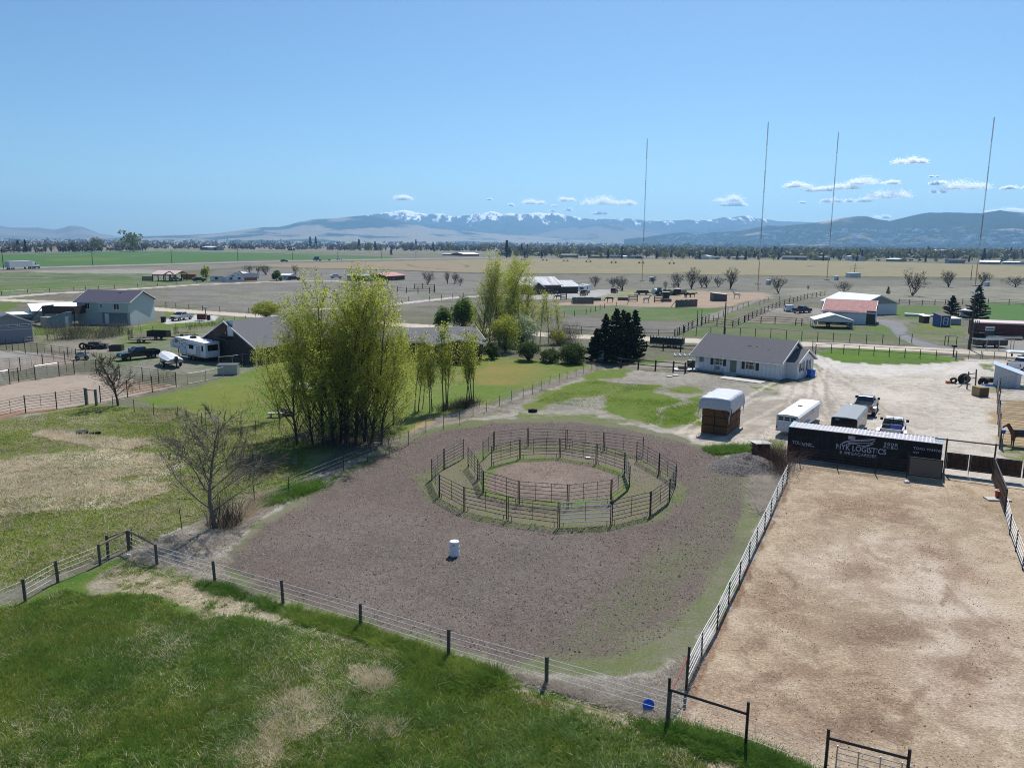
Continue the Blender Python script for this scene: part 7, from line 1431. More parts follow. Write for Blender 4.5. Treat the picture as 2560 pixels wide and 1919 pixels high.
f.box(0,L,-.1,-.063,.55,.65); part('stake',f,'wood_dark',t); part('deck_edge',MB().box(0,L,-.2,-.101,.4,.5),'galvanised',t); [wheel(t,L*.6+k,-.0,.4,.2,-1) for k in (0,1)]
# semi truck and flatbed on the highway
A=at(24.6,674.5);B=at(101,671);rz=hd(A,B);L=(B-A).length;t=thing('semi_truck','white semi truck with long box trailer and blue-trimmed cab on the highway','truck',A,rz); k=L/21.5
part('box_trailer',MB().box(0,15.6*k,0,2.6*k,1.2*k,4.1*k),M('trailer_grey',(.55,.56,.60),.5) and 'trailer_grey',t); part('trailer_roof',MB().box(0,15.6*k,0,2.6*k,4.102*k,4.16*k),'white_roof',t); part('sleeper_cab',MB().prism([(15.9*k,.9*k),(15.9*k,3.9*k),(17.6*k,3.8*k),(18.7*k,2.9*k),(19.3*k,2.1*k),(21.3*k,1.8*k),(21.5*k,.9*k)],.1*k,2.5*k),'white_car',t,bevel=.1)
part('skirt',MB().box(15.9*k,21.4*k,.05*k,.1*k,.5*k,1.2*k),'blue_paint',t); part('side_window',MB().box(18.0*k,18.9*k,.06*k,.1*k,2.2*k,2.9*k),'glass',t); part('windscreen',MB().hexa([(19.3*k,.4*k,2.15*k),(19.4*k,.4*k,2.15*k),(19.4*k,2.2*k,2.15*k),(19.3*k,2.2*k,2.15*k)],[(18.75*k,.4*k,2.9*k),(18.85*k,.4*k,2.9*k),(18.85*k,2.2*k,2.9*k),(18.75*k,2.2*k,2.9*k)]),'glass',t)
for x in (1.5,2.8,13.6,16.4,17.6,20.6): wheel(t,x*k,.1,.52*k,.3*k,-1); wheel(t,x*k,2.5*k,.52*k,.3*k,1)
A=at(788,652.5);B=at(828,651.5);rz=hd(A,B);L=(B-A).length;k=L/20;t=thing('flatbed_truck','dark truck with empty flatbed trailer on the highway','truck',A,rz); part('cab',MB().prism([(0,.8*k),(.1*k,1.9*k),(1.6*k,2.2*k),(2.2*k,3.6*k),(5*k,3.6*k),(5*k,.8*k)],0,2.6*k),'blue_car',t); part('bed',MB().box(5.5*k,20*k,0,2.6*k,1.0*k,1.4*k),'black_steel',t)
for x in (1.2,5.5,6.8,17,18.3): wheel(t,x*k,0,.5*k,.3*k,-1)
# white bumper pull camper in farm yard
t=thing('camper_trailer','white camper with humped roof parked in the farm yard by the metal-roofed barn','camper',at(1462,734),1.15); part('body',MB().prism([(0,.6),(0,2.6),(.6,3.0),(7,3.0),(7.5,2.4),(7.5,.6)],0,2.5),'white_car',t,bevel=.1); part('pod',MB().box(1,2.6,.6,1.9,3.003,3.4),'white_roof',t); part('window',MB().box(2,3.5,-.03,-.003,1.5,2.2),'glass',t); part('front_window',MB().box(-.03,-.003,.5,2,1.5,2.2),'glass',t); [wheel(t,4+k,0,.38,.2,-1) for k in (0,.9)]
# junk pile with wheels, box, feeder
t=thing('scrap_pile','heap of scrap with big black tyres and a tarp in the rough grass','scrap',at(243,871),.1); t.scale=(.72,)*3; part('heap',MB().taper(-2.4,1.4,-1,1.2,0,1.6,.8,.5).taper(.2,2.6,-1,.6,0,1.2,.3,.3),M('scrap',(.10,.09,.08),.9,var=.5,scale=3) and 'scrap',t)
for x,y,r in ((-2.6,-1.2,.85),(-1.7,-1.6,.75),(-.6,-1.5,.6),(1.4,-1.3,.6)): part('tyre',MB().ring((0,0,0),r*.55,r,.16),'rubber',t,loc=(x,y,r*.9),rot=(.3,0,.3))
for i in range(8): bar('scrap_beam','bark_pale' if i%2 else 'black_steel',(-2+i*.5,-1.3,.3+.1*i),(-1+i*.5,.8,1.7-.1*i),.1,t)
t=thing('trailer_box','black open box lying in grass beside the scrap heap','box',at(292,876),.1); part('side',MB().box(-1,1,-.6,-.5,0,.9).box(-1,1,.5,.6,0,.9).box(-1,-.9,-.5,.5,0,.9).box(.9,1,-.5,.5,0,.9).box(-.9,.9,-.5,.5,0,.08),'black_paint',t)
t=thing('quad_bike','black and white quad bike parked inside the corral fence corner','quad bike',at(205,899),.6); part('body',MB().taper(-.8,.8,-.35,.35,.5,.95,.2,.1),'silver_paint',t); part('seat',MB().box(-.5,.3,-.2,.2,.952,1.1),'black_steel',t); part('handlebar',MB().bar((.4,-.45,1.2),(.4,.45,1.2),.05).bar((.5,0,.9),(.4,0,1.2),.06),'black_steel',t); part('rack',MB().box(-.9,-.3,-.45,.45,.98,1.03).box(.5,1.0,-.4,.4,.96,1.0),'black_steel',t); [wheel(t,x,y,.3,.24,-1 if y<0 else 1) for x in (-.6,.6) for y in (-.45,.45)]
t=thing('mailbox','mailbox on a post at the gravel road near the silver pickup','mailbox',at(514,785)); part('post',MB().box(-.08,.08,-.08,.08,0,1.3),'wood_dark',t); part('box',MB().box(-.5,.5,-.25,.25,1.302,1.75),'galv_dull',t); t=thing('mailbox','mailbox on a thin post at the pipe gate of the grass island','mailbox',at(2383,890)); part('post',MB().box(-.07,.07,-.07,.07,0,1.5),'rust_pipe',t); part('box',MB().box(-.3,.3,-.3,.3,1.502,1.85),'black_steel',t)
t=thing('fire_box','small reddish box on stones beside the concrete pad','box',at(505,801)); part('box',MB().box(-.9,.9,-.5,.5,.2,1.4),'shed_red',t); part('lid',MB().box(-1,1,-.6,.6,1.403,1.5),'wood_grey',t); t=thing('basketball_post','dark cylinder bin beside the small reddish box','bin',at(522,800)); part('drum',MB().tube((0,0,0),(0,0,1.1),.4,.4,n=12),'black_steel',t)
t=thing('wheelie_bin','dark wheeled bin against the pale blue house corner','bin',at(409,805)); part('body',MB().taper(-.35,.35,-.4,.4,0,1.1,-.05,-.05),'black_steel',t); part('lid',MB().box(-.42,.42,-.48,.48,1.1,1.2),'black_steel',t)
# tyres, frame, bale and feed things by the pens
t=thing('equipment_pile','black coiled hose and tyres heaped beside the leaning rack','equipment',at(2400,958)); 
for x,y,r in ((-.9,0,.45),(.5,.2,.75),(.6,-.15,.65),(2.6,-.3,.5),(3.3,-.4,.42)): part('tyre',MB().ring((0,0,0),r*.5,r,.15),'rubber',t,loc=(x,y,r*.85),rot=(.35,0,.2*x))
part('orange_can',MB().box(-1.9,-1.4,-.3,.1,0,.35),M('orange',(.6,.16,.03),.5),t)
t=thing('plough_frame','leaning timber and steel rack beside the black tyres','rack',at(2417,972),.2); part('frame',MB().bar((0,0,0),(.2,.2,2.2),.12).bar((.7,-.6,0),(1.1,0,2.5),.12).bar((.1,.1,1.3),(.95,-.1,1.4),.1).bar((.15,.15,1.9),(1.05,0,2.0),.1).bar((-.9,.5,.1),(.1,.1,1.1),.08),'wood_grey',t)
t=thing('straw_bale','single big square straw bale with dark end standing in the yard','bale',at(2452,990),.1); part('bale',MB().box(-.62,.62,-.5,.9,0,1.15),'straw',t,bevel=.06); part('dark_face',MB().box(-.6,.6,-.53,-.503,.02,1.05),M('bale_dark',(.13,.08,.035),.95),t)
t=thing('pallet','low pallet and box beside the white sloping shed','pallet',at(2471,953)); part('box',MB().box(-.7,.7,-.5,.5,0,.5),'wood_dark',t); part('top',MB().box(-.8,.8,-.55,.55,.503,.57),'bark_pale',t)
t=thing('blue_sheet','blue plastic sheet on the ground beside the white sloping shed','sheet',at(2472,964)); part('sheet',MB().taper(-.7,.7,-.3,.3,0,.18,.2,.1),'plastic_blue',t)
t=thing('bucket','small blue bucket hung on the pen corner post','bucket',at(2506,1107)); part('pail',MB().tube((0,0,.9),(0,0,1.25),.14,.18,n=12),'plastic_blue',t); bar('hanger','black_steel',(0,.0,0),(0,.0,.9),.05,t)
# bucket and slab at the plank wall
t=thing('stone_slab','flat white slab with low lip at the foot of the plank wall','slab',at(2494,1249),-.1); part('slab',MB().box(-.8,.8,-.35,.45,0,.1),'concrete',t)
t=thing('feed_bucket','dark red bucket on the white slab by the plank wall','bucket',at(2496,1245)+Vector((0,0,.1))); part('pail',MB().tube((0,0,0),(0,0,.5),.22,.26,n=14),'red_plastic',t); part('rim',MB().ring((0,0,0),.22,.28,.02),'white_paint',t,rot=(math.pi/2,0,0),loc=(0,0,.5))
t=thing('salt_block','small pale block lying on the tan dirt before the container','block',at(2266,1206),.2); part('block',MB().box(-.17,.17,-.12,.12,0,.17),'plastic_white',t,bevel=.02)
t=thing('white_bag','scrap of white plastic at the foot of the corner post','plastic bag',at(322,1391)); part('bag',MB().taper(-.15,.15,-.1,.1,0,.15,.06,.04),'plastic_white',t)
t=thing('block','small white block on the green ring between the steel pens','block',at(1470,1146)); part('block',MB().box(-.2,.2,-.12,.12,0,.14),'plastic_white',t,bevel=.03)
t=thing('ball','dark rubber tub lying in the yellow-green meadow','tub',at(206,1085)); part('tub',MB().tube((0,0,0),(0,0,.3),.45,.55,n=14).tube((.5,.1,0),(1.6,.2,.12),.12),'black_steel',t)
bench=thing('bench','old stone bench by the woodpile at the foot of the poplars','bench',at(690,1043)); part('seat',MB().box(-.8,.8,-.25,.25,.4,.5),'concrete',bench); part('leg',MB().box(-.6,-.4,-.2,.2,0,.4),'concrete',bench); part('leg',MB().box(.4,.6,-.2,.2,0,.4),'concrete',bench)
wp=thing('woodpile','low pile of cut logs at the edge of the poplars','woodpile',at(705,1040)); 
for i in range(10): bar('log','bark_pale' if i%3==0 else 'bark',((i%4)*.32,.0,.16+(i//4)*.27),((i%4)*.32+.05,1.0,.16+(i//4)*.27),.28,wp)
t=thing('log','pale fallen log lying beneath the poplars by the fence','log',at(918,1106)); bar('log','bark_pale',(0,0,.2),at(958,1109)-at(918,1106)+Vector((0,0,.3)),.22,t)
t=thing('soccer_goal','grey metal bar frame on the lawn','frame',at(515,1052)); bar('post','galv_dull',(0,0,0),(0,0,1.3),.07,t); bar('post','galv_dull',at(546,1056)-at(515,1052),at(546,1056)-at(515,1052)+Vector((0,0,1.2)),.07,t); bar('crossbar','galv_dull',(0,0,1.3),at(546,1056)-at(515,1052)+Vector((0,0,1.2)),.08,t)
t=thing('picnic_table','white picnic table on the lawn seen between the poplar stems','table',at(770,975)); part('top',MB().box(-1.6,1.6,-.5,.5,.72,.8),'white_paint',t); part('bench',MB().box(-1.6,1.6,-1.1,-.75,.42,.48).box(-1.6,1.6,.75,1.1,.42,.48),'white_paint',t); part('leg',MB().bar((-1.2,-.9,0),(-1.2,.3,.72),.1).bar((1.2,-.9,0),(1.2,.3,.72),.1).bar((-1.2,.9,0),(-1.2,-.3,.72),.1).bar((1.2,.9,0),(1.2,-.3,.72),.1),'white_paint',t)
t=thing('utility_box','pale green utility box on a post beside the big juniper','utility box',at(1503,907)); part('box',MB().box(-.35,.35,-.2,.2,.6,1.9),M('box_green',(.22,.32,.30),.6),t); part('post',MB().box(-.06,.06,-.06,.06,0,.6),'black_steel',t)
t=thing('barbecue','black barbecue on the patio boards at the west end of the white house','barbecue',at(1727,921)); part('hood',MB().taper(-.6,.6,-.35,.35,.8,1.25,.1,.12),'black_paint',t,bevel=.05); part('stand',MB().box(-.5,.5,-.3,.3,.1,.8),'black_steel',t)
t=thing('white_gate','pale lattice gate lying on the ground west of the white house','gate',at(1718,891),-.05); f=MB()
for i in range(6): f.bar((-2+i*.8,-.8,.25),(-2+i*.8,.8,.35),.09)
for y in (-.8,0,.8): f.bar((-2,y,.3+y*.06),(2,y,.3+y*.06),.09)
part('lattice',f,'white_paint',t)
t=thing('patio_boards','pale boards and furniture beside the rail fence at the white house','boards',at(1712,925)); part('board',MB().box(-1.6,1.6,-.9,.9,.1,.2),'white_paint',t); part('crate',MB().box(-.9,.3,-.4,.5,.203,.6),'bark_pale',t)
# hay rolls and farm bits of the paddock
for i,(x,y,Lr,lb) in enumerate(((1634,736,5,'short tarped hay roll left of the dark tractor'),(1673,738,12,'long row of round hay bales beside the tractor, nearer'),(1662,737,11,'long row of round hay bales beside the tractor, farther'))):
    A=at(x,y); t=thing('hay_roll',lb,'hay bales',A,.9); n=max(2,int(Lr/1.7))
    for k_ in range(n): part('round_bale',MB().tube((k_*1.65,0,1.05),(k_*1.65+1.55,0,1.05),1.05,n=16),M('roll',(.30,.27,.19),.95,var=.3,scale=3) if i else 'plastic_white',t)
t=thing('tractor','dark tractor between the hay rolls','tractor',at(1653,738),.3); part('body',MB().taper(-1.5,1.2,-.5,.5,.7,1.6,.2,.1),'blue_car',t); part('cab',MB().taper(-1.5,-.2,-.6,.6,1.6,2.7,.1,.1),'glass',t); [wheel(t,x,s*.9,r,.4,s) for x,r in ((-1,.85),(1,.55)) for s in (-1,1)]
for x,y,lb,L_ in ((1587,737,'low dark flat trailer with scrap east of the maroon van',6),):
    t=thing('flat_trailer',lb,'trailer',at(x,y)); part('deck',MB().box(0,L_,0,2.2,.6,.8),'black_steel',t); part('load',MB().taper(.5,L_-.8,.3,1.9,.803,1.6,.5,.3),M('scrap',(.10,.09,.08)),t); [wheel(t,1.5+k*2.5,0,.4,.2,-1) for k in (0,1)]
for xa,xb,yb,lb in ((1572,1593,753.5,'slatted hay feeder west of the pale horse'),(1636,1657,755.5,'slatted hay feeder east of the pale horse'),(1402,1416,748.5,'slatted gate panel behind the bay horse by the barn')):
    fence(lb,[(xa,yb),(xb,yb)],2.0,[.4,.9,1.4,1.9],'wood_dark',.3,'wood_grey',.22,'hay_feeder','slat',shape='box',cat='feeder')
for x,y,lb in ((1489,751,'dark water trough beside the first plank windbreak'),(1557,750.5,'low dark trough between the black horse and the feeders'),(1665,754,'dark trough beside the second slatted feeder')):
    t=thing('trough',lb,'trough',at(x,y)); part('tub',MB().box(-1.6,1.6,-.6,.6,0,.9),'wood_grey',t); part('water',MB().box(-1.4,1.4,-.45,.45,.902,.92),'glass',t)
for x,y,lb in ((1664.5,747,'tall dark feed bin beside the hay rows'),(1693,738,'dark round bale feeder at the end of the hay rows')):
    t=thing('feed_bin',lb,'bin',at(x,y)); part('bin',MB().taper(-1,1,-.7,.7,.2,2.2,-.15,-.1),'black_steel',t); part('lid',MB().box(-1.2,1.2,-.9,.9,2.202,2.3),'galv_dull',t)
# centre pivot irrigator across the stubble field
pv_=[(1309,651),(1362,652),(1414,654),(1471,656),(1534,658),(1603,659),(1679,660)]; W=[at(*p) for p in pv_]; t=thing('pivot_irrigator','long wheeled irrigation boom standing across the stubble field','irrigator',W[0])
for i,p in enumerate(W):
    q=p-W[0]; m=MB(); s=1.9; m.bar(q+Vector((-s,0,.6)),q+Vector((0,0,4)),.22).bar(q+Vector((s,0,.6)),q+Vector((0,0,4)),.22).bar(q+Vector((-s,0,.6)),q+Vector((s,0,.6)),.2); part('tower',m,'galv_dull',t)
    for d in (-s,s): part('wheel',MB().ring((0,0,0),.4,.85,.3,n=10),'rubber',t,loc=q+Vector((d,0,.8)))
for a,b in zip(W[:-1],W[1:]): bar('span_pipe','galvanised',a-W[0]+Vector((0,0,4)),b-W[0]+Vector((0,0,4)),.22,t)
# ================================================================== ANIMALS
def quadruped(name,label,cat,loc,rz,m,s=1.,graze=False,mane=None,blanket=None,cow=False):
    """one continuous skinned body; x forward"""
    key=('horse',graze,cow); 
    if key not in _um:
        N=[(-.62,0,1.22,.26),(-.2,0,1.18,.31),(.25,0,1.20,.31),(.6,0,1.28,.25)]                     # rump..withers
        nk=[(.82,0,1.5,.17),(1.02,0,1.78,.13),(1.12,0,1.98,.12),(1.32,0,1.88,.10),(1.56,0,1.68,.07)] if not graze else [(.88,0,1.2,.17),(1.12,0,.95,.13),(1.28,0,.7,.12),(1.38,0,.48,.10),(1.46,0,.2,.07)]
        if cow: N=[(-.75,0,1.1,.30),(-.2,0,1.02,.38),(.3,0,1.02,.38),(.62,0,1.12,.28)]; nk=[(.85,0,1.2,.19),(1.05,0,1.25,.15),(1.2,0,1.25,.14),(1.38,0,1.12,.1)]
        V=[n[:3] for n in N+nk];Rr=[n[3] for n in N+nk]; E=[(i,i+1) for i in range(len(V)-1)]
        def chain(root,pts):
            i=root
            for x,y,z,r in pts: V.append((x,y,z));Rr.append(r);E.append((i,len(V)-1));i=len(V)-1
        for sd_ in (-1,1):
            chain(0,[(-.68,sd_*.17,.95,.18),(-.60,sd_*.18,.74,.10),(-.78,sd_*.18,.50,.065),(-.72,sd_*.18,.14,.05),(-.66,sd_*.18,.03,.07)]); chain(3,[(.56,sd_*.17,.95,.14),(.56,sd_*.17,.52,.07),(.55,sd_*.17,.14,.05),(.60,sd_*.17,.03,.07)])
            h_=len(N)+len(nk)-(3 if not cow else 2); hv=V[h_]; chain(h_,[(hv[0]-.03,sd_*.08,hv[2]+.16,.03)])
        chain(0,[(-.88,0,1.2,.07),(-1.0,0,.9,.06),(-1.0,0,.6,.04)])
        me=bpy.data.meshes.new('body'); me.from_pydata(V,E,[]); o=bpy.data.objects.new('tmp',me); sc.collection.objects.link(o); sk=o.modifiers.new('s','SKIN'); 
        for i,r in enumerate(Rr): me.skin_vertices[0].data[i].radius=(r,r)
        me.skin_vertices[0].data[1].use_root=True; ss=o.modifiers.new('u','SUBSURF'); ss.levels=1
        bpy.context.view_layer.update(); dg=bpy.context.evaluated_depsgraph_get(); m2=bpy.data.meshes.new_from_object(o.evaluated_get(dg)); bpy.data.objects.remove(o); m2.polygons.foreach_set('use_smooth',np.ones(len(m2.polygons),bool)); _um[key]=m2
    me=_um[key].copy(); me.materials.clear(); me.materials.append(_mc[m]); t=thing(name,label,cat,loc,rz); t.scale=(s,)*3
    part('body',me,None,t)
    if not cow:
        hd_=(1.12,1.98) if not graze else (1.28,.7); w_=(.62,1.45)
        part('mane',MB().bar((w_[0],0,w_[1]),(hd_[0]-.05,0,hd_[1]+.12),.05,.12),mane or m,t)
    for s_ in (-1,1):
        e=(1.34,1.92) if not graze else (1.42,.42)
        if cow: e=(1.28,1.24)
        part('eye',MB().tube((e[0],s_*.085,e[1]),(e[0],s_*.11,e[1]),.02,n=6),'black_steel',t)
    if blanket: part('blanket',MB().prism([(-.32,.98),(-.36,1.35),(-.2,1.54),(.2,1.54),(.36,1.35),(.32,.98),(.34,1.35),(.2,1.57),(-.2,1.57),(-.38,1.35)],-.62,.55,'x'),blanket,t)
    return t
M('bay',(.16,.05,.022),.6,col2=(.10,.03,.015),scale=2); M('hide_black',(.014,.012,.012),.5); M('hide_white',(.62,.60,.57),.7); M('hide_grey',(.45,.43,.41),.7); M('blanket',(.03,.032,.035),.8)
quadruped('horse','bay horse in a dark blanket standing in the pen at the frame edge','horse',at(2547,1117),math.pi-.15,'bay',1.02,mane='hide_black',blanket='blanket')
quadruped('horse','bay horse by the barn next to the slatted gate','horse',at(1396,750),math.pi*.95,'bay',1.1,True); quadruped('horse','black horse grazing between the two windbreaks','horse',at(1524,756),math.pi,'hide_black',1.2,True)
quadruped('horse','pale grey horse standing among the feeders','horse',at(1616,757),.2,'hide_grey',1.15); quadruped('horse','white horse standing beyond the sloping-roofed shed','horse',at(1841,746),math.pi,'hide_white',1.25); quadruped('horse','dark horse with head low beside the barn wall','horse',at(1389,740),2.6,'hide_black',1.1,True)
quadruped('cow','black cow nearest the round bale feeder','cow',at(1714,743.5),1.2,'hide_black',1.15,cow=True); quadruped('cow','black cow standing side-on in the pair by the windbreak','cow',at(1722,743),.1,'hide_black',1.15,cow=True); quadruped('cow','black cow on the run-in shed side of the pair','cow',at(1731,742.5),0,'hide_black',1.15,cow=True)
# ================================================================== GRASS, WEEDS AND CLODS
def inpoly(x,y,P):
    ins=np.zeros(len(x),bool)
    for i in range(len(P)):
        p,q=P[i],P[(i+1)%len(P)]
        if abs(q[1]-p[1])<1e-9: continue
        c=(p[1]>y)!=(q[1]>y); ins^=c&(x<(q[0]-p[0])*(y-p[1])/(q[1]-p[1])+p[0])
    return ins
def scatter(pts,n,rs,holes=(),thr=None,ns=.5,nseed=0,near=True):
    P=np.array([at(*p)[:2] for p in pts]); lo=P.min(0);hi=P.max(0); X=[];Y=[];c=0
    for _ in range(60):
        x=lo[0]+(hi[0]-lo[0])*rs.random(n);y=lo[1]+(hi[1]-lo[1])*rs.random(n); k=inpoly(x,y,P)
        for h in holes: k&=~inpoly(x,y,np.array([at(*p)[:2] for p in h]))
        if thr is not None: k&=fbm(x*ns,y*ns,4,nseed)+.12*rs.normal(size=n)>thr
        x=x[k];y=y[k]; X.append(x);Y.append(y);c+=len(x)
        if c>=n: break
    return np.stack([np.concatenate(X)[:n],np.concatenate(Y)[:n]],1)
def blades(name,pts,n,h,wd,mk,seed,lean=.5,clump=0,**k):
    rs=np.random.default_rng(seed)
    if clump:
        C=scatter(pts,max(1,n//clump),rs,**k); sz=np.repeat(.5+1.0*rs.random(len(C)),clump); XY=np.repeat(C,clump,0); off=rs.normal(size=XY.shape)*(h*.42)*sz[:,None]; XY=XY+off; dirv=off/(h*.42)
    else: XY=scatter(pts,n,rs,**k); sz=np.ones(len(XY)); dirv=rs.normal(size=XY.shape)*.7
    n=len(XY); hh=h*(.45+.85*rs.random(n))*sz; v=fbm(XY[:,0]*.6,XY[:,1]*.6,3,seed+3); hh*=.55+.9*v
    a=rs.random(n)*6.283; w2=wd*(.6+.8*rs.random(n))*.5; dx=np.cos(a)*w2;dy=np.sin(a)*w2
    tip=np.stack([XY[:,0]+dirv[:,0]*lean*hh+rs.normal(size=n)*.15*hh,XY[:,1]+dirv[:,1]*lean*hh+rs.normal(size=n)*.15*hh,hh],1)
    V=np.stack([np.stack([XY[:,0]-dx,XY[:,1]-dy,np.full(n,-.01)],1),np.stack([XY[:,0]+dx,XY[:,1]+dy,np.full(n,-.01)],1),tip],1).reshape(-1,3)
    o=link(bpy.data.objects.new(name,mesh_np(name,V,np.arange(3*n).reshape(-1,3),_mc[mk]))); return tag(o,kind='stuff')
FG=[(-260,1640),(0,1520),(64,1512),(150,1475),(215,1490),(388,1484),(426,1518),(508,1549),(601,1541),(673,1560),(774,1578),(846,1598),(908,1619),(1047,1655),(1167,1694),(1263,1722),(1359,1740),(1426,1768),(1550,1806),(1660,1850),(1800,1935),(1900,2060),(-400,2060)]
DRYP=[[(640,1740),(720,1720),(860,1740),(850,1790),(760,1850),(650,1840)],[(860,1660),(980,1680),(980,1740),(900,1720)],[(560,1850),(700,1840),(700,1919),(560,1930)],[(900,1790),(1010,1800),(1000,1840),(930,1850)]]
blades('grass',FG,150000,.12,.034,'grass_green',1)
blades('grass',FG,110000,.18,.032,'grass_lush',2,lean=.75,clump=26,thr=.47,ns=.35,nseed=8)
blades('grass',FG,90000,.16,.03,'grass_yellow',3,thr=.49,ns=.3,nseed=21)
blades('dry_grass',FG,30000,.15,.026,'grass_straw',4,clump=5,lean=.7,thr=.53,ns=.3,nseed=31)
for i,p in enumerate(DRYP): blades('dry_grass',p,6500 if i<2 else 3500,.14,.026,'grass_straw',40+i,clump=6,lean=.7,thr=.53,ns=.8,nseed=3)
blades('weeds',[(700,1512),(905,1562),(1125,1640),(1250,1680),(1300,1720),(1200,1722),(1060,1672),(900,1600),(780,1568),(690,1535)],26000,.20,.04,'grass_green',5,lean=.7,clump=22,thr=.42,ns=.7,nseed=5)
blades('weeds',[(490,1455),(560,1462),(640,1490),(700,1512),(690,1530),(600,1500),(500,1475)],7000,.18,.035,'grass_lush',6,lean=.8,clump=24,thr=.5,ns=.9,nseed=5)
blades('weeds',[(1560,1790),(1700,1820),(1860,1850),(1960,1900),(2100,1960),(1900,1930),(1740,1890),(1620,1850)],22000,.20,.035,'grass_lush',7,lean=.8,clump=30,thr=.5,ns=.9,nseed=12)
blades('weeds',[(650,1262),(735,1215),(838,1190),(842,1200),(760,1235),(660,1275)],9000,.3,.045,'grass_lush',9,lean=.8,clump=30,thr=.5,ns=.8,nseed=12)
blades('weeds',[(1760,1122),(1890,1112),(1890,1128),(1790,1136)],6000,.3,.045,'grass_lush',19,lean=.8,clump=30,thr=.4,ns=.8,nseed=12)
# dry verge round the arena
VG=[(300,1390),(470,1320),(640,1248),(860,1170),(960,1120),(1040,1085),(1110,1045),(1200,1015),(1290,1030),(1160,1046),(1050,1070),(960,1110),(890,1155),(800,1205),(720,1250),(650,1295),(600,1340),(566,1425),(600,1470),(700,1512),(540,1465),(400,1420)]
blades('dry_grass',VG,60000,.12,.03,'grass_grey',11,clump=7,lean=.9,thr=.40,ns=.6,nseed=3)
blades('dry_grass',[(560,1300),(640,1245),(700,1225),(620,1290),(560,1330)],9000,.3,.03,'grass_dry',12,clump=14,lean=.8)
blades('dry_grass',[(1180,1655),(1366,1700),(1500,1700),(1640,1690),(1715,1640),(1760,1640),(1680,1800),(1640,1800),(1366,1722)],26000,.12,.028,'grass_grey',13,clump=7,lean=.9,thr=.42,ns=.7,nseed=5)
blades('dry_grass',[(1880,1190),(1960,1150),(1968,1195),(1900,1290),(1880,1260)],15000,.26,.03,'grass_grey',14,clump=16,lean=.9)
blades('dry_grass',zp((1040,860),3.253,[(1500,190),(1300,290),(1090,360),(870,460),(680,530),(690,500),(860,430),(1020,345),(1240,255),(1480,165)]),16000,.2,.035,'grass_grey',15,clump=14,lean=.9)
# meadow
MD=[(-250,1130),(0,1052),(250,1014),(450,1022),(640,1085),(790,1105),(740,1190),(610,1258),(460,1318),(330,1365),(250,1400),(60,1460),(-300,1600)]
blades('meadow_grass',MD,80000,.11,.05,'grass_meadow',21,thr=.38,ns=.12,nseed=4)
blades('meadow_grass',MD,40000,.11,.045,'grass_green',22,thr=.53,ns=.12,nseed=9)
blades('dry_grass',MD,36000,.20,.04,'grass_dry',23,clump=16,lean=1.,thr=.54,ns=.14,nseed=14)
blades('dry_grass',[(0,1290),(-200,1320),(-200,1180),(0,1150),(140,1130),(260,1120),(400,1140),(430,1180),(420,1230),(300,1270),(150,1275)],42000,.17,.045,'grass_straw',24,clump=12,lean=.8,thr=.47,ns=.35,nseed=6)
blades('dry_grass',zp((0,820),4.606,[(380,1240),(520,1190),(1050,1240),(1560,1280),(1700,1340),(1500,1400),(1040,1360)]),9000,.3,.045,'grass_straw',25,clump=14,thr=.5,ns=.4,nseed=2)
blades('meadow_grass',[(1400,975),(1460,950),(1560,958),(1650,965),(1760,990),(1750,1060),(1620,1062),(1480,1020),(1340,1005)],22000,.07,.06,'grass_green',27,thr=.52,ns=.25,nseed=2)
# clods of the harrowed arena
def clods(name,pts,n,s0,s1,mk,seed,**k):
    rs=np.random.default_rng(seed); XY=scatter(pts,n,rs,**k); n=len(XY); s=(s0+(s1-s0)*rs.random(n)**2.2)[:,None]
    base=[np.stack([np.cos(t+rs.random(n)*.9),np.sin(t+rs.random(n)*.9)],1)*s*(.6+.8*rs.random((n,1))) for t in (0,2.09,4.19)]
    V=np.stack([np.concatenate([XY+b,np.full((n,1),-.01)],1) for b in base]+[np.concatenate([XY+rs.normal(size=(n,2))*s*.3,s*(.35+.75*rs.random((n,1)))],1)],1).reshape(-1,3)
    f=np.array([[0,1,3],[1,2,3],[2,0,3]]); F=(f[None]+(np.arange(n)*4)[:,None,None]).reshape(-1,3)
    return tag(link(bpy.data.objects.new(name,mesh_np(name,V,F,_mc[mk]))),kind='stuff')
M('clod',(.17,.14,.125),.95,col2=(.10,.08,.07),scale=.9); M('manure',(.09,.05,.03),.95,var=.4,scale=3); M('pebble',(.5,.42,.33),.9,var=.3,scale=4); M('dirt_heap',(.14,.125,.12),.95,var=.5,scale=7,bump=.8)
AR=[(596,1425),(600,1385),(640,1335),(720,1280),(800,1225),(900,1170),(1000,1110),(1090,1078),(1290,1055),(1430,1055),(1560,1072),(1690,1100),(1800,1145),(1860,1200),(1860,1260),(1830,1360),(1760,1480),(1680,1580),(1560,1640),(1400,1650),(1250,1640),(1080,1600),(900,1550),(760,1508),(640,1470)]
RING=[(1066,1188),(1098,1242),(1160,1276),(1268,1301),(1397,1318),(1529,1311),(1626,1288),(1673,1253),(1690,1213),(1647,1184),(1590,1151),(1509,1125),(1416,1119),(1320,1115),(1234,1124),(1110,1171)]
clods('dirt_clods',AR,90000,.03,.10,'clod',1,holes=(RING,)); clods('dirt_clods',RING,9000,.03,.09,'clod',2,thr=.45,ns=.6)
PD=[(1990,1165),(2360,1210),(2560,1240),(2600,1919),(2300,1985),(1740,1815),(1720,1730),(1970,1215)]
clods('manure_bits',PD,300,.02,.07,'manure',3,thr=.6,ns=.3,nseed=6); clods('manure_bits',PD,11000,.014,.045,'manure',4,thr=.57,ns=.45,nseed=6); clods('gravel_bits',PD,9000,.01,.035,'pebble',5)
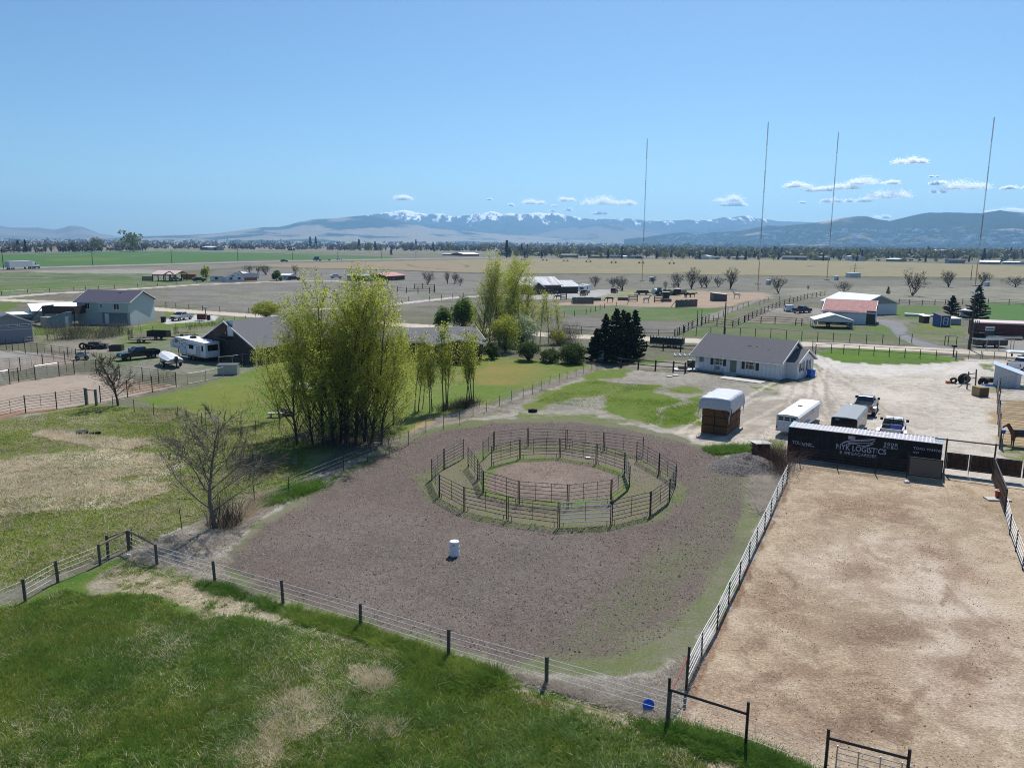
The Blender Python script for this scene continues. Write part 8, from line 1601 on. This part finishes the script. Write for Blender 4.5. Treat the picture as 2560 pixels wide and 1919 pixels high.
clods('gravel_bits',[(300,1430),(560,1490),(760,1560),(900,1606),(1100,1680),(1040,1665),(760,1590),(540,1540),(400,1480)],9000,.012,.04,'pebble',6)
# heap of dark soil
def heap(px,py,rx,ry,h,label):
    A=at(px,py); a=np.linspace(0,2*math.pi,49)[:-1]; r=np.linspace(0,1,18)
    X=np.outer(r,np.cos(a))*rx;Y=np.outer(r,np.sin(a))*ry; Z=h*np.clip(1-r**1.3,0,1)[:,None]*(.75+.5*fbm(X*1.1+5,Y*1.1,4,3))+(fbm(X*3.5,Y*3.5,3,8)-.5)*.28*(1-r[:,None]**4)-.03
    n=48; i0=(np.arange(17)[:,None]*n+np.arange(n)[None]).ravel(); nx=(np.arange(17)[:,None]*n+(np.arange(n)[None]+1)%n).ravel(); F=np.stack([i0,nx,nx+n,i0+n],1)
    o=link(bpy.data.objects.new('soil_heap',mesh_np('soil_heap',np.stack([X.ravel(),Y.ravel(),Z.ravel()],1),F,_mc['dirt_heap'],True))); o.location=A; return tag(o,label,'soil heap')
heap(1868,1170,3.4,2.6,1.15,'heap of dark grey soil beside the stack of pallets')

for p_,n_ in ((zp((640,660),3.316,[(330,1490),(480,1492),(620,1486),(740,1488),(900,1470),(1040,1480)]),500),(zp((640,660),3.316,[(560,1400),(760,1400),(950,1380)]),200)):
    thicket('',p_,n_,2.6,'twig',90+n_,1.6,r=.012)

for p_,n_,sd_ in (([(1180,1760),(1420,1790),(1560,1850),(1700,1940),(1750,2040),(1300,2040),(1150,1900)],20000,61),([(880,1700),(1100,1740),(1180,1800),(1000,1840),(860,1780)],6000,62),([(500,1760),(640,1700),(760,1720),(700,1800),(560,1900)],5000,63)):
    blades('weeds',p_,n_,.12,.05,'weed_pale',sd_,lean=.8,clump=22,thr=.54,ns=1.1,nseed=sd_)

blades('weeds',[(240,1440),(335,1392),(420,1430),(560,1480),(680,1525),(600,1535),(500,1540),(430,1510),(390,1480),(300,1475)],3500,.11,.035,'grass_green',71,lean=.8,clump=22,thr=.62,ns=.8,nseed=4)
blades('dry_grass',[(240,1440),(335,1392),(420,1430),(560,1480),(680,1525),(600,1535),(500,1540),(430,1510),(390,1480),(300,1475)],6000,.09,.03,'grass_straw',72,lean=.9,clump=10,thr=.5,ns=.8,nseed=9)
